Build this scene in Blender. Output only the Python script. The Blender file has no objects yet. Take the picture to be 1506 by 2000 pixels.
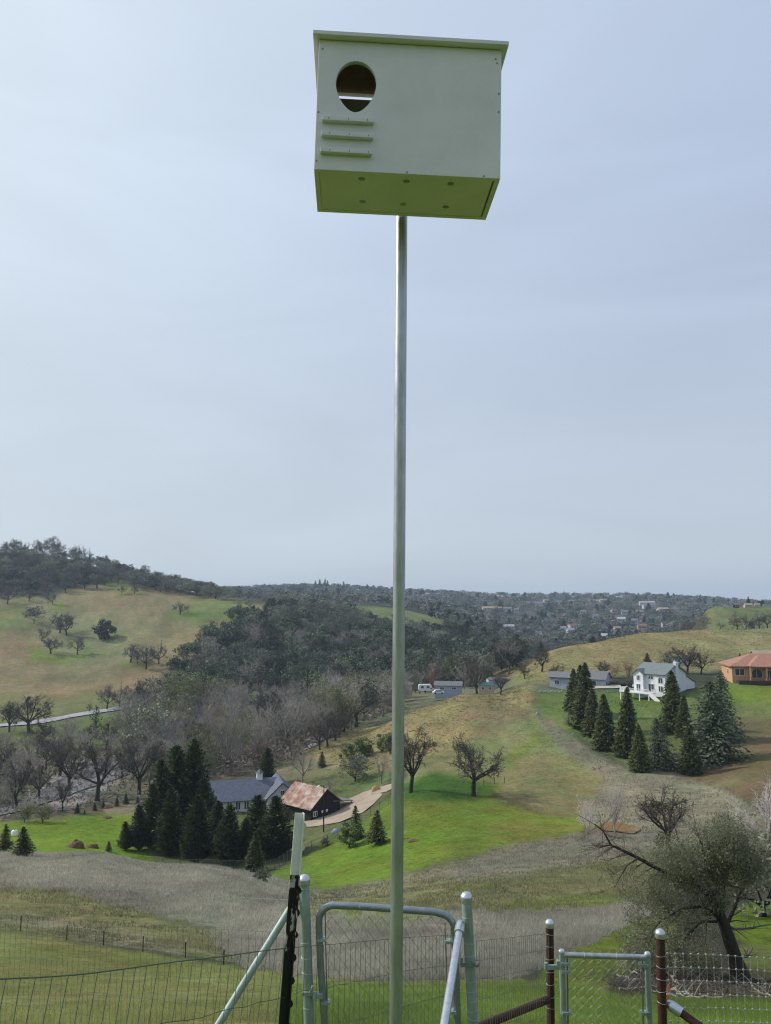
import bpy, bmesh, math, random
import numpy as np
from mathutils import Vector, Matrix

sc = bpy.context.scene
COL = sc.collection
R = math.radians

# ---------------------------------------------------------------- camera
PITCH = R(6.75)
F = 1504.0                       # focal length in photo pixels (1506 x 2000)
cam = bpy.data.cameras.new('camera')
cam.sensor_fit = 'VERTICAL'
cam.sensor_height = 24.0
cam.lens = F / 2000.0 * 24.0
cam.clip_start = 0.05
cam.clip_end = 20000.0
camo = bpy.data.objects.new('camera', cam)
COL.objects.link(camo)
camo.location = (0, 0, 0)        # z = 0 is eye level
camo.rotation_euler = (math.pi / 2 + PITCH, 0, 0)
sc.camera = camo

# ---------------------------------------------------------------- sky and sun
HAZE = 0.00014               # haze density per metre
SUN_EL = R(36)
SUN_AZ = (-0.95, 0.30)           # towards the sun, seen from above
_n = math.hypot(*SUN_AZ)
SUN_DIR = Vector((SUN_AZ[0] / _n * math.cos(SUN_EL), SUN_AZ[1] / _n * math.cos(SUN_EL), math.sin(SUN_EL)))
world = bpy.data.worlds.new('World')
sc.world = world
world.use_nodes = True
wn, wl = world.node_tree.nodes, world.node_tree.links
wn.clear()


def N(nodes, t, **kw):
    n = nodes.new(t)
    for k, v in kw.items():
        if k.startswith('i_'):
            n.inputs[k[2:].replace('_', ' ')].default_value = v
        else:
            setattr(n, k, v)
    return n


sky = N(wn, 'ShaderNodeTexSky', sky_type='NISHITA', sun_disc=False, sun_elevation=SUN_EL,
        sun_rotation=math.atan2(SUN_AZ[0], SUN_AZ[1]), air_density=1.0, dust_density=2.5, ozone_density=2.0)
skyb = N(wn, 'ShaderNodeBackground', i_Strength=0.085)
wl.new(sky.outputs[0], skyb.inputs['Color'])
# thin high cloud veil over the blue: even, with faint streaks, whiter towards the sun
tc = N(wn, 'ShaderNodeTexCoord')
mp = N(wn, 'ShaderNodeMapping', i_Scale=(1.3, 1.3, 5.0), i_Rotation=(0.12, 0.1, 0.4))
wl.new(tc.outputs['Generated'], mp.inputs['Vector'])
nz = N(wn, 'ShaderNodeTexNoise', i_Scale=1.6, i_Detail=6.0, i_Roughness=0.5, i_Distortion=0.6)
wl.new(mp.outputs[0], nz.inputs['Vector'])
dt = N(wn, 'ShaderNodeVectorMath', operation='DOT_PRODUCT')
wl.new(tc.outputs['Generated'], dt.inputs[0])
dt.inputs[1].default_value = SUN_DIR
mr = N(wn, 'ShaderNodeMapRange', i_From_Min=0.0, i_From_Max=1.0, i_To_Min=0.0, i_To_Max=1.0)
wl.new(dt.outputs['Value'], mr.inputs[0])
pw = N(wn, 'ShaderNodeMath', operation='POWER')
wl.new(mr.outputs[0], pw.inputs[0])
pw.inputs[1].default_value = 1.8
veil = N(wn, 'ShaderNodeMix', data_type='RGBA')
veil.inputs['A'].default_value = (0.505, 0.605, 0.79, 1)
veil.inputs['B'].default_value = (0.90, 1.02, 1.10, 1)
wl.new(pw.outputs[0], veil.inputs['Factor'])
nr = N(wn, 'ShaderNodeMapRange', i_From_Min=0.3, i_From_Max=0.7, i_To_Min=0.94, i_To_Max=1.05)
wl.new(nz.outputs['Fac'], nr.inputs[0])
# the veil whitens through the thicker air towards the horizon
sx = N(wn, 'ShaderNodeSeparateXYZ')
wl.new(tc.outputs['Generated'], sx.inputs[0])
el = N(wn, 'ShaderNodeMapRange', interpolation_type='SMOOTHSTEP', i_From_Min=0.0, i_From_Max=0.55, i_To_Min=0.62, i_To_Max=0.0)
wl.new(sx.outputs['Z'], el.inputs[0])
low = N(wn, 'ShaderNodeMix', data_type='RGBA')
wl.new(el.outputs[0], low.inputs['Factor'])
wl.new(veil.outputs['Result'], low.inputs['A'])
low.inputs['B'].default_value = (0.64, 0.715, 0.765, 1)
vb = N(wn, 'ShaderNodeBackground')
wl.new(low.outputs['Result'], vb.inputs['Color'])
wl.new(nr.outputs[0], vb.inputs['Strength'])
ms = N(wn, 'ShaderNodeMixShader', i_Fac=0.86)
wl.new(skyb.outputs[0], ms.inputs[1])
wl.new(vb.outputs[0], ms.inputs[2])
wo = N(wn, 'ShaderNodeOutputWorld')
wl.new(ms.outputs[0], wo.inputs['Surface'])

sun = bpy.data.lights.new('sun', 'SUN')
sun.energy = 3.4
sun.angle = R(3.0)
sun.color = (1.0, 0.95, 0.86)
suno = bpy.data.objects.new('sun', sun)
COL.objects.link(suno)
suno.rotation_euler = SUN_DIR.to_track_quat('Z', 'Y').to_euler()
suno.location = (-40, 10, 40)

sc.view_settings.view_transform = 'Standard'
sc.view_settings.look = 'None'
sc.view_settings.gamma = 1.0
sc.view_settings.use_curve_mapping = False
sc.view_settings.exposure = 0.0
sc.render.engine = 'CYCLES'
sc.cycles.max_bounces = 6
sc.cycles.diffuse_bounces = 3
sc.cycles.glossy_bounces = 3
sc.cycles.transparent_max_bounces = 8
sc.cycles.volume_bounces = 0
sc.cycles.use_denoising = True
sc.cycles.adaptive_threshold = 0.01
sc.cycles.pixel_filter_type = 'BLACKMAN_HARRIS'
sc.cycles.filter_width = 1.15
sc.cycles.denoising_prefilter = 'ACCURATE'

# ---------------------------------------------------------------- pixel <-> place
CP, SP = math.cos(PITCH), math.sin(PITCH)


def uv_of(px, py):
    """photo pixel -> (x/Y, z/Y) of its ray, Y being the distance straight ahead"""
    cx = (np.asarray(px, float) - 753.0) / F
    cy = (1000.0 - np.asarray(py, float)) / F
    k = CP - cy * SP
    return cx / k, (SP + cy * CP) / k


def PX(px, py, Y):
    u, e = uv_of(px, py)
    return Vector((float(u) * Y, Y, float(e) * Y))


def project(x, y, z):
    d = y * CP + z * SP
    v = -y * SP + z * CP
    return 753.0 + F * x / d, 1000.0 - F * v / d


def depth(p):
    return p[1] * CP + p[2] * SP


# ---------------------------------------------------------------- terrain: sight points with their distance
CTRL = [
    # near slope
    (0, 2000, 12), (380, 2000, 11.2), (753, 2000, 11), (1130, 2000, 11.5), (1506, 2000, 12.5),
    (-500, 1990, 12.5), (2000, 1990, 13), (-500, 1900, 30), (2000, 1890, 26),
    (0, 1900, 25), (360, 1930, 21), (753, 1940, 19.5), (1100, 1955, 17.5), (1506, 1960, 18), (1300, 1960, 18),
    (0, 1815, 46), (180, 1843, 42), (360, 1871, 36), (505, 1890, 32), (753, 1880, 32), (1000, 1890, 28), (1420, 1908, 28), (1506, 1905, 29),
    (1200, 1865, 32), (1480, 1785, 47), (1330, 1780, 48), (1000, 1800, 48), (753, 1810, 48), (560, 1810, 52), (300, 1780, 58), (0, 1740, 64),
    (1200, 1765, 56), (900, 1755, 62), (0, 1700, 80), (300, 1720, 78), (500, 1755, 70), (700, 1760, 68),
    (-200, 1655, 96), (0, 1658, 97), (200, 1666, 97), (400, 1690, 94), (520, 1715, 92), (600, 1735, 90),
    # just behind the spur the ground falls to the valley
    (-200, 1675, 116), (0, 1680, 118), (200, 1682, 118), (400, 1700, 116), (500, 1708, 112),
    # meadow and knoll
    (640, 1725, 97), (640, 1700, 110), (640, 1650, 131), (640, 1600, 158), (700, 1560, 172), (800, 1690, 100), (800, 1620, 123), (803, 1546, 152),
    (925, 1555, 148), (1000, 1640, 112), (1000, 1585, 133), (1000, 1500, 174), (1040, 1400, 214), (1040, 1346, 240), (900, 1358, 242), (790, 1399, 234),
    (640, 1458, 222), (700, 1500, 197), (740, 1535, 178), (870, 1450, 200), (1130, 1480, 180), (1150, 1570, 142), (1050, 1440, 196),
    (1200, 1622, 112), (1300, 1700, 78), (1506, 1700, 72), (1506, 1560, 125), (1300, 1590, 122), (1380, 1620, 105),
    (1700, 1680, 75), (1700, 1500, 150),
    # right hand property
    (1250, 1507, 165), (1370, 1512, 163), (1220, 1420, 205), (1160, 1437, 196), (1300, 1430, 198), (1400, 1420, 198), (1506, 1440, 186), (1450, 1390, 210),
    (1290, 1364, 226), (1350, 1350, 232), (1450, 1337, 240), (1560, 1335, 240), (1100, 1348, 252), (1180, 1335, 258), (1250, 1330, 262), (1750, 1330, 240),
    # valley floor
    (-200, 1650, 142), (0, 1650, 142), (150, 1650, 142), (300, 1688, 133), (420, 1690, 133), (540, 1672, 136), (150, 1600, 165), (0, 1605, 165), (300, 1600, 165),
    (450, 1600, 165), (530, 1600, 165), (600, 1607, 160), (650, 1592, 164), (100, 1545, 198), (250, 1545, 200), (200, 1490, 236), (0, 1500, 232), (400, 1510, 222), (540, 1500, 222),
    (150, 1435, 285), (0, 1418, 300), (150, 1396, 322), (300, 1370, 352), (-300, 1440, 290), (-300, 1500, 230), (450, 1440, 270), (600, 1420, 290), (450, 1395, 320), (600, 1375, 345), (720, 1368, 345), (740, 1420, 262),
    # behind the knoll
    (800, 1368, 322), (880, 1352, 330), (960, 1350, 322), (880, 1335, 400), (760, 1340, 400), (900, 1370, 282), (940, 1362, 280), (850, 1384, 285), (1000, 1351, 270), (800, 1396, 275),
    # golden hill
    (972, 1318, 350), (1030, 1330, 290), (1100, 1268, 340), (1250, 1240, 385), (1380, 1230, 410), (1506, 1227, 420), (1150, 1305, 300), (1400, 1295, 315), (1506, 1290, 315), (1250, 1290, 315),
    (1750, 1225, 420), (1000, 1305, 420), (1100, 1285, 460), (1250, 1262, 520), (1380, 1235, 480), (1506, 1233, 480),
    # left hill
    (-300, 1360, 400), (150, 1340, 400), (0, 1340, 400), (330, 1335, 405), (100, 1290, 460), (0, 1260, 480), (205, 1247, 505), (350, 1199, 560), (300, 1170, 590), (400, 1250, 490), (470, 1215, 540),
    (250, 1157, 610), (100, 1140, 640), (0, 1140, 640), (100, 1090, 730), (0, 1083, 740), (-300, 1060, 760), (200, 1112, 740), (300, 1140, 760), (400, 1162, 780), (530, 1190, 575), (450, 1168, 640),
    (0, 1110, 950), (200, 1130, 950), (-300, 1100, 950),
    # wooded middle hill
    (500, 1320, 420), (620, 1320, 430), (750, 1310, 440), (500, 1240, 520), (620, 1240, 560), (750, 1240, 590), (620, 1210, 660), (560, 1195, 680), (740, 1196, 740), (860, 1212, 780), (880, 1270, 560),
    (680, 1185, 800), (980, 1270, 640),
    # town hill
    (1050, 1262, 850), (1200, 1258, 850), (1380, 1250, 800), (1000, 1215, 1200), (800, 1185, 1250), (600, 1170, 1250), (1200, 1210, 1250), (1380, 1205, 1300),
    (450, 1160, 1500), (600, 1151, 1750), (750, 1157, 1800), (900, 1165, 1900), (1100, 1168, 1950), (1300, 1170, 1950), (1420, 1177, 1950), (1506, 1183, 1950), (1750, 1190, 1950),
    (200, 1150, 1700), (-300, 1150, 1700),
    (450, 1176, 3400), (750, 1176, 3400), (1100, 1178, 3400), (1506, 1182, 3400), (0, 1176, 3400), (-300, 1176, 3400), (1750, 1182, 3400),
    # green rise at the right, behind the golden hill
    (1385, 1222, 545), (1506, 1217, 545), (1380, 1192, 610), (1395, 1189, 640), (1430, 1187, 645), (1460, 1186, 650), (1506, 1185, 650), (1750, 1190, 640), (1360, 1222, 620), (1506, 1192, 760), (1430, 1195, 760),
]
US = 3.2


def _tps_build():
    c = np.array(CTRL, float)
    u, e = uv_of(c[:, 0], c[:, 1])
    A = np.stack([u * US, np.log(c[:, 2])], 1)
    n = len(A)
    d2 = ((A[:, None] - A[None]) ** 2).sum(-1)
    K = 0.5 * d2 * np.log(d2 + 1e-12) + 2e-4 * np.eye(n)
    Pm = np.concatenate([np.ones((n, 1)), A], 1)
    M = np.block([[K, Pm], [Pm.T, np.zeros((3, 3))]])
    w = np.linalg.solve(M, np.concatenate([e, np.zeros(3)]))
    return A, w


_TA, _TW = _tps_build()


def _tps(u, L):
    q = np.stack([u * US, L], 1)
    out = np.empty(len(q))
    for i in range(0, len(q), 20000):
        b = q[i:i + 20000]
        d2 = ((b[:, None] - _TA[None]) ** 2).sum(-1)
        out[i:i + 20000] = (0.5 * d2 * np.log(d2 + 1e-12)) @ _TW[:-3] + _TW[-3] + b @ _TW[-2:]
    return out


def _hash(ix, iy, s):
    h = (ix.astype(np.int64) * 374761393 + iy.astype(np.int64) * 668265263 + s * 144665) & 0x7fffffff
    h = (h ^ (h >> 13)) * 1274126177 & 0x7fffffff
    return ((h ^ (h >> 16)) & 0xffff) / 65535.0


def vnoise(x, y, s=0):
    """value noise 0..1"""
    ix, iy = np.floor(x), np.floor(y)
    fx, fy = x - ix, y - iy
    fx, fy = fx * fx * (3 - 2 * fx), fy * fy * (3 - 2 * fy)
    a, b = _hash(ix, iy, s), _hash(ix + 1, iy, s)
    c, d = _hash(ix, iy + 1, s), _hash(ix + 1, iy + 1, s)
    return (a * (1 - fx) + b * fx) * (1 - fy) + (c * (1 - fx) + d * fx) * fy


def fbm(x, y, s=0, o=4):
    t, a, k = 0, 1.0, 0
    for i in range(o):
        t = t + a * vnoise(x * 2 ** i, y * 2 ** i, s + i * 7)
        k += a
        a *= 0.5
    return t / k


def smooth(a, b, x):
    t = np.clip((x - a) / (b - a), 0, 1)
    return t * t * (3 - 2 * t)


def ground_z(x, y):
    x = np.atleast_1d(np.asarray(x, float))
    y = np.atleast_1d(np.asarray(y, float))
    r = np.hypot(x, y)
    ang = np.abs(np.arctan2(x, y))
    sgn = np.sign(x)
    umax = 0.85
    amax = math.atan(umax)
    a2 = np.minimum(ang, amax)
    Y = np.maximum(r * np.cos(a2), 0.5)
    u = np.tan(a2) * sgn
    Yc = np.clip(Y, 7.0, 3400.0)
    far = _tps(u, np.log(Yc)) * Y
    near = -1.62 - 0.30 * np.maximum(y, -30) - 0.006 * np.clip(y, 0, 12) ** 2
    w = smooth(6.5, 13.0, Y) * (1 - smooth(R(60), R(110), ang))
    back = smooth(R(70), R(120), ang)
    nearz = near * (1 - back) + back * (-1.6 + 0.25 * np.minimum(np.maximum(-y, 0), 200) - 0.03 * np.abs(x))
    z = far * w + nearz * (1 - w)
    amp = np.clip(0.004 * r, 0.01, 0.5)
    z = z + (fbm(x / 9.0, y / 9.0, 3) - 0.5) * amp * 1.3 + (fbm(x / 2.3, y / 2.3, 9, 2) - 0.5) * np.clip(0.003 * r, 0.02, 0.16)
    return z


def gz(x, y):
    return float(ground_z(x, y)[0])


_YS = np.exp(np.linspace(math.log(8), math.log(3300), 420))


def hit(px, py, Y=None):
    """where the sight line of a photo pixel meets the ground"""
    if Y is not None:
        u, e = uv_of(px, py)
        x = float(u) * Y
        return Vector((x, Y, gz(x, Y)))
    u, e = uv_of(px, py)
    g = ground_z(float(u) * _YS, _YS)
    dz = float(e) * _YS - g
    k = np.argmax(dz <= 0)
    if dz[k] > 0 or k == 0:
        k = int(np.argmin(dz[100:])) + 100
        Yh = _YS[k]
    else:
        t = dz[k - 1] / (dz[k - 1] - dz[k])
        Yh = _YS[k - 1] + t * (_YS[k] - _YS[k - 1])
    x = float(u) * Yh
    return Vector((x, Yh, gz(x, Yh)))


# ---------------------------------------------------------------- mesh helpers
class MB:
    def __init__(self):
        self.v, self.f = [], []

    def add(self, vs, fs):
        b = len(self.v)
        self.v += [tuple(p) for p in vs]
        self.f += [tuple(i + b for i in f) for f in fs]
        return self

    def box(self, c, s, rot=None):
        x, y, z = s[0] / 2, s[1] / 2, s[2] / 2
        vs = [Vector((i * x, j * y, k * z)) for k in (-1, 1) for j in (-1, 1) for i in (-1, 1)]
        if rot is not None:
            vs = [rot @ p for p in vs]
        vs = [p + Vector(c) for p in vs]
        return self.add(vs, [(0, 2, 3, 1), (4, 5, 7, 6), (0, 1, 5, 4), (2, 6, 7, 3), (0, 4, 6, 2), (1, 3, 7, 5)])

    def bbox(self, x0, x1, y0, y1, z0, z1):
        return self.box(((x0 + x1) / 2, (y0 + y1) / 2, (z0 + z1) / 2), (x1 - x0, y1 - y0, z1 - z0))

    def hexa(self, p):
        """eight corners: bottom ring of 4, top ring of 4"""
        return self.add(p, [(3, 2, 1, 0), (4, 5, 6, 7), (0, 1, 5, 4), (1, 2, 6, 5), (2, 3, 7, 6), (3, 0, 4, 7)])

    def slab(self, quad, n, t):
        n = Vector(n).normalized() * t
        q = [Vector(p) for p in quad]
        return self.hexa(q + [p + n for p in q])

    def prism(self, poly, d):
        """polygon (list of 3-D points) pushed along d"""
        k = len(poly)
        a = [Vector(p) for p in poly]
        b = [p + Vector(d) for p in a]
        return self.add(a + b, [tuple(range(k))[::-1], tuple(range(k, 2 * k))] + [(i, (i + 1) % k, k + (i + 1) % k, k + i) for i in range(k)])

    def tube(self, pts, rad, n=8, cap=True):
        pts = [Vector(p) for p in pts]
        if not hasattr(rad, '__len__'):
            rad = [rad] * len(pts)
        m = len(pts)
        t0 = (pts[1] - pts[0]).normalized()
        ref = Vector((0, 0, 1)) if abs(t0.z) < 0.9 else Vector((1, 0, 0))
        nx = t0.cross(ref).normalized()
        vs = []
        for i, p in enumerate(pts):
            t = (pts[min(i + 1, m - 1)] - pts[max(i - 1, 0)]).normalized()
            nx = (nx - t * nx.dot(t)).normalized()
            ny = t.cross(nx)
            for j in range(n):
                a = 2 * math.pi * j / n
                vs.append(p + (nx * math.cos(a) + ny * math.sin(a)) * rad[i])
        fs = [(i * n + j, i * n + (j + 1) % n, (i + 1) * n + (j + 1) % n, (i + 1) * n + j) for i in range(m - 1) for j in range(n)]
        if cap:
            fs += [tuple(range(n))[::-1], tuple(range((m - 1) * n, m * n))]
        return self.add(vs, fs)

    def lathe(self, prof, c, axis=(0, 0, 1), n=16):
        """profile of (radius, height) turned about an axis through c"""
        q = Vector((0, 0, 1)).rotation_difference(Vector(axis).normalized())
        vs, fs = [], []
        for r, h in prof:
            for j in range(n):
                a = 2 * math.pi * j / n
                vs.append(q @ Vector((r * math.cos(a), r * math.sin(a), h)) + Vector(c))
        for i in range(len(prof) - 1):
            for j in range(n):
                fs.append((i * n + j, i * n + (j + 1) % n, (i + 1) * n + (j + 1) % n, (i + 1) * n + j))
        fs += [tuple(range(n))[::-1], tuple(range((len(prof) - 1) * n, len(prof) * n))]
        return self.add(vs, fs)

    def mesh(self, name, mat, smooth=False):
        me = bpy.data.meshes.new(name)
        me.from_pydata(self.v, [], self.f)
        me.materials.append(mat)
        if smooth:
            me.polygons.foreach_set('use_smooth', [True] * len(me.polygons))
            me.set_sharp_from_angle(angle=R(40))
        me.update()
        return me

    def build(self, name, mat, parent=None, smooth=False):
        return link(name, self.mesh(name, mat, smooth), parent)


def link(name, me, parent=None):
    o = bpy.data.objects.new(name, me)
    COL.objects.link(o)
    if parent is not None:
        o.parent = parent
    return o


def plate(outer, holes, d, frame):
    """flat board with holes: 2-D outlines, thickness vector d, frame maps (a, b) to 3-D"""
    bm = bmesh.new()
    edges = []
    for loop in [outer] + holes:
        vs = [bm.verts.new(frame(*p)) for p in loop]
        edges += [bm.edges.new((vs[i], vs[(i + 1) % len(vs)])) for i in range(len(vs))]
    r = bmesh.ops.triangle_fill(bm, use_beauty=True, use_dissolve=False, edges=edges)
    fs = [g for g in r['geom'] if isinstance(g, bmesh.types.BMFace)]
    ex = bmesh.ops.extrude_face_region(bm, geom=fs, use_keep_orig=True)
    bmesh.ops.translate(bm, vec=d, verts=[g for g in ex['geom'] if isinstance(g, bmesh.types.BMVert)])
    bmesh.ops.recalc_face_normals(bm, faces=bm.faces)
    return bm


def np_mesh(name, V, faces, mats, col=None, midx=None):
    """fast mesh from arrays; faces is an (n, 3) or (n, 4) array"""
    me = bpy.data.meshes.new(name)
    n, k = faces.shape
    me.vertices.add(len(V))
    me.vertices.foreach_set('co', np.ascontiguousarray(V, np.float32).ravel())
    me.loops.add(n * k)
    me.loops.foreach_set('vertex_index', np.ascontiguousarray(faces, np.int32).ravel())
    me.polygons.add(n)
    me.polygons.foreach_set('loop_start', np.arange(0, n * k, k, dtype=np.int32))
    for m in mats:
        me.materials.append(m)
    if midx is not None:
        me.polygons.foreach_set('material_index', np.ascontiguousarray(midx, np.int32))
    if col is not None:
        at = me.color_attributes.new('tint', 'FLOAT_COLOR', 'POINT')
        c4 = np.ones((len(V), 4), np.float32)
        c4[:, :3] = col
        at.data.foreach_set('color', c4.ravel())
    me.update(calc_edges=True)
    return me


def tag(o, label=None, cat=None, group=None, kind=None):
    for k, v in (('label', label), ('category', cat), ('group', group), ('kind', kind)):
        if v:
            o[k] = v
    return o


def thing(name, label, cat, loc=(0, 0, 0), rotz=0.0, group=None):
    o = link(name, None)
    o.location = loc
    o.rotation_euler = (0, 0, rotz)
    return tag(o, label, cat, group)


# ---------------------------------------------------------------- materials
def material(name, color, rough=0.8, metal=0.0, spec=0.3, vary=0.0, scale=5.0, bump=0.0, bscale=None, attr=False, rnd=0.0, color2=None, coords='Object', stretch=(1, 1, 1), transl=0.0):
    m = bpy.data.materials.new(name)
    m.use_nodes = True
    nt, L = m.node_tree.nodes, m.node_tree.links
    b = nt['Principled BSDF']
    b.inputs['Roughness'].default_value = rough
    b.inputs['Metallic'].default_value = metal
    b.inputs['Specular IOR Level'].default_value = spec
    c = N(nt, 'ShaderNodeRGB')
    c.outputs[0].default_value = (*color, 1)
    cur = c.outputs[0]
    tcn = N(nt, 'ShaderNodeTexCoord')
    mpn = N(nt, 'ShaderNodeMapping', i_Scale=stretch)
    L.new(tcn.outputs[coords], mpn.inputs['Vector'])
    if vary or color2:
        nz = N(nt, 'ShaderNodeTexNoise', i_Scale=scale, i_Detail=5.0, i_Roughness=0.6)
        L.new(mpn.outputs[0], nz.inputs['Vector'])
        if color2:
            rp = N(nt, 'ShaderNodeMapRange', i_From_Min=0.4, i_From_Max=0.6)
            L.new(nz.outputs['Fac'], rp.inputs[0])
            mx = N(nt, 'ShaderNodeMix', data_type='RGBA')
            L.new(rp.outputs[0], mx.inputs['Factor'])
            L.new(cur, mx.inputs['A'])
            mx.inputs['B'].default_value = (*color2, 1)
            cur = mx.outputs['Result']
        if vary:
            rp = N(nt, 'ShaderNodeMapRange', i_From_Min=0.3, i_From_Max=0.7, i_To_Min=1 - vary, i_To_Max=1 + vary)
            L.new(nz.outputs['Fac'], rp.inputs[0])
            ml = N(nt, 'ShaderNodeVectorMath', operation='SCALE')
            L.new(cur, ml.inputs[0])
            L.new(rp.outputs[0], ml.inputs['Scale'])
            cur = ml.outputs[0]
    if attr:
        at = N(nt, 'ShaderNodeAttribute', attribute_name='tint')
        mu = N(nt, 'ShaderNodeVectorMath', operation='MULTIPLY')
        L.new(cur, mu.inputs[0])
        L.new(at.outputs['Color'], mu.inputs[1])
        cur = mu.outputs[0]
    if rnd:
        oi = N(nt, 'ShaderNodeObjectInfo')
        rp = N(nt, 'ShaderNodeMapRange', i_To_Min=1 - rnd, i_To_Max=1 + rnd)
        L.new(oi.outputs['Random'], rp.inputs[0])
        ml = N(nt, 'ShaderNodeVectorMath', operation='SCALE')
        L.new(cur, ml.inputs[0])
        L.new(rp.outputs[0], ml.inputs['Scale'])
        cur = ml.outputs[0]
    L.new(cur, b.inputs['Base Color'])
    if transl:
        tr = N(nt, 'ShaderNodeBsdfTranslucent')
        L.new(cur, tr.inputs['Color'])
        mx = N(nt, 'ShaderNodeMixShader', i_Fac=transl)
        out = nt['Material Output']
        L.new(b.outputs[0], mx.inputs[1])
        L.new(tr.outputs[0], mx.inputs[2])
        L.new(mx.outputs[0], out.inputs['Surface'])
    if bump:
        nb = N(nt, 'ShaderNodeTexNoise', i_Scale=bscale or scale * 4, i_Detail=4.0)
        L.new(mpn.outputs[0], nb.inputs['Vector'])
        bp = N(nt, 'ShaderNodeBump', i_Strength=bump, i_Distance=0.02)
        L.new(nb.outputs['Fac'], bp.inputs['Height'])
        L.new(bp.outputs[0], b.inputs['Normal'])
    return m


M = {}
M['paint_white'] = material('box_white_paint', (0.67, 0.652, 0.662), 0.55, vary=0.07, scale=6, bump=0.10, bscale=220)
M['bare_ply'] = material('bare_plywood', (0.42, 0.27, 0.16), 0.8, vary=0.2, scale=14)
M['screw'] = material('screw_steel', (0.25, 0.25, 0.24), 0.5, 0.8)
M['galv'] = material('galvanised_pipe', (0.43, 0.445, 0.45), 0.42, 0.8, vary=0.25, scale=26, bump=0.06, bscale=90, stretch=(1, 1, 0.25))
M['galv_green'] = material('weathered_galvanised', (0.30, 0.37, 0.33), 0.6, 0.45, vary=0.2, scale=22, bump=0.08, bscale=80, stretch=(1, 1, 0.3))
M['galv_new'] = material('bright_galvanised', (0.55, 0.58, 0.62), 0.35, 0.8, vary=0.12, scale=30, bump=0.05, bscale=90)
M['galv_dark'] = material('gate_tube', (0.27, 0.31, 0.33), 0.45, 0.7, vary=0.15, scale=30, bump=0.05, bscale=90)
M['rust'] = material('rusty_steel', (0.085, 0.034, 0.02), 0.8, 0.2, vary=0.45, scale=22, bump=0.25, bscale=70, color2=(0.05, 0.026, 0.02))
M['black_paint'] = material('black_post_paint', (0.012, 0.012, 0.012), 0.4, vary=0.3, scale=30, bump=0.1)
M['cream_paint'] = material('cream_post_paint', (0.60, 0.61, 0.53), 0.55, vary=0.1, scale=25, bump=0.1)
M['wire'] = material('fence_wire', (0.16, 0.19, 0.17), 0.55, 0.5)
M['wire_green'] = material('weathered_wire', (0.11, 0.14, 0.115), 0.6, 0.35)
M['wire_mid'] = material('grey_wire', (0.17, 0.20, 0.18), 0.5, 0.5)
M['wire_light'] = material('light_wire', (0.42, 0.45, 0.42), 0.5, 0.5)
M['bark_oak'] = material('oak_bark', (0.045, 0.038, 0.031), 0.9, vary=0.35, scale=9, bump=0.5, bscale=30, rnd=0.15)
M['twig_oak'] = material('oak_twigs', (0.105, 0.09, 0.072), 0.9, vary=0.25, scale=6, rnd=0.2)
M['bark_grey'] = material('creek_tree_bark', (0.20, 0.175, 0.155), 0.9, vary=0.3, scale=9, rnd=0.25)
M['twig_grey'] = material('creek_tree_twigs', (0.30, 0.272, 0.242), 0.9, vary=0.25, scale=5, rnd=0.28)
M['twig_pale'] = material('pale_twigs', (0.52, 0.47, 0.44), 0.9, vary=0.2, scale=5, rnd=0.12)
M['bark_pale'] = material('pale_bark', (0.30, 0.27, 0.245), 0.9, vary=0.2, scale=5, rnd=0.12)
M['twig_russet'] = material('russet_twigs', (0.27, 0.165, 0.115), 0.9, vary=0.2, scale=5, rnd=0.1)
M['twig_hill'] = material('hill_tree_twigs', (0.14, 0.13, 0.115), 0.9, vary=0.25, scale=5, rnd=0.3)
M['leaf_liveoak'] = material('live_oak_leaves', (0.066, 0.088, 0.046), 0.6, attr=True, rnd=0.65, transl=0.06)
M['leaf_greyoak'] = material('blue_oak_leaves', (0.150, 0.160, 0.115), 0.7, attr=True, rnd=0.5, transl=0.08)
M['leaf_redwood'] = material('redwood_needles', (0.078, 0.100, 0.025), 0.6, attr=True, rnd=0.25, transl=0.15)
M['leaf_cypress'] = material('cypress_needles', (0.058, 0.084, 0.027), 0.6, attr=True, rnd=0.22, transl=0.15)
M['leaf_cedar'] = material('cedar_needles', (0.098, 0.125, 0.074), 0.7, attr=True, rnd=0.15, transl=0.15)
M['leaf_spruce'] = material('blue_spruce_needles', (0.10, 0.13, 0.13), 0.7, attr=True, transl=0.1)
M['leaf_pine'] = material('young_pine_needles', (0.135, 0.180, 0.060), 0.6, attr=True, rnd=0.25, transl=0.2)
M['leaf_greypine'] = material('grey_pine_needles', (0.10, 0.135, 0.065), 0.7, attr=True, rnd=0.25, transl=0.2)
M['leaf_hero'] = material('oak_by_gate_leaves', (0.245, 0.258, 0.165), 0.9, spec=0.05, attr=True, transl=0.35)
M['leaf_mistle'] = material('mistletoe_leaves', (0.075, 0.085, 0.030), 0.7, attr=True, transl=0.15)
M['leaf_willow'] = material('willow_leaves', (0.17, 0.185, 0.085), 0.7, attr=True, rnd=0.15, transl=0.2)
M['leaf_gold'] = material('gold_leaves', (0.35, 0.27, 0.09), 0.7, attr=True, transl=0.2)
M['leaf_russet'] = material('russet_leaves', (0.26, 0.13, 0.075), 0.7, attr=True, transl=0.2)
M['weeds'] = material('dry_weed_stems', (1.25, 1.25, 1.25), 0.9, attr=True, transl=0.4)
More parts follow.
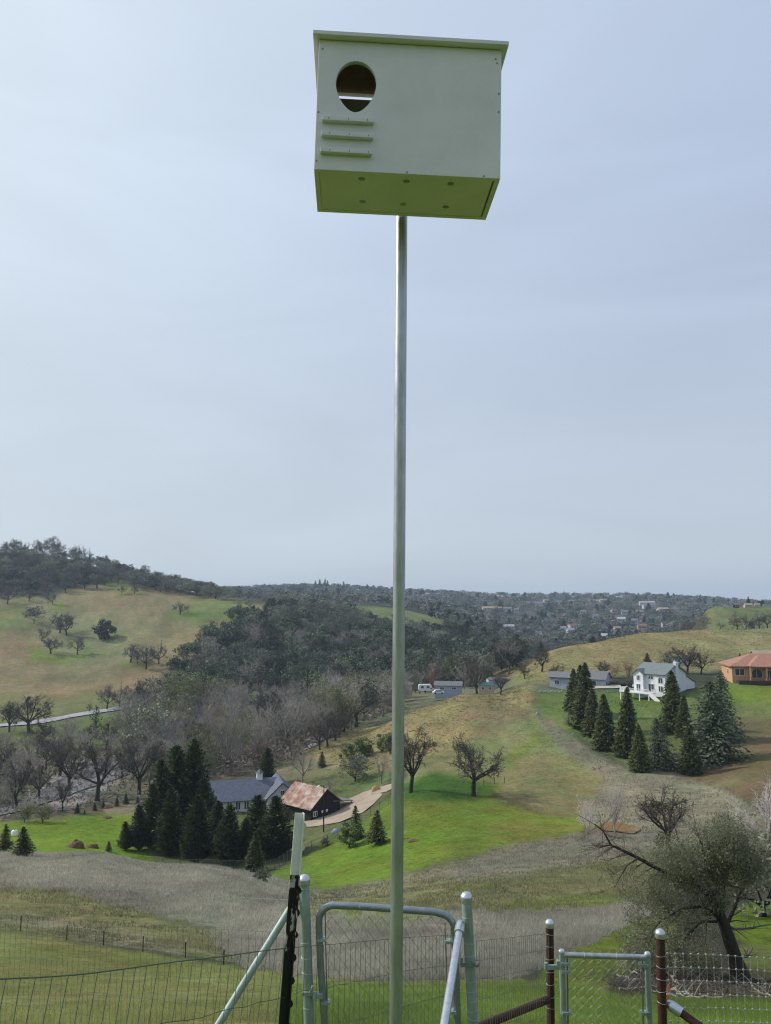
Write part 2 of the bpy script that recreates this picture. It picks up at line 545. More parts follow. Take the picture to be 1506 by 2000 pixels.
# ---------------------------------------------------------------- the ground and its colours
def poly_sd(px, py, poly):
    """distance in photo pixels to a polygon, negative inside"""
    P = np.array(poly, float)
    inside = np.zeros(len(px), bool)
    best = np.full(len(px), 1e18)
    n = len(P)
    for i in range(n):
        x0, y0 = P[i]
        x1, y1 = P[(i + 1) % n]
        ex, ey = x1 - x0, y1 - y0
        t = np.clip(((px - x0) * ex + (py - y0) * ey) / (ex * ex + ey * ey + 1e-9), 0, 1)
        best = np.minimum(best, (px - x0 - t * ex) ** 2 + (py - y0 - t * ey) ** 2)
        c = ((y0 > py) != (y1 > py))
        xi = x0 + (py - y0) / (y1 - y0 + 1e-12) * ex
        inside ^= c & (px < xi)
    return np.where(inside, -1, 1) * np.sqrt(best)


TAN = (0.255, 0.208, 0.102)
OLIVE = (0.205, 0.198, 0.090)
HILL = (0.222, 0.190, 0.102)
RED = (0.235, 0.165, 0.098)
GREEN = (0.142, 0.188, 0.030)
BRIGHT = (0.130, 0.196, 0.022)
DKGREEN = (0.050, 0.115, 0.020)
GREY = (0.228, 0.212, 0.168)
GREYOL = (0.218, 0.203, 0.142)
LAWN = (0.235, 0.236, 0.092)
WOOD = (0.062, 0.062, 0.045)
FLOOR = (0.165, 0.160, 0.105)
# (colour, polygon in photo pixels, nearest Y, farthest Y, feather in px, strength)
PATCH = [
    (FLOOR, [(-400, 1300), (1100, 1260), (1100, 1500), (300, 1620), (-400, 1640)], 190, 420, 10, 1),
    (HILL, [(-400, 1150), (0, 1166), (90, 1164), (200, 1140), (300, 1156), (420, 1163), (545, 1188), (470, 1212), (400, 1262), (330, 1335), (300, 1372), (0, 1424), (-400, 1460)], 310, 720, 6, 1),
    (RED, [(110, 1160), (300, 1165), (330, 1200), (180, 1200), (130, 1185)], 310, 720, 18, .6),
    (RED, [(0, 1230), (60, 1225), (80, 1290), (290, 1300), (310, 1340), (150, 1365), (0, 1350)], 310, 720, 18, .75),
    ((0.15, 0.18, 0.06), [(380, 1165), (545, 1188), (470, 1212), (400, 1225), (330, 1200)], 310, 720, 14, .9),
    ((0.15, 0.18, 0.06), [(-50, 1180), (40, 1180), (60, 1230), (-50, 1240)], 310, 720, 14, .7),
    (GREEN, [(60, 1262), (120, 1285), (180, 1268), (170, 1280), (120, 1297), (60, 1288)], 310, 720, 9, .9),
    (GREEN, [(98, 1178), (130, 1182), (125, 1196), (100, 1192)], 310, 720, 7, .8),
    (GREEN, [(330, 1198), (380, 1197), (390, 1204), (340, 1206)], 310, 720, 4, .8),
    (GREEN, [(235, 1292), (300, 1302), (290, 1310), (240, 1302)], 310, 720, 6, .7),
    (GREEN, [(200, 1140), (230, 1136), (300, 1158), (230, 1164)], 310, 720, 8, .6),
    ((0.135, 0.16, 0.06), [(-50, 1358), (300, 1352), (320, 1380), (200, 1398), (-50, 1424)], 290, 420, 8, .7),
    ((0.12, 0.16, 0.045), [(-50, 1428), (130, 1408), (300, 1385), (330, 1400), (250, 1452), (-50, 1478)], 235, 345, 8, .95),
    ((0.33, 0.30, 0.29), [(45, 1570), (100, 1520), (150, 1478), (235, 1478), (245, 1512), (215, 1540), (150, 1575), (60, 1600)], 175, 260, 7, .9),
    ((0.145, 0.135, 0.085), [(-50, 1600), (40, 1595), (300, 1560), (300, 1590), (-50, 1625)], 150, 200, 8, .8),
    (BRIGHT, [(-80, 1618), (20, 1606), (150, 1596), (275, 1578), (320, 1600), (300, 1690), (-80, 1690)], 118, 178, 6, 1),
    (GREYOL, [(205, 1566), (275, 1562), (275, 1592), (210, 1590)], 150, 200, 6, .9),
    ((0.13, 0.14, 0.06), [(300, 1560), (560, 1520), (660, 1500), (760, 1500), (760, 1590), (640, 1640), (520, 1700), (300, 1690)], 112, 215, 8, .9),
    (TAN, [(600, 1478), (640, 1448), (780, 1392), (900, 1352), (1044, 1340), (1044, 1398), (980, 1412), (880, 1470), (800, 1500), (690, 1505)], 170, 270, 9, 1),
    ((0.185, 0.135, 0.09), [(880, 1390), (960, 1365), (1040, 1385), (1030, 1410), (940, 1420), (880, 1410)], 170, 270, 12, .5),
    (OLIVE, [(1044, 1398), (1110, 1462), (1200, 1495), (1160, 1620), (1000, 1566), (860, 1560), (780, 1540), (800, 1500), (880, 1470), (980, 1412)], 110, 240, 14, 1),
    (GREEN, [(980, 1480), (1040, 1440), (1070, 1440), (1030, 1475), (990, 1500)], 110, 240, 8, .6),
    (GREEN, [(520, 1712), (640, 1645), (720, 1600), (790, 1530), (850, 1508), (985, 1535), (960, 1560), (1060, 1590), (1135, 1596), (1140, 1628), (1000, 1652), (880, 1680), (760, 1718), (640, 1738), (560, 1738)], 84, 190, 7, 1),
    (DKGREEN, [(785, 1535), (850, 1508), (970, 1535), (975, 1556), (900, 1562), (785, 1562)], 110, 190, 10, .9),
    (BRIGHT, [(560, 1712), (640, 1660), (760, 1600), (900, 1600), (860, 1660), (760, 1705), (640, 1726)], 84, 190, 16, .6),
    ((0.175, 0.185, 0.04), [(950, 1610), (1135, 1600), (1135, 1626), (960, 1650)], 84, 190, 10, .8),
    (GREYOL, [(560, 1738), (650, 1740), (760, 1718), (1000, 1652), (1140, 1628), (1300, 1640), (1300, 1665), (1000, 1712), (760, 1760), (560, 1790)], 58, 116, 9, 1),
    ((0.14, 0.17, 0.055), [(1042, 1352), (1100, 1345), (1260, 1348), (1300, 1370), (1420, 1328), (1700, 1328), (1700, 1402), (1440, 1404), (1350, 1410), (1330, 1470), (1230, 1500), (1170, 1456), (1060, 1404)], 150, 258, 8, 1),
    (BRIGHT, [(1150, 1362), (1240, 1352), (1300, 1372), (1240, 1390), (1150, 1385)], 150, 258, 10, .5),
    (GREEN, [(1400, 1338), (1600, 1338), (1600, 1372), (1420, 1372)], 150, 262, 8, .9),
    ((0.15, 0.115, 0.062), [(1385, 1402), (1700, 1402), (1700, 1590), (1400, 1560), (1270, 1515), (1370, 1500)], 110, 220, 14, .9),  # brown slope at right, its shadow put into the colour too
    ((0.165, 0.16, 0.06), [(1380, 1462), (1506, 1480), (1506, 1500), (1370, 1480)], 110, 220, 12, .7),
    (GREYOL, [(1046, 1400), (1075, 1410), (1150, 1462), (1220, 1500), (1320, 1512), (1420, 1545), (1506, 1600), (1506, 1680), (1260, 1640), (1130, 1600), (1180, 1520), (1100, 1470)], 60, 230, 8, 1),
    ((0.185, 0.15, 0.115), [(1046, 1398), (1070, 1402), (1110, 1440), (1160, 1480), (1130, 1480), (1090, 1448)], 150, 250, 5, .8),
    (TAN, [(955, 1318), (1040, 1288), (1100, 1262), (1250, 1232), (1380, 1222), (1700, 1212), (1700, 1300), (1350, 1312), (1180, 1322), (1050, 1335)], 262, 450, 5, 1),
    (OLIVE, [(955, 1318), (1050, 1300), (1060, 1330), (1000, 1340)], 262, 450, 12, .8),
    (OLIVE, [(1380, 1226), (1700, 1222), (1700, 1238), (1400, 1240)], 262, 450, 8, .6),
    ((0.135, 0.160, 0.066), [(1370, 1183), (1700, 1172), (1700, 1228), (1380, 1232)], 455, 700, 6, 1),
    ((0.15, 0.175, 0.07), [(690, 1180), (790, 1186), (880, 1206), (900, 1225), (820, 1225), (720, 1212)], 640, 840, 8, .95),
    (GREY, [(-400, 1640), (0, 1650), (200, 1660), (420, 1686), (560, 1718), (580, 1790), (440, 1818), (330, 1792), (200, 1762), (120, 1736), (-400, 1720)], 50, 112, 7, 1),
    (OLIVE, [(-400, 1722), (120, 1738), (330, 1796), (430, 1822), (520, 1890), (360, 1862), (200, 1838), (-400, 1770)], 28, 82, 10, 1),
    (GREYOL, [(-400, 1772), (0, 1800), (200, 1838), (360, 1864), (340, 1840), (100, 1790), (-400, 1750)], 28, 82, 8, .7),
    (OLIVE, [(590, 1780), (780, 1722), (1000, 1712), (1300, 1665), (1300, 1740), (1230, 1764), (1000, 1782), (760, 1775), (620, 1795)], 40, 104, 12, .8),
    (GREY, [(880, 1698), (1130, 1628), (1330, 1628), (1300, 1662), (1060, 1690), (900, 1715)], 58, 116, 12, .8),
    (GREEN, [(980, 1764), (1240, 1738), (1240, 1762), (1000, 1782)], 40, 90, 7, .8),
    (GREEN, [(880, 1735), (960, 1722), (970, 1735), (900, 1748)], 40, 100, 7, .6),
    (GREY, [(400, 1822), (590, 1792), (760, 1775), (1000, 1784), (1240, 1766), (1270, 1785), (1160, 1842), (1080, 1870), (1010, 1912), (780, 1918), (560, 1902), (460, 1880)], 22, 70, 9, 1),
    (BRIGHT, [(628, 1784), (755, 1772), (850, 1780), (760, 1816), (660, 1806)], 30, 80, 6, .9),
    (LAWN, [(-600, 1800), (0, 1818), (200, 1848), (360, 1874), (460, 1888), (560, 1902), (780, 1920), (1010, 1914), (1060, 1925), (2200, 1940), (2200, 2600), (-600, 2600)], 0, 48, 9, 1),
    ((0.19, 0.185, 0.05), [(60, 1838), (200, 1856), (400, 1890), (330, 1905), (200, 1880), (60, 1860)], 0, 48, 12, .7),
    (GREEN, [(560, 1925), (780, 1922), (1010, 1918), (1300, 1945), (1600, 1950), (1600, 2100), (560, 2100)], 0, 40, 16, .9),
    (GREEN, [(1060, 1885), (1160, 1836), (1240, 1796), (1330, 1800), (1300, 1860), (1180, 1930), (1060, 1940)], 14, 60, 10, .9),
    (BRIGHT, [(1425, 1780), (1480, 1762), (1700, 1752), (1700, 1845), (1470, 1850), (1420, 1815)], 18, 60, 8, .9),
    ((0.14, 0.175, 0.05), [(1420, 1845), (1700, 1840), (1700, 1930), (1440, 1910)], 14, 60, 8, .8),
    ((0.055, 0.045, 0.032), [(1190, 1905), (1400, 1885), (1600, 1905), (1600, 1945), (1400, 1962), (1190, 1945)], 12, 40, 8, .85),  # dark ground below the leaning oak, its shade painted into the colour
]


def ground_colour(x, y, z):
    px, py = project(x, np.maximum(y, 0.6), z)
    px = np.clip(px, -3000, 4500)
    py = np.clip(py, 0, 4000)
    front = y > 1.0
    col = np.tile(np.array(WOOD), (len(x), 1))
    jx = (fbm(px / 26, py / 13, 21) - 0.5) * 26 + (fbm(px / 7, py / 4, 25, 2) - 0.5) * 9
    jy = (fbm(px / 26, py / 13, 33) - 0.5) * 13 + (fbm(px / 7, py / 4, 37, 2) - 0.5) * 5
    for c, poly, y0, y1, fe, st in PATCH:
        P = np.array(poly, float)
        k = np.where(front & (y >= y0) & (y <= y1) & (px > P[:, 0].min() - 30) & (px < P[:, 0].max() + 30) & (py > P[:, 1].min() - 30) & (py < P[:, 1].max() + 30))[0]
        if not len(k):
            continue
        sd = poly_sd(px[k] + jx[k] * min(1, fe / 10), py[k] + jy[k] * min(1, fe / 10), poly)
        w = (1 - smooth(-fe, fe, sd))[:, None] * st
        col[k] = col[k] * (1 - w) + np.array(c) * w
    # drier and greener drifts, trampled streaks
    far_ = smooth(40, 160, y)[:, None]
    n1 = fbm(x / 16, y / 30, 101, 5)[:, None] - .5
    n2 = fbm(x / 5, y / 12, 131, 4)[:, None] - .5
    n3 = fbm(x / 40, y / 70, 161, 3)[:, None] - .5
    col = col * (1 + far_ * (n1 * .55 + n2 * .55) + (1 - far_) * n2 * .35)
    col = col * (1 + (n3 * np.array([.40, -.12, .05])) * far_)
    near = smooth(9, 12, np.where(front, y, 0) + 0 * x)[:, None]
    g = np.array((0.135, 0.195, 0.034))
    r = np.hypot(x, y)
    wn_ = np.where(front, 1 - near[:, 0], 1.0) * (1 - smooth(60, 200, r))
    col = col * (1 - wn_[:, None]) + g * wn_[:, None]
    return col


def make_ground():
    af = np.radians(np.linspace(-31, 31, 470))
    ab = np.radians(np.linspace(31, 329, 90))[1:-1]
    ang = np.concatenate([af, ab])
    rs = np.concatenate([[0.01], np.exp(np.linspace(math.log(0.8), math.log(3900), 440))])
    A, RR = np.meshgrid(ang, rs)
    x, y = (np.sin(A) * RR).ravel(), (np.cos(A) * RR).ravel()
    z = ground_z(x, y)
    na, nr = len(ang), len(rs)
    i, j = np.meshgrid(np.arange(nr - 1), np.arange(na), indexing='ij')
    j2 = (j + 1) % na
    f = np.stack([i * na + j, i * na + j2, (i + 1) * na + j2, (i + 1) * na + j], -1).reshape(-1, 4)[:, ::-1]
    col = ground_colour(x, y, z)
    m = bpy.data.materials.new('grassland')
    m.use_nodes = True
    nt, L = m.node_tree.nodes, m.node_tree.links
    b = nt['Principled BSDF']
    b.inputs['Roughness'].default_value = 0.95
    b.inputs['Specular IOR Level'].default_value = 0.08
    at = N(nt, 'ShaderNodeAttribute', attribute_name='tint')
    ge = N(nt, 'ShaderNodeNewGeometry')
    cur = at.outputs['Color']
    fac = None
    for sc_, lo, hi in ((0.035, 0.86, 1.14), (0.3, 0.84, 1.16), (1.6, 0.80, 1.18), (9.0, 0.84, 1.14)):
        nz = N(nt, 'ShaderNodeTexNoise', i_Scale=sc_, i_Detail=5.0, i_Roughness=0.62)
        L.new(ge.outputs['Position'], nz.inputs['Vector'])
        rp = N(nt, 'ShaderNodeMapRange', i_From_Min=0.32, i_From_Max=0.68, i_To_Min=lo, i_To_Max=hi)
        L.new(nz.outputs['Fac'], rp.inputs[0])
        ml = N(nt, 'ShaderNodeVectorMath', operation='SCALE')
        L.new(cur, ml.inputs[0])
        L.new(rp.outputs[0], ml.inputs['Scale'])
        cur = ml.outputs[0]
    # greener and drier mottling
    nz = N(nt, 'ShaderNodeTexNoise', i_Scale=0.11, i_Detail=6.0, i_Roughness=0.65)
    L.new(ge.outputs['Position'], nz.inputs['Vector'])
    rp = N(nt, 'ShaderNodeMapRange', i_From_Min=0.35, i_From_Max=0.65)
    L.new(nz.outputs['Fac'], rp.inputs[0])
    mx = N(nt, 'ShaderNodeMix', data_type='RGBA')
    mx.inputs['A'].default_value = (1.10, 0.97, 0.98, 1)
    mx.inputs['B'].default_value = (0.88, 1.05, 0.88, 1)
    L.new(rp.outputs[0], mx.inputs['Factor'])
    mu = N(nt, 'ShaderNodeVectorMath', operation='MULTIPLY')
    L.new(cur, mu.inputs[0])
    L.new(mx.outputs['Result'], mu.inputs[1])
    L.new(mu.outputs[0], b.inputs['Base Color'])
    # darker tussocks
    tz = N(nt, 'ShaderNodeTexNoise', i_Scale=0.75, i_Detail=4.0, i_Roughness=0.7)
    L.new(ge.outputs['Position'], tz.inputs['Vector'])
    tr = N(nt, 'ShaderNodeMapRange', i_From_Min=0.54, i_From_Max=0.66, i_To_Min=1.0, i_To_Max=0.70)
    L.new(tz.outputs['Fac'], tr.inputs[0])
    tm = N(nt, 'ShaderNodeVectorMath', operation='SCALE')
    L.new(mu.outputs[0], tm.inputs[0])
    L.new(tr.outputs[0], tm.inputs['Scale'])
    L.new(tm.outputs[0], b.inputs['Base Color'])
    nb = N(nt, 'ShaderNodeTexNoise', i_Scale=1.1, i_Detail=8.0, i_Roughness=0.7)
    L.new(ge.outputs['Position'], nb.inputs['Vector'])
    bp = N(nt, 'ShaderNodeBump', i_Strength=0.9, i_Distance=0.5)
    L.new(nb.outputs['Fac'], bp.inputs['Height'])
    L.new(bp.outputs[0], b.inputs['Normal'])
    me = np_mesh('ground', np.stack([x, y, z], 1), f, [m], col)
    me.polygons.foreach_set('use_smooth', np.ones(len(me.polygons), bool))
    o = link('ground', me)
    tag(o, 'rolling grassy hillside falling to a valley and rising to far hills', None, None, 'structure')
    return o


make_ground()


def drape(name, pts, width, mat, label, lift=0.12, step=4.0, widths=None, cross=5):
    """strip of surface laid over the ground along points (x, y)"""
    P = [Vector((p[0], p[1], 0)) for p in pts]
    path, wd = [], []
    for i in range(len(P) - 1):
        n = max(1, int((P[i + 1] - P[i]).length / step))
        for k in range(n):
            path.append(P[i].lerp(P[i + 1], k / n))
            if widths:
                wd.append(widths[i] + (widths[i + 1] - widths[i]) * k / n)
            else:
                wd.append(width)
    path.append(P[-1])
    wd.append(widths[-1] if widths else width)
    for _ in range(6):
        path = [path[0]] + [(path[i - 1] + path[i] * 2 + path[i + 1]) / 4 for i in range(1, len(path) - 1)] + [path[-1]]
    V, fs = [], []
    for i, p in enumerate(path):
        t = (path[min(i + 1, len(path) - 1)] - path[max(i - 1, 0)]).normalized()
        nrm = Vector((t.y, -t.x, 0))
        for k in range(cross):
            q = p + nrm * wd[i] * (k / (cross - 1) - 0.5)
            V.append((q.x, q.y))
    V = np.array(V)
    z = ground_z(V[:, 0], V[:, 1]) + lift
    for i in range(len(path) - 1):
        for k in range(cross - 1):
            a = i * cross + k
            fs.append((a, a + 1, a + 1 + cross, a + cross))
    me = np_mesh(name, np.column_stack([V, z]), np.array(fs), [mat])
    me.polygons.foreach_set('use_smooth', np.ones(len(me.polygons), bool))
    o = link(name, me)
    return tag(o, label, None, None, 'structure')


M['asphalt'] = material('pale_asphalt', (0.34, 0.33, 0.35), 0.9, vary=0.12, scale=0.4, coords='Object')
M['dirt'] = material('pinkish_dirt', (0.33, 0.265, 0.20), 0.95, vary=0.18, scale=0.35, bump=0.3, bscale=2.0)
M['concrete'] = material('pale_concrete', (0.42, 0.39, 0.34), 0.9, vary=0.1, scale=0.5)
M['creek_water'] = material('creek_water', (0.20, 0.19, 0.19), 0.12, spec=0.6, vary=0.1, scale=0.3, bump=0.12, bscale=3.0)
M['mud_water'] = material('muddy_water', (0.30, 0.17, 0.075), 0.15, spec=0.5, vary=0.12, scale=0.4, bump=0.05, bscale=2.0)

g = [hit(*p) for p in ((-260, 1452), (-60, 1428), (30, 1417), (100, 1407), (180, 1393), (240, 1383), (290, 1374), (330, 1366))]
drape('road', g, 7.0, M['asphalt'], 'pale road running across the foot of the left hill', lift=0.35, step=5)
g = [hit(*p) for p in ((606, 1462), (618, 1452), (632, 1441), (648, 1428), (658, 1420))]
drape('road', g, 4.0, M['asphalt'], 'short stretch of pale lane beside the tan knoll', lift=0.3, step=4)
g = [hit(*p) for p in ((622, 1614), (664, 1598), (690, 1575), (700, 1555), (716, 1543), (740, 1538), (772, 1537))]
drape('dirt_driveway', g, 5, M['dirt'], 'pinkish dirt driveway curving up past the red roofed barn', lift=0.14, step=3, widths=[10, 15, 13, 8, 5.5, 4.5, 4])
g = [hit(*p) for p in ((1130, 1346), (1170, 1343), (1210, 1341), (1245, 1340))]
drape('driveway', g, 5, M['concrete'], 'pale driveway between blue grey house and white house', lift=0.25, step=3)
g = [hit(*p) for p in ((-80, 1600), (0, 1592), (45, 1582), (80, 1562), (120, 1545), (160, 1526), (200, 1510), (225, 1490), (240, 1482))]
drape('creek', g, 6, M['creek_water'], 'shallow grey creek winding behind the bare trees at left', lift=0.25, step=3, widths=[6, 6, 7, 8, 10, 14, 16, 14, 10])


def blob(name, c, rx, ry, mat, label, lift=0.1, seed=0):
    n = 40
    V = [(c.x, c.y)]
    for ring in (0.5, 1.0):
        for i in range(n):
            a = 2 * math.pi * i / n
            k = ring * (0.8 + 0.4 * vnoise(np.array([math.cos(a) * 2 + 5]), np.array([math.sin(a) * 2 + 5]), seed)[0])
            V.append((c.x + rx * k * math.cos(a), c.y + ry * k * math.sin(a)))
    V = np.array(V)
    z = np.full(len(V), ground_z(V[:, 0], V[:, 1]).mean() + lift)
    f = [(0, 1 + i, 1 + (i + 1) % n) for i in range(n)]
    for i in range(n):
        a, b_ = 1 + i, 1 + (i + 1) % n
        f += [(a, a + n, b_ + n), (a, b_ + n, b_)]
    o = link(name, np_mesh(name, np.column_stack([V, z]), np.array(f), [mat]))
    return tag(o, label, None, None, 'structure')


def ground_blob(*a, **k):
    o = blob(*a, **k)
    me = o.data
    co = np.empty(len(me.vertices) * 3)
    me.vertices.foreach_get('co', co)
    co = co.reshape(-1, 3)
    co[:, 2] = ground_z(co[:, 0], co[:, 1]) + 0.18
    me.vertices.foreach_set('co', co.ravel())
    return o


ground_blob('pond', hit(1208, 1618), 2.2, 6.0, M['mud_water'], 'small muddy orange pond in the gully at right', seed=3)
# ---------------------------------------------------------------- plants
def rnd_unit(rng, n):
    v = rng.normal(size=(n, 3))
    return v / np.linalg.norm(v, axis=1, keepdims=True)


def quads(c, ax, ay):
    """n leaf faces from centres and half axes -> verts, faces"""
    V = np.stack([c - ax - ay * 0.4, c + ax * 0.15 - ay, c + ax + ay * 0.3, c - ax * 0.2 + ay], 1).reshape(-1, 3)
    return V, np.arange(len(V)).reshape(-1, 4)


def leaf_col(rng, n, lo=0.65, hi=1.35, hue=0.08):
    k = rng.uniform(lo, hi, n)[:, None] * (1 + rng.uniform(-hue, hue, (n, 3)))
    return np.repeat(k, 4, 0)


def clump_leaves(rng, centers, radii, per, size, outward=None, flat=0.8):
    """leaf faces scattered through lumps"""
    C, A, B, K = [], [], [], []
    for c, r in zip(centers, radii):
        n = per
        K.append(np.full(per * 4, rng.uniform(.72, 1.3)))
        d = rnd_unit(rng, n)
        rad = r * rng.uniform(0.35, 1.0, n) ** 0.6
        p = np.array(c) + d * rad[:, None] * np.array([1, 1, flat])
        a = rnd_unit(rng, n)
        nn = d * 0.9 + rng.normal(size=(n, 3)) * 0.55
        nn /= np.linalg.norm(nn, axis=1, keepdims=True)
        ax = np.cross(nn, a)
        ax /= np.linalg.norm(ax, axis=1, keepdims=True) + 1e-9
        ay = np.cross(nn, ax)
        s = size * rng.uniform(0.6, 1.35, n)[:, None]
        C.append(p), A.append(ax * s), B.append(ay * s * 0.62)
    C, A, B = np.concatenate(C), np.concatenate(A), np.concatenate(B)
    V, f = quads(C, A, B)
    return V, f, leaf_col(rng, len(C), .75, 1.25) * np.concatenate(K)[:, None]


def grow(rng, trunk=0.24, limbs=6, spread=1.0, n2=6, n3=5, nt=5, rad=0.030, droop=0.0, lean=(0, 0), up=0.55, kink=0.22):
    """branching skeleton of a tree about one unit high: tubes by level and thin twigs"""
    tubes, twigs = {0: [], 1: [], 2: [], 3: []}, []

    def path(p, d, ln, segs, wob, lift):
        pts = [p]
        for _ in range(segs):
            d = d + rng.normal(size=3) * wob + np.array([0, 0, lift])
            d = d / np.linalg.norm(d)
            p = p + d * ln / segs
            pts.append(p)
        return np.array(pts), d

    p, d = path(np.zeros(3), np.array([lean[0], lean[1], 1.0]), trunk, 3, 0.06, 0)
    tubes[0].append((p, np.linspace(rad * 1.15, rad * 0.8, 4)))
    a0 = rng.uniform(0, 6.28)
    for i in range(limbs):
        az = a0 + 6.283 * i / limbs + rng.normal() * 0.35
        el = up + rng.uniform(-0.25, 0.35) + (0.55 if i == 0 else 0)
        dd = np.array([math.cos(az) * math.cos(el) * spread, math.sin(az) * math.cos(el) * spread, math.sin(el)])
        dd /= np.linalg.norm(dd)
        st = p[-1] if i % 2 == 0 else p[-2] + (p[-1] - p[-2]) * rng.uniform(0.2, 0.9)
        l1 = rng.uniform(0.42, 0.60)
        q, e = path(st, dd, l1, 5, kink * 0.6, 0.05)
        r1 = rad * rng.uniform(0.45, 0.62)
        tubes[1].append((q, np.linspace(r1, r1 * 0.25, 6)))
        for j in range(n2):
            t = 0.30 + 0.70 * (j + rng.uniform(0, 1)) / n2
            t = min(t, 1.0)
            k = min(int(t * 5), 4)
            s2 = q[k] + (q[k + 1] - q[k]) * (t * 5 - k)
            base = q[k + 1] - q[k]
            base /= np.linalg.norm(base)
            d2 = base + rng.normal(size=3) * 0.62
            d2 /= np.linalg.norm(d2)
            l2 = l1 * rng.uniform(0.35, 0.55) * (1.1 - 0.35 * t)
            q2, e2 = path(s2, d2, l2, 3, kink, 0.10 - droop)
            r2 = r1 * (0.50 - 0.18 * t)
            tubes[2].append((q2, np.linspace(r2, r2 * 0.35, 4)))
            for m in range(n3):
                t3 = min(0.25 + 0.75 * (m + rng.uniform(0, 1)) / n3, 1.0)
                k3 = min(int(t3 * 3), 2)
                s3 = q2[k3] + (q2[k3 + 1] - q2[k3]) * (t3 * 3 - k3)
                d3 = e2 + rng.normal(size=3) * 0.75
                d3 /= np.linalg.norm(d3)
                l3 = l2 * rng.uniform(0.35, 0.6)
                q3, e3 = path(s3, d3, l3, 2, kink, 0.06 - droop)
                r3 = r2 * 0.34
                tubes[3].append((q3, np.linspace(r3, r3 * 0.5, 3)))
                for w in range(nt):
                    t4 = rng.uniform(0.15, 1.0)
                    k4 = 0 if t4 < 0.5 else 1
                    s4 = q3[k4] + (q3[k4 + 1] - q3[k4]) * (t4 * 2 - k4)
                    d4 = e3 + rng.normal(size=3) * 0.8
                    d4 /= np.linalg.norm(d4)
                    twigs.append((s4, s4 + d4 * l3 * rng.uniform(0.4, 0.9), r3 * 0.75))
    return tubes, twigs


def tubes_np(items, n):
    """many tubes -> triangle arrays"""
    Vs, Fs, b = [], [], 0
    for pts, rad in items:
        m = len(pts)
        t = np.gradient(pts, axis=0)
        t /= np.linalg.norm(t, axis=1, keepdims=True) + 1e-12
        ref = np.array([0.3, 0.2, 0.93]) if abs(t[0, 2]) < 0.85 else np.array([1.0, 0.1, 0])
        nx = np.cross(t, ref)
        nx /= np.linalg.norm(nx, axis=1, keepdims=True) + 1e-12
        ny = np.cross(t, nx)
        a = np.linspace(0, 2 * math.pi, n, endpoint=False)
        ring = nx[:, None] * np.cos(a)[None, :, None] + ny[:, None] * np.sin(a)[None, :, None]
        V = pts[:, None] + ring * np.asarray(rad)[:, None, None]
        Vs.append(V.reshape(-1, 3))
        for i in range(m - 1):
            for j in range(n):
                p0, p1 = b + i * n + j, b + i * n + (j + 1) % n
                Fs.append((p0, p1, p1 + n, p0 + n))
        b += m * n
    return np.concatenate(Vs), np.array(Fs)


def twigs_np(rng, tw, wmul=1.0):
    s = np.array([t[0] for t in tw])
    e = np.array([t[1] for t in tw])
    w = np.array([t[2] for t in tw])[:, None] * wmul
    d = e - s
    sd = np.cross(d, rnd_unit(rng, len(s)))
    sd /= np.linalg.norm(sd, axis=1, keepdims=True) + 1e-12
    V = np.stack([s - sd * w, s + sd * w, e + sd * w * 0.35, e - sd * w * 0.35], 1).reshape(-1, 3)
    return V, np.arange(len(V)).reshape(-1, 4)


def cat(parts):
    Vs, Fs, b = [], [], 0
    for V, f in parts:
        Vs.append(V)
        Fs.append(f + b)
        b += len(V)
    return np.concatenate(Vs), np.concatenate(Fs)


def fit_unit(groups):
    """scale parts so that the tree is one unit high"""
    h = max(V[:, 2].max() for V, *_ in groups)
    for gq in groups:
        gq[0][:] /= h


def bare_tree(seed, bark, twig, mistle=0, wm=1.3, **kw):
    """-> dict of part name -> mesh"""
    rng = np.random.default_rng(seed)
    tubes, tw = grow(rng, **kw)
    tr = cat([tubes_np(tubes[0], 8), tubes_np(tubes[1], 6)])
    cr = cat([tubes_np(tubes[2], 4), tubes_np([(q, r * (0.6 + 0.3 * wm)) for q, r in tubes[3]], 3), twigs_np(rng, tw, wm)])
    gs = [tr, cr]
    ml = None
    if mistle:
        ends = np.array([q[0][-1] for q in tubes[2]])
        pick = ends[rng.choice(len(ends), mistle, replace=False)]
        ml = clump_leaves(rng, pick, rng.uniform(0.022, 0.05, mistle), 60, 0.011)
        gs.append(ml)
    fit_unit(gs)
    out = {'trunk': np_mesh('trunk', tr[0], tr[1], [bark]), 'crown': np_mesh('crown', cr[0], cr[1], [twig])}
    if ml:
        out['mistletoe'] = np_mesh('mistletoe', ml[0], ml[1], [M['leaf_mistle']], ml[2])
    return out


def leafy_tree(seed, bark, leaf, per=46, size=0.030, lumps=34, crown=(0.46, 0.46, 0.40), cz=0.58, trunk=0.22, low=0.0, limbs=6, rad=0.026, jit=0.22):
    """rounded evergreen tree: limbs and leaf lumps round their ends"""
    rng = np.random.default_rng(seed)
    tubes, tw = grow(rng, trunk=trunk, limbs=limbs, n2=4, n3=2, nt=1, rad=rad)
    tr = cat([tubes_np(tubes[0], 7), tubes_np(tubes[1], 5), tubes_np(tubes[2], 3)])
    d = rnd_unit(rng, lumps * 3)
    d = d[d[:, 2] > -0.55 - low][:lumps]
    rr = rng.uniform(0.62, 1.0, len(d))
    k = 1 + (rng.uniform(-1, 1, len(d)) * jit)
    c = d * (rr * k)[:, None] * np.array(crown) + np.array([0, 0, cz])
    inner = rnd_unit(rng, lumps // 3) * 0.35 * np.array(crown) + np.array([0, 0, cz])
    c = np.concatenate([c, inner])
    lv = clump_leaves(rng, c, rng.uniform(0.10, 0.17, len(c)), per, size)
    fit_unit([tr, lv])
    return {'trunk': np_mesh('trunk', *tr, [bark]), 'crown': np_mesh('crown', lv[0], lv[1], [leaf], lv[2])}


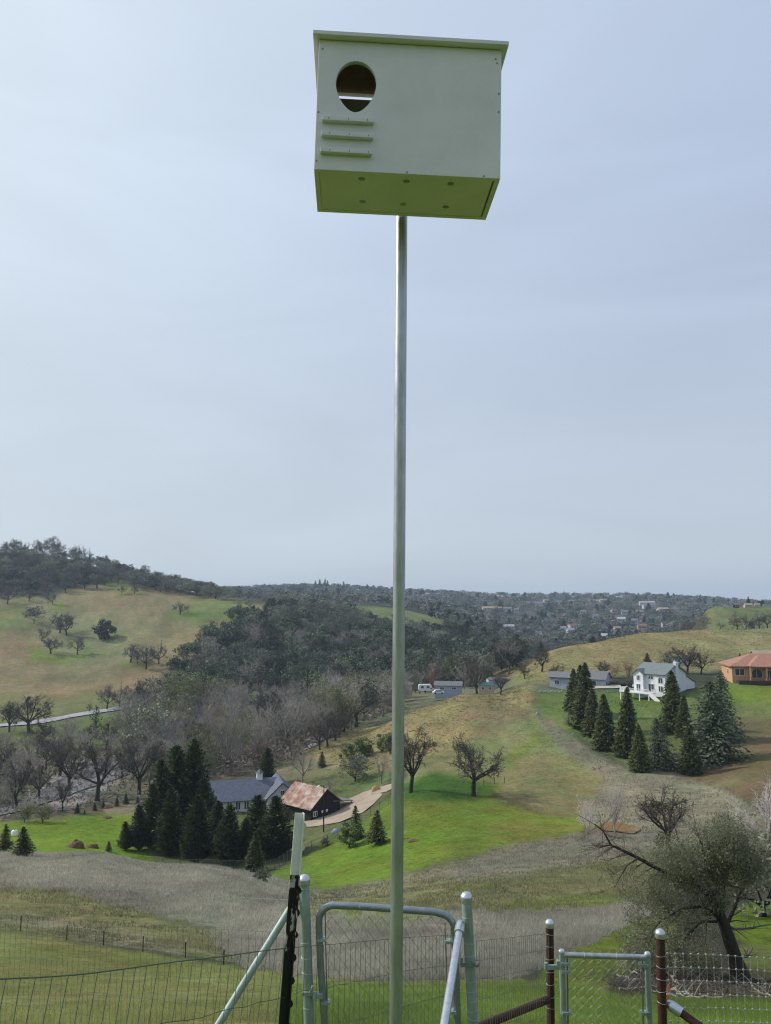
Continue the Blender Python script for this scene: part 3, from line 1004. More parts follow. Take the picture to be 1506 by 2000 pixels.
def conifer(seed, leaf, R0=0.20, whorls=30, nb=9, spots=5, droop=0.25, size=0.036, power=0.8, start=0.03, jit=0.25, lift=0.0, lump=0.0):
    """cone of drooping sprays set round the stem in whorls"""
    rng = np.random.default_rng(seed)
    t = np.concatenate([np.full(max(5, int(nb * (0.45 + 0.55 * (1 - i / whorls)))), i / whorls) for i in range(whorls)])
    t = np.clip(t + rng.uniform(-.6, .6, len(t)) / whorls, 0, 1)
    n = len(t)
    az = rng.uniform(0, 6.283, n)
    Lr = R0 * (1 - t) ** power + 0.012
    Lr = np.where(t < 0.12, Lr * (0.75 + 2 * t), Lr) * (1 + rng.uniform(-jit, jit, n))
    if lump:
        Lr = Lr * (1 + lump * np.sin(az * 3 + t * 17 + seed) * np.cos(t * 23 + az * 2))
    z = start + (0.97 - start) * t
    f = (np.arange(spots)[None] + 0.7 + rng.uniform(-.4, .4, (n, spots))) / spots
    rr = Lr[:, None] * f
    zz = z[:, None] + lift * rr - droop * Lr[:, None] * f * f + rng.normal(size=(n, spots)) * 0.006
    a2 = az[:, None] + rng.normal(size=(n, spots)) * 0.13
    o = np.stack([np.cos(a2), np.sin(a2), 0 * a2], -1)
    C = o * rr[..., None]
    C[..., 2] = np.maximum(zz, 0.012)
    d = o.copy()
    d[..., 2] = -droop * 1.3 * f + lift
    d = (d + rng.normal(size=d.shape) * 0.30).reshape(-1, 3)
    d /= np.linalg.norm(d, axis=1, keepdims=True)
    sd = np.cross(d, np.array([0, 0, 1.0]) + rng.normal(size=d.shape) * 0.5)
    sd /= np.linalg.norm(sd, axis=1, keepdims=True) + 1e-9
    k = (size * rng.uniform(.65, 1.3, (n, spots)) * (0.55 + 0.45 * (1 - t))[:, None]).reshape(-1, 1)
    V, fc = quads(C.reshape(-1, 3), d * k, sd * k * 0.6)
    br = np.repeat(rng.uniform(.75, 1.25, n), spots)
    col = leaf_col(rng, n * spots, 0.65, 1.35) * np.repeat(br, 4)[:, None]
    tr = tubes_np([(np.array([[0, 0, 0], [0, 0, 0.45], [0, 0, 0.97]]), [0.020, 0.012, 0.003])], 7)
    return {'trunk': np_mesh('trunk', *tr, [M['bark_oak']]), 'crown': np_mesh('crown', V, fc, [leaf], col)}


BARE_OAK = [bare_tree(s, M['bark_oak'], M['twig_oak'], mistle=mi, wm=2.0, rad=0.034, up=u, spread=1.0, kink=0.26, limbs=7, n2=8, n3=5, nt=6) for s, mi, u in ((1, 0, .62), (2, 7, .72), (3, 5, .58), (4, 9, .75))]
BARE_GREY = [bare_tree(s, M['bark_grey'], M['twig_grey'], rad=0.022, up=u, trunk=0.20, limbs=7, n2=7, n3=5, nt=6, kink=0.2) for s, u in ((11, .75), (12, .85), (13, .7), (14, .95), (15, .8))]
BARE_PALE = [bare_tree(s, M['bark_pale'], M['twig_pale'], rad=0.020, up=u, trunk=0.14, limbs=8, n2=7, n3=4, nt=5, kink=0.15) for s, u in ((21, .95), (22, 1.05))]
BARE_RUSSET = [bare_tree(31, M['bark_grey'], M['twig_russet'], rad=0.02, up=.9, trunk=0.15, limbs=8, n2=7, n3=5, nt=6, kink=0.15)]
BARE_HILL = [bare_tree(s, M['bark_oak'], M['twig_hill'], mistle=4, wm=3.2, rad=0.030, up=u, n2=7, n3=5, nt=6, kink=0.28) for s, u in ((41, .5), (42, .6), (43, .7))]
LIVE_OAK = [leafy_tree(s, M['bark_oak'], M['leaf_liveoak'], lumps=l, crown=c, low=.2) for s, l, c in ((51, 36, (.50, .50, .40)), (52, 30, (.42, .46, .42)), (53, 40, (.56, .5, .38)), (54, 34, (.44, .44, .44)))]
GREY_OAK = [leafy_tree(s, M['bark_grey'], M['leaf_greyoak'], lumps=l, per=30, size=0.026, crown=c) for s, l, c in ((61, 34, (.48, .46, .38)), (62, 30, (.40, .44, .42)), (63, 36, (.52, .5, .36)))]
ROUND_BUSH = [leafy_tree(71, M['bark_oak'], M['leaf_liveoak'], lumps=60, per=50, size=0.035, crown=(.55, .55, .45), cz=.50, low=.5, trunk=.1)]
REDWOOD = [conifer(s, M['leaf_redwood'], R0=r, whorls=60, nb=24, spots=8, size=.026, power=.70, droop=.3, jit=.2) for s, r in ((81, .215), (82, .225), (83, .20), (84, .235))]
CYPRESS = [conifer(s, M['leaf_cypress'], R0=r, whorls=56, nb=24, spots=8, droop=-0.1, lift=.35, size=.027, power=p, jit=.25, lump=.16) for s, r, p in ((91, .25, .62), (92, .28, .7), (93, .24, .6), (94, .30, .75))]
CEDAR = [conifer(s, M['leaf_cedar'], R0=r, whorls=40, nb=22, spots=9, droop=.38, size=.024, power=.62, jit=.35, lump=.15) for s, r in ((101, .31), (102, .30))]
SPRUCE = [conifer(111, M['leaf_spruce'], R0=.28, whorls=22, nb=9, spots=5, droop=.1)]
YOUNG_PINE = [leafy_tree(s, M['bark_oak'], M['leaf_pine'], lumps=34, per=50, size=.032, crown=(.34, .34, .46), cz=.52, low=.5, trunk=.12) for s in (121, 122, 123)]
FIR = [conifer(s, M['leaf_redwood'], R0=.29, whorls=36, nb=18, spots=7, size=.032, droop=.2, power=.8, start=.1) for s in (131, 132)]
GREY_PINE = [conifer(s, M['leaf_greypine'], R0=.22, whorls=18, nb=7, spots=5, droop=-.2, lift=.6, size=.04, power=.55, jit=.45, start=.12) for s in (141, 142)]
OLIVE_TREE = [leafy_tree(s, M['bark_oak'], M['leaf_willow'], lumps=40, per=60, size=.018, crown=(.48, .48, .40), cz=.52, trunk=.15, low=.3) for s in (151, 152)]
OLIVE_DARK = [leafy_tree(155, M['bark_oak'], M['leaf_greyoak'], lumps=44, per=60, size=.020, crown=(.50, .50, .40), cz=.50, trunk=.12, low=.4)]
GOLD_TREE = [leafy_tree(161, M['bark_pale'], M['leaf_gold'], lumps=40, per=30, size=.018, crown=(.42, .42, .46), cz=.52, trunk=.12, low=.3)]
RUSSET_TREE = [leafy_tree(162, M['bark_grey'], M['leaf_russet'], lumps=36, per=40, size=.022, crown=(.32, .32, .46), cz=.52, trunk=.12, low=.3)]
SHRUB = [leafy_tree(171, M['bark_grey'], M['leaf_greyoak'], lumps=40, per=40, size=.04, crown=(.75, .75, .45), cz=.48, trunk=.06, low=.4)]

rr = random.Random(5)
# one mesh per tree for far trees too small to show their parts
_JOINED = {}


def joined(proto):
    key = proto['crown'].name
    if key in _JOINED:
        return _JOINED[key]
    Vs, Fs, cs, mi, mats, b = [], [], [], [], [], 0
    for k, nm in enumerate(proto):
        me = proto[nm]
        nv, nf = len(me.vertices), len(me.polygons)
        co = np.empty(nv * 3, np.float32)
        me.vertices.foreach_get('co', co)
        ix = np.empty(nf * 4, np.int32)
        me.loops.foreach_get('vertex_index', ix)
        c = np.ones((nv, 3), np.float32)
        if me.color_attributes:
            c4 = np.empty(nv * 4, np.float32)
            me.color_attributes[0].data.foreach_get('color', c4)
            c = c4.reshape(-1, 4)[:, :3]
        Vs.append(co.reshape(-1, 3)), Fs.append(ix.reshape(-1, 4) + b), cs.append(c), mi.append(np.full(nf, k)), mats.append(me.materials[0])
        b += nv
    me = np_mesh('tree', np.concatenate(Vs), np.concatenate(Fs), mats, np.concatenate(cs), np.concatenate(mi))
    _JOINED[key] = me
    return me


def put_tree(name, protos, p, h, label, cat_='tree', group=None, wide=1.0, rot=None, which=None, parts=True, sink=0.01):
    """a tree of height h (metres) standing at p"""
    pr = protos[which if which is not None else rr.randrange(len(protos))]
    rot = rr.uniform(0, 6.283) if rot is None else rot
    loc = (p[0], p[1], p[2] - sink * h)
    if parts:
        o = link(name, None)
        for nm, me in pr.items():
            q_ = link(nm, me, o)
            if nm == 'mistletoe':
                q_['kind'] = 'stuff'
    else:
        o = link(name, joined(pr))
    o.location = loc
    o.rotation_euler = (rr.gauss(0, .025), rr.gauss(0, .025), rot)
    w1, w2 = wide * rr.uniform(.9, 1.1), wide * rr.uniform(.9, 1.1)
    o.scale = (h * w1, h * w2, h)
    return tag(o, label, cat_, group)


def tree_px(name, protos, px, base, top, label, cat_='tree', group=None, wide=1.0, Y=None, **kw):
    p = hit(px, base, Y)
    h = (base - top) / F * depth(p) * 1.02
    return put_tree(name, protos, p, h, label, cat_, group, wide, **kw)
# ---------------------------------------------------------------- single trees, each where the photo shows it
RW = 'redwoods on the slope below the white house'
for i, (px, base, top, w, lab) in enumerate([
    (1120, 1389, 1305, 1.0, 'dark redwood at the left rear of the row below the blue grey house'),
    (1136, 1396, 1298, .95, 'dark redwood close behind the tallest one at the row left end'),
    (1145, 1422, 1294, 1.15, 'tall dark redwood with the broadest skirt at the left of the row'),
    (1160, 1437, 1345, 1.05, 'slim dark redwood third along the slope row from the left'),
    (1183, 1463, 1354, 1.10, 'broad dark redwood in the middle of the slope row'),
    (1224, 1476, 1341, .95, 'tall redwood standing apart in front of the white house deck'),
    (1251, 1506, 1416, 1.15, 'short redwood lowest on the slope beside the hazy cedar'),
    (1318, 1428, 1308, .95, 'tall redwood reaching up in front of the white house gable'),
    (1337, 1442, 1357, 1.1, 'redwood just right of the tall one by the white house'),
    (1348, 1511, 1414, 1.1, 'low dark redwood at the foot of the right hand conifers'),
]):
    tree_px('redwood_tree', REDWOOD, px, base, top, lab, 'conifer', RW, w, which=i % 4)
tree_px('cedar_tree', CEDAR, 1290, 1500, 1402, 'soft grey green cedar between two dark redwoods', 'conifer', None, 1.15, which=1)
tree_px('cedar_tree', CEDAR, 1393, 1488, 1330, 'big spreading grey green cedar at the right of the redwoods', 'conifer', None, 1.2, which=0)
tree_px('cedar_tree', CEDAR, 1414, 1447, 1310, 'cedar rising behind the big spreading one near the orange house', 'conifer', None, .9, which=1)
tree_px('spruce_tree', SPRUCE, 1111, 1416, 1384, 'small blue grey spruce at the left foot of the redwood row', 'conifer')
tree_px('pine_tree', FIR, 1266, 1318, 1265, 'dark layered pine rising behind the white house roof', 'conifer', None, 1.2, Y=262)
for px, base, top, lab in [(1446, 1288, 1250, 'dark conifer behind the orange house roof, taller of two'), (1461, 1288, 1256, 'dark conifer behind the orange house roof, shorter of two')]:
    tree_px('conifer_tree', FIR, px, base, top, lab, 'conifer', None, .8, Y=275)

CY = 'dark cypresses round the slate roofed house'
for i, (px, base, top, w, lab) in enumerate([
    (346, 1640, 1456, .85, 'very tall dark cypress left of the slate roofed house, shorter of the two tallest'),
    (371, 1646, 1446, .85, 'tallest dark cypress at the left of the slate roofed house'),
    (317, 1648, 1486, .85, 'tall dark cypress on the left shoulder of the cypress clump'),
    (396, 1655, 1522, .90, 'dark cypress against the left end of the slate roof'),
    (293, 1655, 1532, .85, 'dark cypress at the left side of the clump above the lawn'),
    (335, 1672, 1541, .90, 'dark cypress in the front row under the two tallest'),
    (383, 1686, 1556, 1.0, 'broad dark cypress near the middle of the front row'),
    (427, 1668, 1566, 1.0, 'dark cypress in front of the slate roof left half'),
    (448, 1690, 1574, 1.1, 'broad dark cypress below the house windows at the fence'),
    (478, 1684, 1600, 1.0, 'low dark cypress filling the gap below the slate roofed house'),
    (505, 1676, 1555, 1.2, 'dark cypress left of the barn, first of a touching pair'),
    (540, 1676, 1556, 1.2, 'dark cypress left of the barn, second of a touching pair'),
    (272, 1660, 1572, .95, 'short dark cypress at the left edge of the clump'),
    (246, 1660, 1606, 1.1, 'lowest rounded cypress beside the bright lawn'),
    (519, 1534, 1461, 1.1, 'lone dark cypress behind the slate roofed house cupola'),
]):
    tree_px('cypress_tree', CYPRESS, px, base, top, lab, 'conifer', CY, w, which=i % 4)
tree_px('fir_tree', FIR, 497, 1702, 1625, 'small bright tipped fir in front of the cypress row', 'conifer', None, 1.0)
tree_px('fir_tree', FIR, 628, 1498, 1467, 'small dark fir alone on the pale grass behind the barn', 'conifer')
tree_px('fir_tree', FIR, 694, 1640, 1574, 'dark fir nearest the barn in the meadow group of three', 'conifer', None, .95)
tree_px('fir_tree', FIR, 735, 1650, 1583, 'dark fir nearest the tall pole in the meadow group', 'conifer', None, 1.15)
tree_px('pine_tree', YOUNG_PINE, 682, 1655, 1605, 'pale green round pine in front of the meadow firs', 'pine', None, 1.15)
for px, base, top, w, lab in [
    (10, 1663, 1610, 1.1, 'dark fir cut by the left edge beside the lawn'),
    (45, 1670, 1614, 1.2, 'dark round topped fir at the left lawn edge above the weeds')]:
    tree_px('fir_tree', FIR, px, base, top, lab, 'conifer', None, w)
for k, (px, base, top) in enumerate([(151, 1587, 1568), (185, 1583, 1566), (201, 1577, 1563), (228, 1574, 1556), (246, 1570, 1550), (269, 1568, 1554), (165, 1590, 1581)]):
    w = ['first', 'second', 'third', 'fourth', 'fifth', 'sixth', 'tiniest'][k]
    tree_px('young_fir', FIR, px, base, top, (w + ' from the left of the small dark firs lined above the lawn') if k < 6 else 'tiniest dark fir in the line above the bright lawn', 'conifer', 'young firs lined above the lawn', 1.1)
for k, (px, base, top, w) in enumerate([(681, 1482, 1450, 1.1), (706, 1480, 1441, .9), (722, 1474, 1445, .9), (746, 1470, 1434, 1.0), (762, 1470, 1432, 1.0), (665, 1482, 1470, 1.0), (712, 1480, 1466, 1.2)]):
    o = ['leftmost large', 'tall', 'second tall', 'upper', 'topmost', 'smallest', 'short bright'][k]
    tree_px('pine_tree', YOUNG_PINE, px, base, top, o + ' bush like green pine in the cluster left of the tall pole', 'pine', 'green pines clustered on the knoll side', w)
tree_px('olive_tree', OLIVE_DARK, 694, 1526, 1475, 'grey green rounded tree below the green pine cluster', 'tree', None, 1.05)
tree_px('bush', SHRUB, 514, 1722, 1698, 'pale rounded bush at the end of the grey weed slope', 'bush', None, .9)
tree_px('bush', SHRUB, 636, 1652, 1634, 'dark low shrub at the fence corner below the barn', 'bush', None, .7)

for px, base, top, w, wh, lab in [
    (803, 1548, 1414, .82, 1, 'bare oak just right of the tall pole with dark clumps in it'),
    (925, 1555, 1430, .95, 0, 'wide bare oak standing alone on the green meadow'),
    (57, 1432, 1352, 1.05, 2, 'large dark bare oak below the road at far left')]:
    tree_px('oak_tree', BARE_OAK, px, base, top, lab, 'tree', None, w, which=wh)
tree_px('oak_tree', BARE_OAK, 18, 1430, 1368, 'thin bare oak cut by the left edge below the road', 'tree', None, .8, which=3)
tree_px('pine_tree', GREY_PINE, 186, 1432, 1378, 'slim pale green pine beside the road at left', 'pine', None, .85)
for px, base, top, w, lab in [
    (32, 1580, 1478, .7, 'leaning bare creek tree with a broken pale limb at far left'),
    (134, 1545, 1445, .85, 'bare creek tree with thick forked trunk left of the pale gravel'),
    (190, 1564, 1432, .78, 'tallest bare creek tree with slender forked trunk before the gravel'),
    (272, 1552, 1436, .8, 'bare creek tree with crooked limbs left of the cypress clump'),
    (122, 1586, 1520, .6, 'thin dead snag standing at the creek bank'),
    (238, 1520, 1452, .8, 'bare tree on the far creek bank'),
    (75, 1560, 1490, .8, 'small bare tree at the creek bend')]:
    tree_px('creek_tree', BARE_OAK, px, base, top, lab, 'tree', 'bare trees along the creek bank', w)
for px, base, top, w, lab in [
    (223, 1448, 1382, .9, 'bare grey tree in the field below the road, left one'),
    (300, 1448, 1378, .9, 'bare grey tree in the field below the road, right one'),
    (590, 1530, 1458, .85, 'bushy bare grey tree right behind the barn'),
    (645, 1548, 1512, .8, 'small bare tree with rounded head between barn and driveway'),
    (745, 1530, 1465, .8, 'pale bare tree half hidden by the tall pole'),
    (478, 1566, 1520, .8, 'small bare tree in front of the slate roof')]:
    tree_px('bare_tree', BARE_GREY, px, base, top, lab, 'tree', None, w)
tree_px('pale_tree', BARE_PALE, 568, 1430, 1340, 'large pale cottonwood with upright white twigs in the valley wood', 'tree', None, .8, Y=262, which=0)
tree_px('pale_tree', BARE_PALE, 645, 1372, 1284, 'pale upright cottonwood at the foot of the dark wooded hill', 'tree', None, .75, Y=325, which=1)
tree_px('pale_tree', BARE_PALE, 605, 1370, 1300, 'smaller pale cottonwood left of the upright one', 'tree', None, .6, Y=330, which=0)
tree_px('gold_tree', GOLD_TREE, 425, 1420, 1358, 'yellowish tree among the bare grey creek trees', 'tree', None, 1.0, Y=272)
tree_px('russet_tree', BARE_RUSSET, 508, 1490, 1428, 'pinkish brown bare tree behind the slate roofed house', 'tree', None, .9, Y=226)
tree_px('russet_tree', RUSSET_TREE, 757, 1320, 1283, 'rust leaved tree just left of the tall pole', 'tree', None, 1.0, Y=335)
tree_px('russet_tree', RUSSET_TREE, 846, 1322, 1268, 'narrow rust coloured tree right of the tall pole', 'tree', None, .6, Y=350)
PP = [(550, 1290, 1215, .6, 450), (570, 1300, 1206, .75, 440), (600, 1400, 1288, .9, 300), (640, 1350, 1300, .7, 330), (690, 1345, 1288, .9, 335), (715, 1345, 1292, .8, 335), (820, 1330, 1262, .9, 345), (835, 1325, 1235, .8, 380), (880, 1330, 1250, .85, 350), (905, 1325, 1255, .85, 352)]
for k, (px, base, top, w, yy) in enumerate(PP):
    o = ['leftmost', 'second', 'third', 'fourth', 'fifth', 'sixth', 'seventh', 'eighth', 'ninth', 'rightmost'][k]
    tree_px('pine_tree', GREY_PINE, px, base, top, o + (' from the left' if 0 < k < 9 else '') + ' of the pale conical pines in the valley wood', 'pine', 'pale pines in the valley wood', w * .95, Y=yy, which=k % 2)
for px, base, top, w, k, lab in [
    (15, 1180, 1143, 1.1, 0, 'bare oak at the wood edge on the left hill, cut by the picture edge'),
    (57, 1174, 1148, 1.1, 1, 'bare oak under the wood edge on the left hill'),
    (103, 1180, 1152, 1.0, 2, 'small flat bare oak alone on the tan hillside below the wood'),
    (117, 1236, 1190, 1.0, 0, 'tall bare oak in the middle of the hillside oak group'),
    (130, 1241, 1199, 1.1, 1, 'wide bare oak at the right of the hillside oak group'),
    (82, 1252, 1215, 1.0, 2, 'bare oak at the left below the dark hillside thicket'),
    (99, 1277, 1240, 1.25, 0, 'spreading bare oak on the greenest patch of the left hill'),
    (151, 1278, 1240, 1.05, 1, 'bare oak right of the greenest patch on the left hill'),
    (352, 1200, 1169, 1.35, 2, 'wide low oak alone high on the left hill meadow'),
    (238, 1161, 1142, 1.0, 0, 'small oak just below the wood, left of two'),
    (262, 1160, 1143, 1.3, 1, 'small wide oak just below the wood, right of two'),
    (255, 1294, 1255, 1.1, 1, 'bare oak at the left of the four above the reddish slope'),
    (268, 1296, 1258, .9, 2, 'second bare oak of the four above the reddish slope'),
    (285, 1307, 1255, 1.0, 0, 'tallest and lowest bare oak of the four above the reddish slope'),
    (310, 1296, 1247, .95, 2, 'rightmost bare oak of the four above the reddish slope')]:
    tree_px('hill_oak', BARE_HILL, px, base, top, lab, 'tree', 'oaks scattered on the left hillside', w, which=k)
for px, base, top, lab in [(66, 1218, 1183, 'dark rounded thicket above the hillside oak group')]:
    tree_px('thicket_bush', GREY_OAK, px, base, top, lab, 'bush', None, 1.3)
tree_px('round_tree', ROUND_BUSH, 205, 1249, 1208, 'dark dense round evergreen alone on the tan left hillside', 'tree', None, 1.05)
for px, base, top, w, lab in [
    (209, 1387, 1334, .9, 'tallest bare tree in the row above the road'),
    (233, 1382, 1330, .75, 'second bare tree in the row above the road'),
    (252, 1379, 1336, .7, 'third bare tree in the row above the road'),
    (266, 1374, 1343, .6, 'thin bare tree fourth in the row above the road'),
    (174, 1392, 1368, .7, 'tiny sapling at the left of the roadside row'),
    (281, 1373, 1346, .9, 'small leafy tree at the right end of the roadside row')]:
    tree_px('roadside_tree', BARE_HILL, px, base, top, lab, 'tree', 'row of trees above the road', w)
for px, base, top, w, lab in [
    (1059, 1312, 1262, 1.05, 'wide bare oak in the dip left of the golden hill'),
    (1025, 1326, 1298, 1.0, 'small bare oak on the green slope right of the trailers'),
    (1086, 1325, 1294, 1.0, 'bare oak above the blue grey house'),
    (1178, 1316, 1278, 1.0, 'bare oak behind the blue grey house gable'),
    (1343, 1326, 1266, 1.0, 'largest bare oak behind the white house'),
    (1370, 1322, 1272, .9, 'thin bare tree right of the big oak behind the white house')]:
    tree_px('bare_oak', BARE_OAK, px, base, top, lab, 'tree', 'bare oaks behind the hillside houses', w, Y=270 if px > 1150 else None)
for px, base, top, lab in [(1200, 1328, 1288, 'bare brownish tree between blue grey and white houses, left of two'), (1228, 1330, 1286, 'bare brownish tree between blue grey and white houses, right of two')]:
    tree_px('brown_tree', BARE_RUSSET, px, base, top, lab, 'tree', None, 1.0, Y=262)
tree_px('leafy_oak', GREY_OAK, 1308, 1310, 1262, 'dark leafy tree behind the white house chimney', 'tree', None, .9, Y=275)
tree_px('leafy_oak', GREY_OAK, 1430, 1300, 1268, 'grey leafy tree left of the orange house roof', 'tree', None, 1.1, Y=272)
for px, base, top, w, lab in [
    (1440, 1224, 1189, 1.2, 'wide bare oak on the golden hill crest at right'),
    (1457, 1224, 1190, .9, 'narrow bare oak beside the wide one on the crest'),
    (1407, 1224, 1207, 1.0, 'smallest bare oak on the golden hill crest'),
    (1483, 1226, 1189, 1.0, 'bare oak second from the right picture edge on the crest'),
    (1499, 1225, 1190, 1.0, 'bare oak at the right picture edge on the crest')]:
    tree_px('crest_oak', BARE_HILL, px, base, top, lab, 'tree', 'bare oaks along the golden hill crest', w, Y=430)
tree_px('crest_oak', GREY_OAK, 1372, 1230, 1197, 'dark rounded oak where the golden hill meets the far wood', 'tree', None, 1.1, Y=440)
tree_px('bush', SHRUB, 1468, 1226, 1211, 'rounded bush between the bare crest oaks', 'bush', None, .6, Y=430)
tree_px('conifer_tree', FIR, 1462, 1186, 1165, 'far conifer on the green rise skyline', 'conifer', None, .9, Y=655)
tree_px('far_tree', LIVE_OAK, 1487, 1186, 1172, 'far round tree on the green rise skyline', 'tree', None, 1.0, Y=655)
for px, base, top, w, lab in [
    (640, 1458, 1400, .9, 'first roadside oak on the knoll edge, by the lane'),
    (655, 1447, 1385, .85, 'second roadside oak on the knoll edge'),
    (662, 1440, 1378, .85, 'third roadside oak on the knoll edge'),
    (672, 1430, 1372, .8, 'fourth roadside oak on the knoll edge'),
    (625, 1465, 1412, .8, 'lowest roadside oak where the lane meets the valley')]:
    tree_px('lane_oak', BARE_OAK, px, base, top, lab, 'tree', 'oaks lining the lane at the knoll', w)
tree_px('crooked_oak', BARE_OAK, 978, 1350, 1306, 'crooked leaning bare oak on the knoll crest by the sheds', 'tree', None, .9, Y=246, which=1)
tree_px('brown_oak', BARE_OAK, 932, 1354, 1272, 'big brown bare oak beside the turquoise roofed shed', 'tree', None, .8, Y=300, which=3)
tree_px('pale_tree', BARE_PALE, 1201, 1628, 1512, 'slender pale bare tree standing in the muddy pond', 'tree', None, .55, which=1)
tree_px('pale_tree', BARE_PALE, 1148, 1640, 1548, 'thin pale bare tree leaning left beside the gully', 'tree', None, .8, which=0)
tree_px('ivy_oak', BARE_OAK, 1306, 1660, 1535, 'bare oak with ivied trunk behind the big gate side oak', 'tree', None, 1.0, which=1)
tree_px('grey_tree', BARE_PALE, 1500, 1680, 1500, 'pale grey tree cut by the right edge above the green bank', 'tree', None, .8, which=0)
tree_px('willow_tree', OLIVE_TREE, 47, 1606, 1568, 'pale willow above the lawn, left of two', 'tree', None, 1.0)
tree_px('willow_tree', OLIVE_TREE, 83, 1608, 1568, 'pale willow above the lawn, right of two', 'tree', None, .95)
tree_px('gold_bush', GOLD_TREE, 248, 1625, 1602, 'orange yellow bush between lawn and cypress clump', 'bush', None, 1.1)
tree_px('small_pine', FIR, 212, 1663, 1642, 'small green shrub at the lower lawn edge', 'bush', None, 1.2)
SKY_T = [(12, 1086, 1056, 'h'), (30, 1087, 1052, 'g'), (46, 1088, 1058, 'h'), (72, 1090, 1056, 'g'), (86, 1091, 1054, 'h'), (100, 1092, 1049, 'g'), (112, 1094, 1060, 'g'), (142, 1100, 1069, 'g'), (155, 1102, 1062, 'h'), (174, 1106, 1068, 'h'), (205, 1116, 1086, 'g'), (226, 1120, 1092, 'g'), (283, 1140, 1107, 'g'), (305, 1145, 1118, 'g'), (327, 1148, 1122, 'g'), (345, 1150, 1120, 'g'), (366, 1154, 1126, 'g')]
for px, base, top, k in SKY_T:
    tree_px('skyline_tree', GREY_OAK if k == 'g' else BARE_HILL, px, base, top, 'leafy tree standing up from the left hill skyline' if k == 'g' else 'bare thin tree standing up from the left hill skyline', 'tree', 'trees on the left hill skyline', .75, Y=735)
for i, (px, top) in enumerate([(616, 1139), (624, 1136), (634, 1135), (640, 1138), (660, 1142), (671, 1138), (825, 1149), (742, 1150), (955, 1158)]):
    tree_px('ridge_conifer', FIR, px, 1160, top, 'dark conifer standing above the far ridge skyline', 'conifer', 'conifers on the far ridge skyline', .85, Y=1640)
# ---------------------------------------------------------------- woods: nearest trees one by one, the rest as one mass
HOUSES = [  # px, base py, width px, wall, roof
    (857, 1190, 13, 'w', 'g'), (874, 1192, 11, 'w', 'w'), (901, 1187, 11, 't', 'g'), (927, 1191, 8, 'w', 'g'), (953, 1193, 18, 't', 't'), (973, 1193, 13, 'o', 'o'), (991, 1194, 14, 'w', 'g'),
    (1009, 1196, 7, 'w', 'g'), (995, 1231, 17, 'w', 'w'), (1052, 1245, 10, 'w', 'g'), (1056, 1183, 16, 'w', 'g'), (1066, 1177, 8, 'w', 't'), (965, 1169, 16, 't', 't'), (928, 1173, 8, 't', 'g'), (846, 1168, 10, 'w', 'g'),
    (1119, 1229, 19, 'w', 'r'), (1114, 1238, 12, 'w', 'w'), (1164, 1209, 9, 'w', 'g'), (1220, 1200, 10, 'w', 'g'), (1214, 1215, 13, 'w', 'w'), (1250, 1200, 12, 't', 'g'), (1264, 1183, 24, 'w', 'w'), (1268, 1189, 20, 'w', 'g'),
    (1205, 1234, 12, 't', 't'), (1254, 1229, 14, 't', 'r'), (1181, 1233, 8, 'w', 'g'), (1178, 1250, 14, 'w', 'w'), (1155, 1251, 7, 'w', 'g'), (1199, 1198, 10, 't', 'r'), (1181, 1177, 16, 't', 't'), (1294, 1195, 16, 't', 't'),
    (1090, 1180, 10, 'w', 'g'), (1116, 1179, 10, 'w', 'g'), (1100, 1234, 8, 'w', 'w'), (1297, 1225, 8, 'w', 'g'), (1140, 1200, 9, 't', 'g'), (1075, 1205, 9, 'w', 'g'), (1240, 1218, 9, 'w', 'g'), (1163, 1178, 9, 'w', 't'), (1030, 1182, 9, 't', 'g'),
]
HPOS = [(h, hit(h[0], h[1])) for h in HOUSES]
rngW = np.random.default_rng(77)


def scatter(poly, y0, y1, n, gap, px0=None, px1=None, avoid_houses=False, tries=60):
    """ground points inside a photo outline, at least gap metres apart"""
    P = np.array(poly, float)
    a, b = (P[:, 0].min() if px0 is None else px0), (P[:, 0].max() if px1 is None else px1)
    got, grid = [], {}
    m = n * tries
    Y = np.sqrt(rngW.uniform(y0 * y0, y1 * y1, m))
    u = rngW.uniform((a - 753) / F * 1.02, (b - 753) / F * 1.02, m)
    x = u * Y
    z = ground_z(x, Y)
    px, py = project(x, Y, z)
    ok = poly_sd(px, py, poly) < 0
    for i in np.where(ok)[0]:
        k = (int(x[i] // gap), int(Y[i] // gap))
        if any((x[i] - q[0]) ** 2 + (Y[i] - q[1]) ** 2 < gap * gap for dx in (-1, 0, 1) for dy in (-1, 0, 1) for q in grid.get((k[0] + dx, k[1] + dy), ())):
            continue
        if avoid_houses and any(0 < p.y + 8 - Y[i] < 90 and abs(px[i] - h[0]) < h[2] * 0.55 + 7 for h, p in HPOS):
            continue
        grid.setdefault(k, []).append((x[i], Y[i]))
        got.append((x[i], Y[i], z[i]))
        if len(got) >= n:
            break
    return got


WK = {'live': LIVE_OAK, 'grey': GREY_OAK, 'bare': BARE_GREY, 'hill': BARE_HILL, 'con': CYPRESS, 'oakb': BARE_OAK, 'olive': OLIVE_TREE}
WNAME = {'live': 'live_oak', 'grey': 'leafy_oak', 'bare': 'bare_tree', 'hill': 'bare_tree', 'con': 'conifer_tree', 'oakb': 'bare_tree', 'olive': 'yellowish_tree'}
wood = []   # (Y, kind, pos, height, wide, label, group)


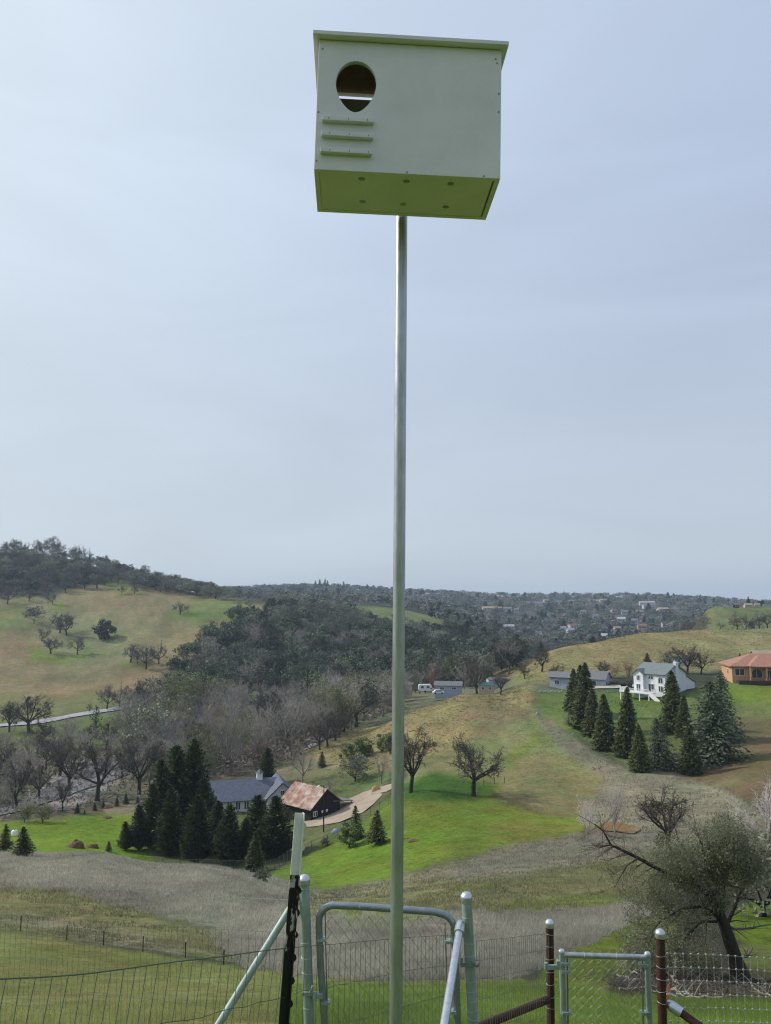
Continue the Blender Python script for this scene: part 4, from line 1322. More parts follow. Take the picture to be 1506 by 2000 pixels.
def add_wood(pts, mix, h0, h1, what, group, w=(0.8, 1.1)):
    ks, ps = list(mix), np.array(list(mix.values()), float)
    for p in pts:
        k = ks[rngW.choice(len(ks), p=ps / ps.sum())]
        h = rngW.uniform(h0, h1) * (1.15 if k == 'con' else 1.0)
        kind = {'live': 'dark green evergreen oak', 'grey': 'grey green leafy oak', 'bare': 'bare grey tree', 'hill': 'bare grey tree', 'con': 'dark conifer', 'oakb': 'dark bare tree', 'olive': 'yellow green leafy tree'}[k]
        wood.append((p[1], k, p, h, rngW.uniform(*w), kind + ' ' + what, group))


MIDW = [(318, 1372), (350, 1330), (405, 1262), (470, 1214), (545, 1192), (640, 1197), (700, 1214), (720, 1228), (860, 1238), (1000, 1275), (1010, 1312), (940, 1340), (760, 1352), (600, 1388), (480, 1402), (360, 1402)]
add_wood(scatter(MIDW, 345, 560, 230, 10.5), {'live': .72, 'grey': .18, 'bare': .10}, 11, 17, 'in the wood on the middle hill', 'trees of the wooded middle hill', (.95, 1.25))
add_wood(scatter(MIDW, 560, 730, 170, 10), {'live': .5, 'grey': .35, 'hill': .15}, 10, 15, 'in the wood on the middle hill', 'trees of the wooded middle hill', (1.0, 1.3))
RIP = [(285, 1388), (480, 1398), (600, 1384), (770, 1366), (790, 1384), (720, 1412), (640, 1448), (600, 1470), (560, 1500), (480, 1515), (400, 1525), (330, 1545), (280, 1535), (255, 1462)]
add_wood(scatter(RIP, 205, 350, 118, 8.8), {'bare': .66, 'oakb': .12, 'grey': .12, 'olive': .10}, 12, 19, 'in the valley wood behind the slate roofed house', 'trees of the valley wood', (.75, 1.05))
CRK = [(-60, 1485), (60, 1468), (130, 1478), (150, 1485), (120, 1520), (60, 1560), (20, 1600), (-60, 1612)]
add_wood(scatter(CRK, 170, 260, 22, 6), {'bare': .6, 'oakb': .4}, 7, 12, 'on the creek bank at far left', 'bare trees of the left creek bank', (.8, 1.1))
CRK2 = [(60, 1450), (260, 1450), (330, 1470), (300, 1540), (250, 1545), (245, 1500), (150, 1478)]
add_wood(scatter(CRK2, 190, 280, 26, 7), {'bare': .6, 'oakb': .25, 'grey': .15}, 7, 12, 'on the far creek bank below the road', 'bare trees of the far creek bank', (.8, 1.1))
KNB = [(780, 1378), (800, 1345), (880, 1322), (1000, 1305), (1010, 1335), (1030, 1345), (960, 1362), (880, 1372)]
add_wood(scatter(KNB, 338, 470, 60, 9.5), {'bare': .38, 'oakb': .17, 'live': .2, 'grey': .15, 'olive': .1}, 10, 16, 'behind the sheds beyond the knoll', 'trees behind the knoll', (.8, 1.1))
LHW = [(-120, 1072), (0, 1083), (100, 1090), (200, 1110), (300, 1138), (400, 1160), (475, 1180), (400, 1168), (300, 1158), (230, 1143), (190, 1150), (90, 1164), (0, 1168), (-120, 1168)]
add_wood(scatter(LHW, 590, 800, 330, 7.5, avoid_houses=False), {'hill': .40, 'grey': .40, 'live': .20}, 8, 13, 'in the wood across the top of the left hill', 'trees of the left hilltop wood', (1.0, 1.4))
FARM = [(360, 1150), (800, 1150), (900, 1180), (900, 1240), (700, 1215), (520, 1186), (430, 1170)]
GAP = [(690, 1180), (790, 1186), (880, 1206), (900, 1225), (820, 1225), (720, 1212)]
pts = scatter(FARM, 730, 1250, 520, 11, avoid_houses=True)
pts = [p for p in pts if not (p[1] < 850 and poly_sd(*[np.array([q]) for q in project(*p)], GAP)[0] < 0)]
add_wood(pts, {'grey': .5, 'hill': .3, 'live': .17, 'con': .03}, 9, 14, 'on the far wooded slope left of the town', 'trees of the far slope', (1.0, 1.4))
TOWN = [(760, 1150), (1560, 1155), (1560, 1215), (1380, 1235), (1280, 1262), (1160, 1300), (980, 1310), (900, 1245), (820, 1190)]
pts = [p for p in scatter(TOWN, 600, 1250, 900, 11.5, avoid_houses=True) if not (p[1] < 900 and project(*p)[0] > 1355)]
add_wood(pts, {'grey': .48, 'hill': .22, 'live': .19, 'con': .11}, 9, 15, 'among the houses of the town hill', 'trees of the town hill', (1.0, 1.4))
pts = scatter([(300, 1130), (1560, 1140), (1560, 1230), (300, 1220)], 1250, 2050, 1500, 15, px0=300, px1=1560, avoid_houses=True, tries=40)
add_wood(pts, {'grey': .50, 'hill': .26, 'live': .17, 'con': .07}, 10, 16, 'along the far town ridge', 'trees of the far ridge', (1.1, 1.6))

wood.sort(key=lambda t: t[0])
count, rest = {}, []
for Y, k, p, h, w, lab, grp in wood:
    nm = WNAME[k]
    count[nm] = count.get(nm, 0) + 1
    if count[nm] <= 262:
        put_tree(nm, WK[k], p, h, lab, 'tree' if k != 'con' else 'conifer', grp, w, parts=False)
    else:
        rest.append((k, p, h, w))


def lod_leafy(seed, crown, n=95, size=.085):
    rng = np.random.default_rng(seed)
    d = rnd_unit(rng, n)
    d[:, 2] = np.where(d[:, 2] < -.5, -d[:, 2], d[:, 2])
    lump = 0.78 + 0.35 * np.sin(d[:, 0] * 6 + seed) * np.cos(d[:, 1] * 5 - seed) + rng.uniform(-.15, .15, n)
    c = d * lump[:, None] * np.array(crown) + np.array([0, 0, .55])
    nn = d + rng.normal(size=(n, 3)) * .45
    nn /= np.linalg.norm(nn, axis=1, keepdims=True)
    ax = np.cross(nn, rnd_unit(rng, n))
    ax /= np.linalg.norm(ax, axis=1, keepdims=True)
    ay = np.cross(nn, ax)
    s = size * rng.uniform(.7, 1.3, n)[:, None]
    V, f = quads(c, ax * s, ay * s * .75)
    return V, f, leaf_col(rng, n, .6, 1.4)


def lod_bare(seed):
    rng = np.random.default_rng(seed)
    tubes, tw = grow(rng, limbs=5, n2=5, n3=3, nt=1, rad=.03, up=.6)
    L = [(q[0], q[-1], r[0] * 1.1) for q, r in tubes[1]] + [(q[0], q[-1], r[0] * 1.4) for q, r in tubes[2]] + [(q[0], q[-1], .010) for q, r in tubes[3]] + [(a, b, .009) for a, b, c in tw]
    V, f = twigs_np(rng, L)
    V /= V[:, 2].max()
    return V, f, leaf_col(rng, len(f), .7, 1.3)


def lod_con(seed):
    rng = np.random.default_rng(seed)
    n = 90
    t = rng.uniform(0, 1, n) ** 1.2
    a = rng.uniform(0, 6.28, n)
    r = .22 * (1 - t) + .01
    c = np.stack([np.cos(a) * r, np.sin(a) * r, .05 + .92 * t], 1)
    o = np.stack([np.cos(a), np.sin(a), -.4 + 0 * a], 1) + rng.normal(size=(n, 3)) * .3
    sd = np.cross(o, np.array([0, 0, 1.]))
    V, f = quads(c, o * .06, sd * .05)
    return V, f, leaf_col(rng, n, .6, 1.35)


LOD = {'grey': [lod_leafy(s, c) for s, c in ((1, (.5, .5, .4)), (2, (.42, .45, .42)), (3, (.55, .5, .36)))], 'live': [lod_leafy(s, c) for s, c in ((4, (.5, .5, .42)), (5, (.45, .45, .42)))],
       'hill': [lod_bare(s) for s in (6, 7, 8)], 'con': [lod_con(9), lod_con(10)]}
LOD['bare'] = LOD['oakb'] = LOD['hill']
LM = {'grey': M['leaf_greyoak'], 'live': M['leaf_liveoak'], 'con': M['leaf_cypress']}
M['far_twigs'] = material('far_bare_twigs', (0.26, 0.24, 0.22), 0.9, attr=True)
M['far_grey'] = material('far_oak_leaves', (0.125, 0.138, 0.105), 0.7, attr=True, transl=0.15)
M['far_live'] = material('far_live_oak_leaves', (0.062, 0.082, 0.05), 0.7, attr=True, transl=0.15)
M['far_con'] = material('far_conifer_needles', (0.042, 0.064, 0.034), 0.7, attr=True, transl=0.1)
Vs, Fs, Cs, Ms, b = [], [], [], [], 0
mi = {'grey': 0, 'live': 1, 'hill': 2, 'bare': 2, 'oakb': 2, 'con': 3}
for k, p, h, w in rest:
    V, f, c = LOD[k][rngW.integers(len(LOD[k]))]
    a = rngW.uniform(0, 6.28)
    ca, sa = math.cos(a), math.sin(a)
    W = V * np.array([h * w, h * w, h])
    W = np.stack([W[:, 0] * ca - W[:, 1] * sa + p[0], W[:, 0] * sa + W[:, 1] * ca + p[1], W[:, 2] + p[2] - .3], 1)
    tint = rngW.uniform(.62, 1.42) * (1 + rngW.uniform(-.08, .08, 3))
    Vs.append(W), Fs.append(f + b), Cs.append(c * tint), Ms.append(np.full(len(f), mi[k]))
    b += len(V)
o = link('woodland', np_mesh('woodland', np.concatenate(Vs), np.concatenate(Fs), [M['far_grey'], M['far_live'], M['far_twigs'], M['far_con']], np.concatenate(Cs), np.concatenate(Ms)))
tag(o, 'mass of grey green trees covering the far town hill and ridge', None, None, 'stuff')

# undergrowth in the valley wood and on the creek bank
def undergrowth(name, poly, y0, y1, n, size, mat, label, hgt=0.6):
    P = np.array(poly, float)
    m = n * 6
    L = rngW.uniform(math.log(y0), math.log(y1), m)
    Y = np.exp(L)
    x = rngW.uniform((P[:, 0].min() - 753) / F, (P[:, 0].max() - 753) / F, m) * Y
    z = ground_z(x, Y)
    px, py = project(x, Y, z)
    k = np.where(poly_sd(px, py, poly) < 0)[0][:n]
    c = np.stack([x[k], Y[k], z[k]], 1)
    n = len(k)
    c[:, 2] += rngW.uniform(0.05, 1, n) * hgt
    nn = rnd_unit(rngW, n)
    ax = np.cross(nn, rnd_unit(rngW, n))
    ax /= np.linalg.norm(ax, axis=1, keepdims=True)
    ay = np.cross(nn, ax)
    s = size * rngW.uniform(.5, 1.4, n)[:, None]
    V, f = quads(c, ax * s, ay * s * .3)
    o = link(name, np_mesh(name, V, f, [mat], leaf_col(rngW, n, .6, 1.4)))
    return tag(o, label, None, None, 'stuff')


M['scrub'] = material('grey_scrub', (0.25, 0.215, 0.185), 0.9, attr=True)
undergrowth('undergrowth', RIP, 205, 350, 9000, .75, M['scrub'], 'grey brown scrub under the valley wood trees', 3.0)
undergrowth('undergrowth', [(-60, 1470), (300, 1460), (300, 1560), (60, 1605), (-60, 1615)], 165, 280, 2400, .5, M['scrub'], 'grey scrub along the creek banks', 1.6)
# ---------------------------------------------------------------- buildings
M['wall_white'] = material('white_siding', (0.70, 0.71, 0.74), 0.7, vary=0.05, scale=0.8)
M['wall_trim'] = material('white_trim', (0.80, 0.80, 0.80), 0.6)
M['roof_slate'] = material('slate_shingles', (0.115, 0.13, 0.17), 0.8, vary=0.2, scale=1.5, bump=0.4, bscale=6)
M['roof_greygreen'] = material('grey_green_shingles', (0.17, 0.20, 0.20), 0.8, vary=0.15, scale=1.5, bump=0.3, bscale=6)
M['roof_grey'] = material('grey_roofing', (0.165, 0.17, 0.18), 0.8, vary=0.15, scale=1.0)
M['roof_terracotta'] = material('terracotta_tiles', (0.34, 0.175, 0.12), 0.8, vary=0.2, scale=1.2, bump=0.5, bscale=5)
M['roof_rust'] = material('rusted_tin', (0.31, 0.165, 0.12), 0.75, 0.15, vary=0.28, scale=0.7, color2=(0.40, 0.31, 0.27), bump=0.2, bscale=4)
M['barn_wood'] = material('black_barn_boards', (0.020, 0.017, 0.016), 0.9, vary=0.4, scale=1.5)
M['stucco_orange'] = material('orange_stucco', (0.52, 0.30, 0.17), 0.85, vary=0.06, scale=1.0)
M['stucco_tan'] = material('tan_stucco', (0.50, 0.40, 0.29), 0.85, vary=0.06, scale=1.0)
M['siding_blue'] = material('blue_grey_siding', (0.36, 0.41, 0.50), 0.8, vary=0.06, scale=1.0)
M['glass'] = material('window_glass', (0.045, 0.055, 0.07), 0.08, spec=0.8)
M['dark_void'] = material('dark_opening', (0.02, 0.018, 0.016), 0.9)
M['wood_rail'] = material('brown_rail', (0.30, 0.16, 0.09), 0.8)
M['dark_base'] = material('dark_lattice', (0.06, 0.035, 0.03), 0.9)
M['turquoise'] = material('turquoise_tin', (0.15, 0.30, 0.28), 0.6, vary=0.15, scale=0.8)
M['roof_tan'] = material('tan_roofing', (0.36, 0.29, 0.22), 0.85, vary=0.15, scale=1)
M['car_white'] = material('white_car_paint', (0.75, 0.75, 0.76), 0.3, spec=0.5)
M['tyre'] = material('tyre_rubber', (0.02, 0.02, 0.02), 0.9)
M['stone'] = material('pale_stone', (0.36, 0.35, 0.32), 0.9, vary=0.2, scale=2, bump=0.5, bscale=6)
M['hay'] = material('straw', (0.45, 0.31, 0.14), 0.95, vary=0.3, scale=2, bump=0.6, bscale=8)
M['compost'] = material('brown_heap', (0.14, 0.085, 0.05), 0.95, vary=0.4, scale=2, bump=0.8, bscale=6)
M['tarp_blue'] = material('pale_blue_tarp', (0.30, 0.40, 0.58), 0.5)


def low_ground(p, rot, L, W):
    c, s = math.cos(rot), math.sin(rot)
    X = np.array([p.x + a * L / 2 * c - b_ * W / 2 * s for a in (-1, 1) for b_ in (-1, 1)])
    Yv = np.array([p.y + a * L / 2 * s + b_ * W / 2 * c for a in (-1, 1) for b_ in (-1, 1)])
    zz = ground_z(X, Yv)
    return zz.min(), zz.mean()


def gable_walls(mb, L, W, eh, rh, z0=-1.5):
    """five sided house body, ridge along x"""
    a = [(-L / 2, -W / 2, z0), (-L / 2, W / 2, z0), (-L / 2, W / 2, eh), (-L / 2, 0, rh), (-L / 2, -W / 2, eh)]
    mb.prism(a, (L, 0, 0))


def gable_roof(root, L, W, eh, rh, mat, over=0.5, t=0.22, sheets=0, name='roof_slope'):
    for s in (-1, 1):
        sl = (rh - eh) / (W / 2)
        y0, z0 = s * (W / 2 + over), eh - sl * over + 0.05
        y1, z1 = 0, rh + 0.05
        n = Vector((0, s * sl, 1))
        part = None
        mb = MB()
        k = sheets or 1
        base = None
        for i in range(k):
            x0 = -L / 2 - over + (L + 2 * over) * i / k
            x1 = -L / 2 - over + (L + 2 * over) * (i + 1) / k - (0.03 if sheets else 0)
            q = [(x0, y0, z0), (x1, y0, z0), (x1, y1, z1), (x0, y1, z1)]
            if s > 0:
                q = q[::-1]
            off = (0.03 * (i % 2) if sheets else 0)
            m2 = MB().slab([Vector(p) + Vector((0, 0, off)) for p in q], n, t)
            m2.build('roof_sheet' if sheets else name, mat, root)


def window(root, c, w, h, nrm, mat_f=None, arched=False, depth_=0.10):
    """framed window on a wall with outward normal nrm (local), frame proud of wall, pane set in it"""
    n = Vector(nrm).normalized()
    sx = Vector((-n.y, n.x, 0))
    up = Vector((0, 0, 1))
    c = Vector(c)

    def outline(w_, h_):
        pts = [(-w_ / 2, -h_ / 2), (w_ / 2, -h_ / 2)]
        if arched:
            for i in range(9):
                a = math.pi * i / 8
                pts.append((w_ / 2 * math.cos(a), h_ / 2 - w_ / 2 + w_ / 2 * math.sin(a)))
        else:
            pts += [(w_ / 2, h_ / 2), (-w_ / 2, h_ / 2)]
        return [c + sx * a + up * b_ for a, b_ in pts]
    f = MB().prism(outline(w + .24, h + .24), n * depth_).build('window', mat_f or M['wall_trim'], root)
    MB().prism([p + n * 0.02 for p in outline(w, h)], n * (depth_ + 0.01)).build('pane', M['glass'], f)
    mb = MB()
    mb.prism([c + sx * a + up * b_ + n * 0.03 for a, b_ in ((-.05, -h / 2), (.05, -h / 2), (.05, h / 2), (-.05, h / 2))], n * (depth_ + 0.02))
    mb.build('mullion', mat_f or M['wall_trim'], f)
    return f


# --- barn with rusted roof
p = hit(600, 1603)
rot = R(-42)
root = thing('barn', 'black barn with rusted tin gable roof beside the dirt driveway', 'barn', (p.x + 0.3, p.y + 4.3, 0), rot)
L_, W_, eh, rh = 8.9, 8.2, 2.8, 5.8
lo, me_ = low_ground(Vector((p.x + .3, p.y + 4.3, 0)), rot, L_, W_)
root.location.z = me_
mb = MB()
gable_walls(mb, L_, W_, eh, rh)
mb.build('wall', M['barn_wood'], root)
gable_roof(root, L_, W_, eh, rh, M['roof_rust'], .6, .10, sheets=12)
MB().bbox(L_ / 2 + .02, L_ / 2 + .10, -1.6, 1.6, .1, 3.0).build('door', M['dark_void'], root)
mb = MB().hexa([(L_ / 2 + .01, W_ / 2 - 2, 2.9), (L_ / 2 + .01, W_ / 2 + 4, 2.0), (-L_ / 2 + 3, W_ / 2 + 4, 2.0), (-L_ / 2 + 3, W_ / 2 - 2, 2.9), (L_ / 2 + .01, W_ / 2 - 2, 3.1), (L_ / 2 + .01, W_ / 2 + 4, 2.15), (-L_ / 2 + 3, W_ / 2 + 4, 2.15), (-L_ / 2 + 3, W_ / 2 - 2, 3.1)])
mb.build('lean_to_roof', M['roof_grey'], root)
for yy in (W_ / 2 + 3.7,):
    for xx in (L_ / 2 - .3, 0.2, -L_ / 2 + 3.4):
        MB().tube([(xx, yy, -1), (xx, yy, 2.05)], .1, 6).build('post', M['barn_wood'], root)
window(root, (L_ / 2, -2.9, 1.4), .8, .8, (1, 0, 0))
for yy in (-1.0, .2):
    MB().lathe([(.01, 0), (.3, 0), (.3, .05), (.01, .05)], (L_ / 2 + .14, yy, 1.55), (1, 0, 0), 12).build('white_sign', M['wall_trim'], root)

# --- house with slate roof
p = hit(470, 1592)
rot = R(16)
hp = Vector((p.x - 0.5, p.y + 7, 0))
root = thing('slate_house', 'white house with long slate roof and cupola among dark cypresses', 'house', hp, rot)
L_, W_, eh, rh = 14.0, 9.0, 3.0, 6.0
root.location.z = low_ground(hp, rot, L_, W_)[1]
mb = MB()
gable_walls(mb, L_, W_, eh, rh)
mb.build('wall', M['wall_white'], root)
gable_roof(root, L_, W_, eh, rh, M['roof_slate'], .6, .2)
for i in range(7):
    window(root, (-5.4 + i * 1.8, -W_ / 2, 1.7), .9, 1.5, (0, -1, 0))
# gable wing at the right end facing the driveway
mb = MB()
a = [(4.2, -6.4, -1.5), (10.6, -6.4, -1.5), (10.6, -6.4, 3.2), (7.4, -6.4, 6.2), (4.2, -6.4, 3.2)]
mb.prism(a, (0, 9.5, 0)).build('wing_wall', M['wall_white'], root)
for s in (-1, 1):
    q = [(7.4 + s * 3.75, -6.9, 2.72), (7.4 + s * 3.75, 3.2, 2.72), (7.4, 3.2, 6.25), (7.4, -6.9, 6.25)]
    MB().slab(q if s > 0 else q[::-1], (s * .68, 0, .73), .2).build('roof_slope', M['roof_slate'], root)
window(root, (7.4, -6.4, 1.6), 1.4, 1.4, (0, -1, 0))
window(root, (7.4, -6.4, 4.2), .8, .9, (0, -1, 0))
cu = MB().bbox(2.6, 3.8, -.6, .6, 5.9, 7.3).build('cupola', M['wall_trim'], root)
MB().lathe([(1.05, 0), (.02, .9)], (3.2, 0, 7.3), (0, 0, 1), 4).build('cupola_roof', M['roof_slate'], cu)
MB().tube([(3.2, 0, 8.1), (3.2, 0, 9.2)], .04, 5).build('weather_vane', M['dark_void'], cu)

# --- white two storey house on the slope
hp = hit(1300, 1362)
rot = R(-52)
L_, W_, eh, rh = 9.8, 11.0, 6.0, 8.6
c, s = math.cos(rot), math.sin(rot)
corner = Vector((L_ / 2, -W_ / 2, 0))
hp = Vector((hp.x - (c * corner.x - s * corner.y), hp.y - (s * corner.x + c * corner.y), hp.z + .3))
root = thing('white_house', 'white two storey house with grey roof, arched windows and deck', 'house', hp, rot)
mb = MB()
gable_walls(mb, L_, W_, eh, rh, -2)
mb.build('wall', M['wall_white'], root)
gable_roof(root, L_, W_, eh, rh, M['roof_greygreen'], .55, .25)
# front bay with its own small gable on the deck side
MB().prism([(-4.7, -W_ / 2 - 1.2, -2), (-1.5, -W_ / 2 - 1.2, -2), (-1.5, -W_ / 2 - 1.2, 5.9), (-3.1, -W_ / 2 - 1.2, 7.1), (-4.7, -W_ / 2 - 1.2, 5.9)], (0, 1.6, 0)).build('bay_wall', M['wall_white'], root)
for s_ in (-1, 1):
    q = [(-3.1 + s_ * 2.0, -W_ / 2 - 1.7, 5.62), (-3.1 + s_ * 2.0, -1.6, 5.62), (-3.1, -1.6, 7.2), (-3.1, -W_ / 2 - 1.7, 7.2)]
    MB().slab(q if s_ > 0 else q[::-1], (s_ * .62, 0, .78), .16).build('roof_slope', M['roof_greygreen'], root)
window(root, (-3.1, -W_ / 2 - 1.2, 4.7), .9, 1.3, (0, -1, 0))
window(root, (-3.1, -W_ / 2 - 1.2, 1.9), 1.2, 1.9, (0, -1, 0))
window(root, (.4, -W_ / 2, 5.0), 1.6, .9, (0, -1, 0), arched=True)
window(root, (.4, -W_ / 2, 2.0), 1.7, 2.1, (0, -1, 0))
window(root, (3.5, -W_ / 2, 4.4), 1.3, 1.7, (0, -1, 0), arched=True)
window(root, (3.5, -W_ / 2, 1.9), 1.3, 1.5, (0, -1, 0))
window(root, (L_ / 2, -4.3, 4.1), 1.0, 1.5, (1, 0, 0), arched=True)
window(root, (L_ / 2, -4.3, 2.0), 1.0, 1.3, (1, 0, 0))
ch = MB().bbox(L_ / 2 + .02, L_ / 2 + .75, -.7, .6, -2, 9.2).build('chimney', M['wall_white'], root)
MB().bbox(L_ / 2 - .02, L_ / 2 + .85, -.8, .7, 9.2, 9.4).build('chimney_cap', M['wall_trim'], ch)
# lower wing on the uphill side
MB().prism([(L_ / 2 - 3, W_ / 2 - .2, -2), (L_ / 2 - 3, W_ / 2 + 5, -2), (L_ / 2 - 3, W_ / 2 + 5, 3.0), (L_ / 2 - 3, W_ / 2 - .2, 5.2)], (2.8, 0, 0)).build('wing_wall', M['wall_white'], root)
MB().slab([(L_ / 2 - 3.4, W_ / 2 + .05, 5.2), (L_ / 2 + .1, W_ / 2 + .05, 5.2), (L_ / 2 + .1, W_ / 2 + 5.5, 2.9), (L_ / 2 - 3.4, W_ / 2 + 5.5, 2.9)][::-1], (0, .4, .9), .2).build('wing_roof', M['roof_greygreen'], root)
dk = MB().bbox(-7.5, 2.6, -W_ / 2 - 4.6, -W_ / 2 - 1.22, .55, .80).build('deck', M['wall_trim'], root)
mb = MB()
for (x0, y0, x1, y1) in ((-7.4, -W_ / 2 - 4.5, 2.5, -W_ / 2 - 4.5), (-7.4, -W_ / 2 - 4.5, -7.4, -W_ / 2 - 1.3), (2.5, -W_ / 2 - 3.1, 2.5, -W_ / 2 - 1.3)):
    n = int(math.hypot(x1 - x0, y1 - y0) / .35)
    for i in range(n + 1):
        xx, yy = x0 + (x1 - x0) * i / n, y0 + (y1 - y0) * i / n
        mb.box((xx, yy, 1.3), (.09, .09, 1.0))
    mb.box(((x0 + x1) / 2, (y0 + y1) / 2, 1.84), (abs(x1 - x0) + .14, abs(y1 - y0) + .14, .1))
mb.build('railing', M['wall_trim'], dk)
for xx in (-7.2, -4.0, -.8, 2.3):
    MB().bbox(xx - .12, xx + .12, -W_ / 2 - 4.4, -W_ / 2 - 4.16, -2.2, .54).build('deck_post', M['wall_trim'], dk)
st = MB()
for i in range(9):
    st.bbox(2.65 + i * .34, 3.02 + i * .34, -W_ / 2 - 4.5, -W_ / 2 - 3.3, .42 - i * .25, .52 - i * .25)
st.hexa([(2.6, -W_ / 2 - 4.62, .1), (5.9, -W_ / 2 - 4.62, -2.2), (5.9, -W_ / 2 - 4.52, -2.2), (2.6, -W_ / 2 - 4.52, .1), (2.6, -W_ / 2 - 4.62, 1.6), (5.9, -W_ / 2 - 4.62, -.8), (5.9, -W_ / 2 - 4.52, -.8), (2.6, -W_ / 2 - 4.52, 1.6)])
st.build('stair', M['wall_trim'], dk)

# --- orange house, cut by the right edge
p = hit(1424, 1336)
rot = R(-11)
L_, W_ = 25.0, 14.0
hp = Vector((p.x + 15.4, p.y + 6.0, 0))
hp.z = gz(p.x + 3, p.y) + .2
root = thing('orange_house', 'orange stucco house with terracotta hip roof and dark based deck', 'house', hp, rot)
MB().bbox(-L_ / 2, L_ / 2, -W_ / 2, W_ / 2, -2.5, 5.0).build('wall', M['stucco_orange'], root)
e_, o_ = 5.05, .9
A_, B_, C_, D_ = (-L_ / 2 - o_, -W_ / 2 - o_, e_), (L_ / 2 + o_, -W_ / 2 - o_, e_), (L_ / 2 + o_, W_ / 2 + o_, e_), (-L_ / 2 - o_, W_ / 2 + o_, e_)
E_, F_ = (-L_ / 2 + 7.5, 0, 8.6), (L_ / 2 - 7.5, 0, 8.6)
mb = MB().add([A_, B_, C_, D_, E_, F_, *[(q[0], q[1], q[2] - .25) for q in (A_, B_, C_, D_)]], [(0, 1, 5, 4), (1, 2, 5), (2, 3, 4, 5), (3, 0, 4), (0, 6, 7, 1), (1, 7, 8, 2), (2, 8, 9, 3), (3, 9, 6, 0), (6, 9, 8, 7)])
mb.build('roof', M['roof_terracotta'], root)
# projecting porch hip
mb = MB().add([(-8.2, -W_ / 2 - 3.2, 5.2), (9, -W_ / 2 - 3.2, 5.2), (9, 0, 8.3), (-8.2, 0, 5.2 + .3), (-3.4, -3, 8.4), (5, -3, 8.4), (-8.2, -W_ / 2 - 3.2, 4.95), (9, -W_ / 2 - 3.2, 4.95)], [(0, 1, 5, 4), (1, 2, 5), (0, 4, 3), (0, 6, 7, 1)])
mb.build('porch_roof', M['roof_terracotta'], root)
for xx in (-7.7, -3.2, -.6, 4.0, 8.6):
    MB().bbox(xx - .25, xx + .25, -W_ / 2 - 2.9, -W_ / 2 - 2.4, .9, 5.0).build('porch_column', M['stucco_orange'], root)
MB().bbox(-L_ / 2 + 1.2, L_ / 2, -W_ / 2 - 3.1, -W_ / 2 - .02, -2.5, .85).build('deck_base', M['dark_base'], root)
mb = MB()
for i in range(64):
    mb.box((-L_ / 2 + 1.3 + i * .37, -W_ / 2 - 3.0, 1.4), (.08, .08, 1.0))
mb.box((.6, -W_ / 2 - 3.0, 1.92), (L_ - 1.2, .12, .1)).box((.6, -W_ / 2 - 3.0, .93), (L_ - 1.2, .14, .14))
mb.build('railing', M['wood_rail'], root)
window(root, (-10.3, -W_ / 2, 3.2), 2.6, 1.9, (0, -1, 0))
window(root, (-5.4, -W_ / 2, 2.8), 3.0, 2.9, (0, -1, 0), arched=True)
window(root, (-1.8, -W_ / 2, 2.6), 1.8, 2.4, (0, -1, 0))
window(root, (3.0, -W_ / 2, 2.6), 3.0, 2.4, (0, -1, 0))
window(root, (-L_ / 2, -2.0, 3.0), 1.2, 1.4, (-1, 0, 0))
# building behind it
p2 = hit(1490, 1300, 285)
root = thing('tan_roof_building', 'pale building with tan roof behind the orange house', 'house', (p2.x + 4, p2.y, p2.z + .5), R(-8))
mb = MB()
gable_walls(mb, 14, 9, 3.6, 6.0, -2)
mb.build('wall', M['stucco_tan'], root)
gable_roof(root, 14, 9, 3.6, 6.0, M['roof_tan'], .6, .2)
window(root, (-3, -4.5, 2), 2.0, 1.2, (0, -1, 0))

# --- blue grey house
p = hit(1100, 1347)
hp = Vector((p.x + 1.5, p.y + 4, gz(p.x + 1.5, p.y + 4)))
rot = R(-30)
root = thing('blue_house', 'low blue grey house with grey roofs behind the left redwoods', 'house', hp, rot)
mb = MB()
gable_walls(mb, 8, 7, 3.6, 4.9, -2)
mb.build('wall', M['siding_blue'], root)
gable_roof(root, 8, 7, 3.6, 4.9, M['roof_grey'], .6, .2)
window(root, (-1.5, -3.5, 2.0), 1.4, 1.2, (0, -1, 0))
window(root, (4.0, 0, 2.0), 1.2, 1.2, (1, 0, 0))
mb = MB().prism([(4.5, 2.0, -1.5), (12.5, 2.0, -1.5), (12.5, 2.0, 3.0), (4.5, 2.0, 3.0)], (0, 7.5, 0)).build('wing_wall', M['siding_blue'], root)
for s_ in (-1, 1):
    q = [(3.9, 5.75 + s_ * 4.5, 2.8), (13.1, 5.75 + s_ * 4.5, 2.8), (13.1, 5.75, 5.2), (3.9, 5.75, 5.2)]
    MB().slab(q if s_ < 0 else q[::-1], (0, s_ * .47, .88), .2).build('roof_slope', M['roof_grey'], root)
MB().prism([(12.52, 2.0, 3.0), (12.52, 9.5, 3.0), (12.52, 5.75, 5.0)], (.12, 0, 0)).build('gable', M['siding_blue'], root)
for yy in (4.0, 7.0):
    window(root, (12.5, yy, 1.7), 1.3, 1.2, (1, 0, 0))
window(root, (8.6, 2.0, 1.7), 2.2, 1.4, (0, -1, 0))

# --- sheds and trailers beyond the knoll
def shed(px, base, wpx, Y, hgt, wall, roof, label, name='shed', rise=1.0, rot=0.0, cat_='shed'):
    p = hit(px, base, Y)
    w = wpx / F * depth(p)
    zb = PX(px, base, Y).z
    root = thing(name, label, cat_, (p.x, p.y, max(p.z, zb)), rot)
    mb = MB()
    gable_walls(mb, w, w * .55, hgt, hgt + rise, -3)
    mb.build('wall', wall, root)
    gable_roof(root, w, w * .55, hgt, hgt + rise, roof, .4, .18)
    window(root, (-w * .22, -w * .275, hgt * .55), w * .16, hgt * .35, (0, -1, 0))
    window(root, (w * .22, -w * .275, hgt * .55), w * .16, hgt * .35, (0, -1, 0))
    return root


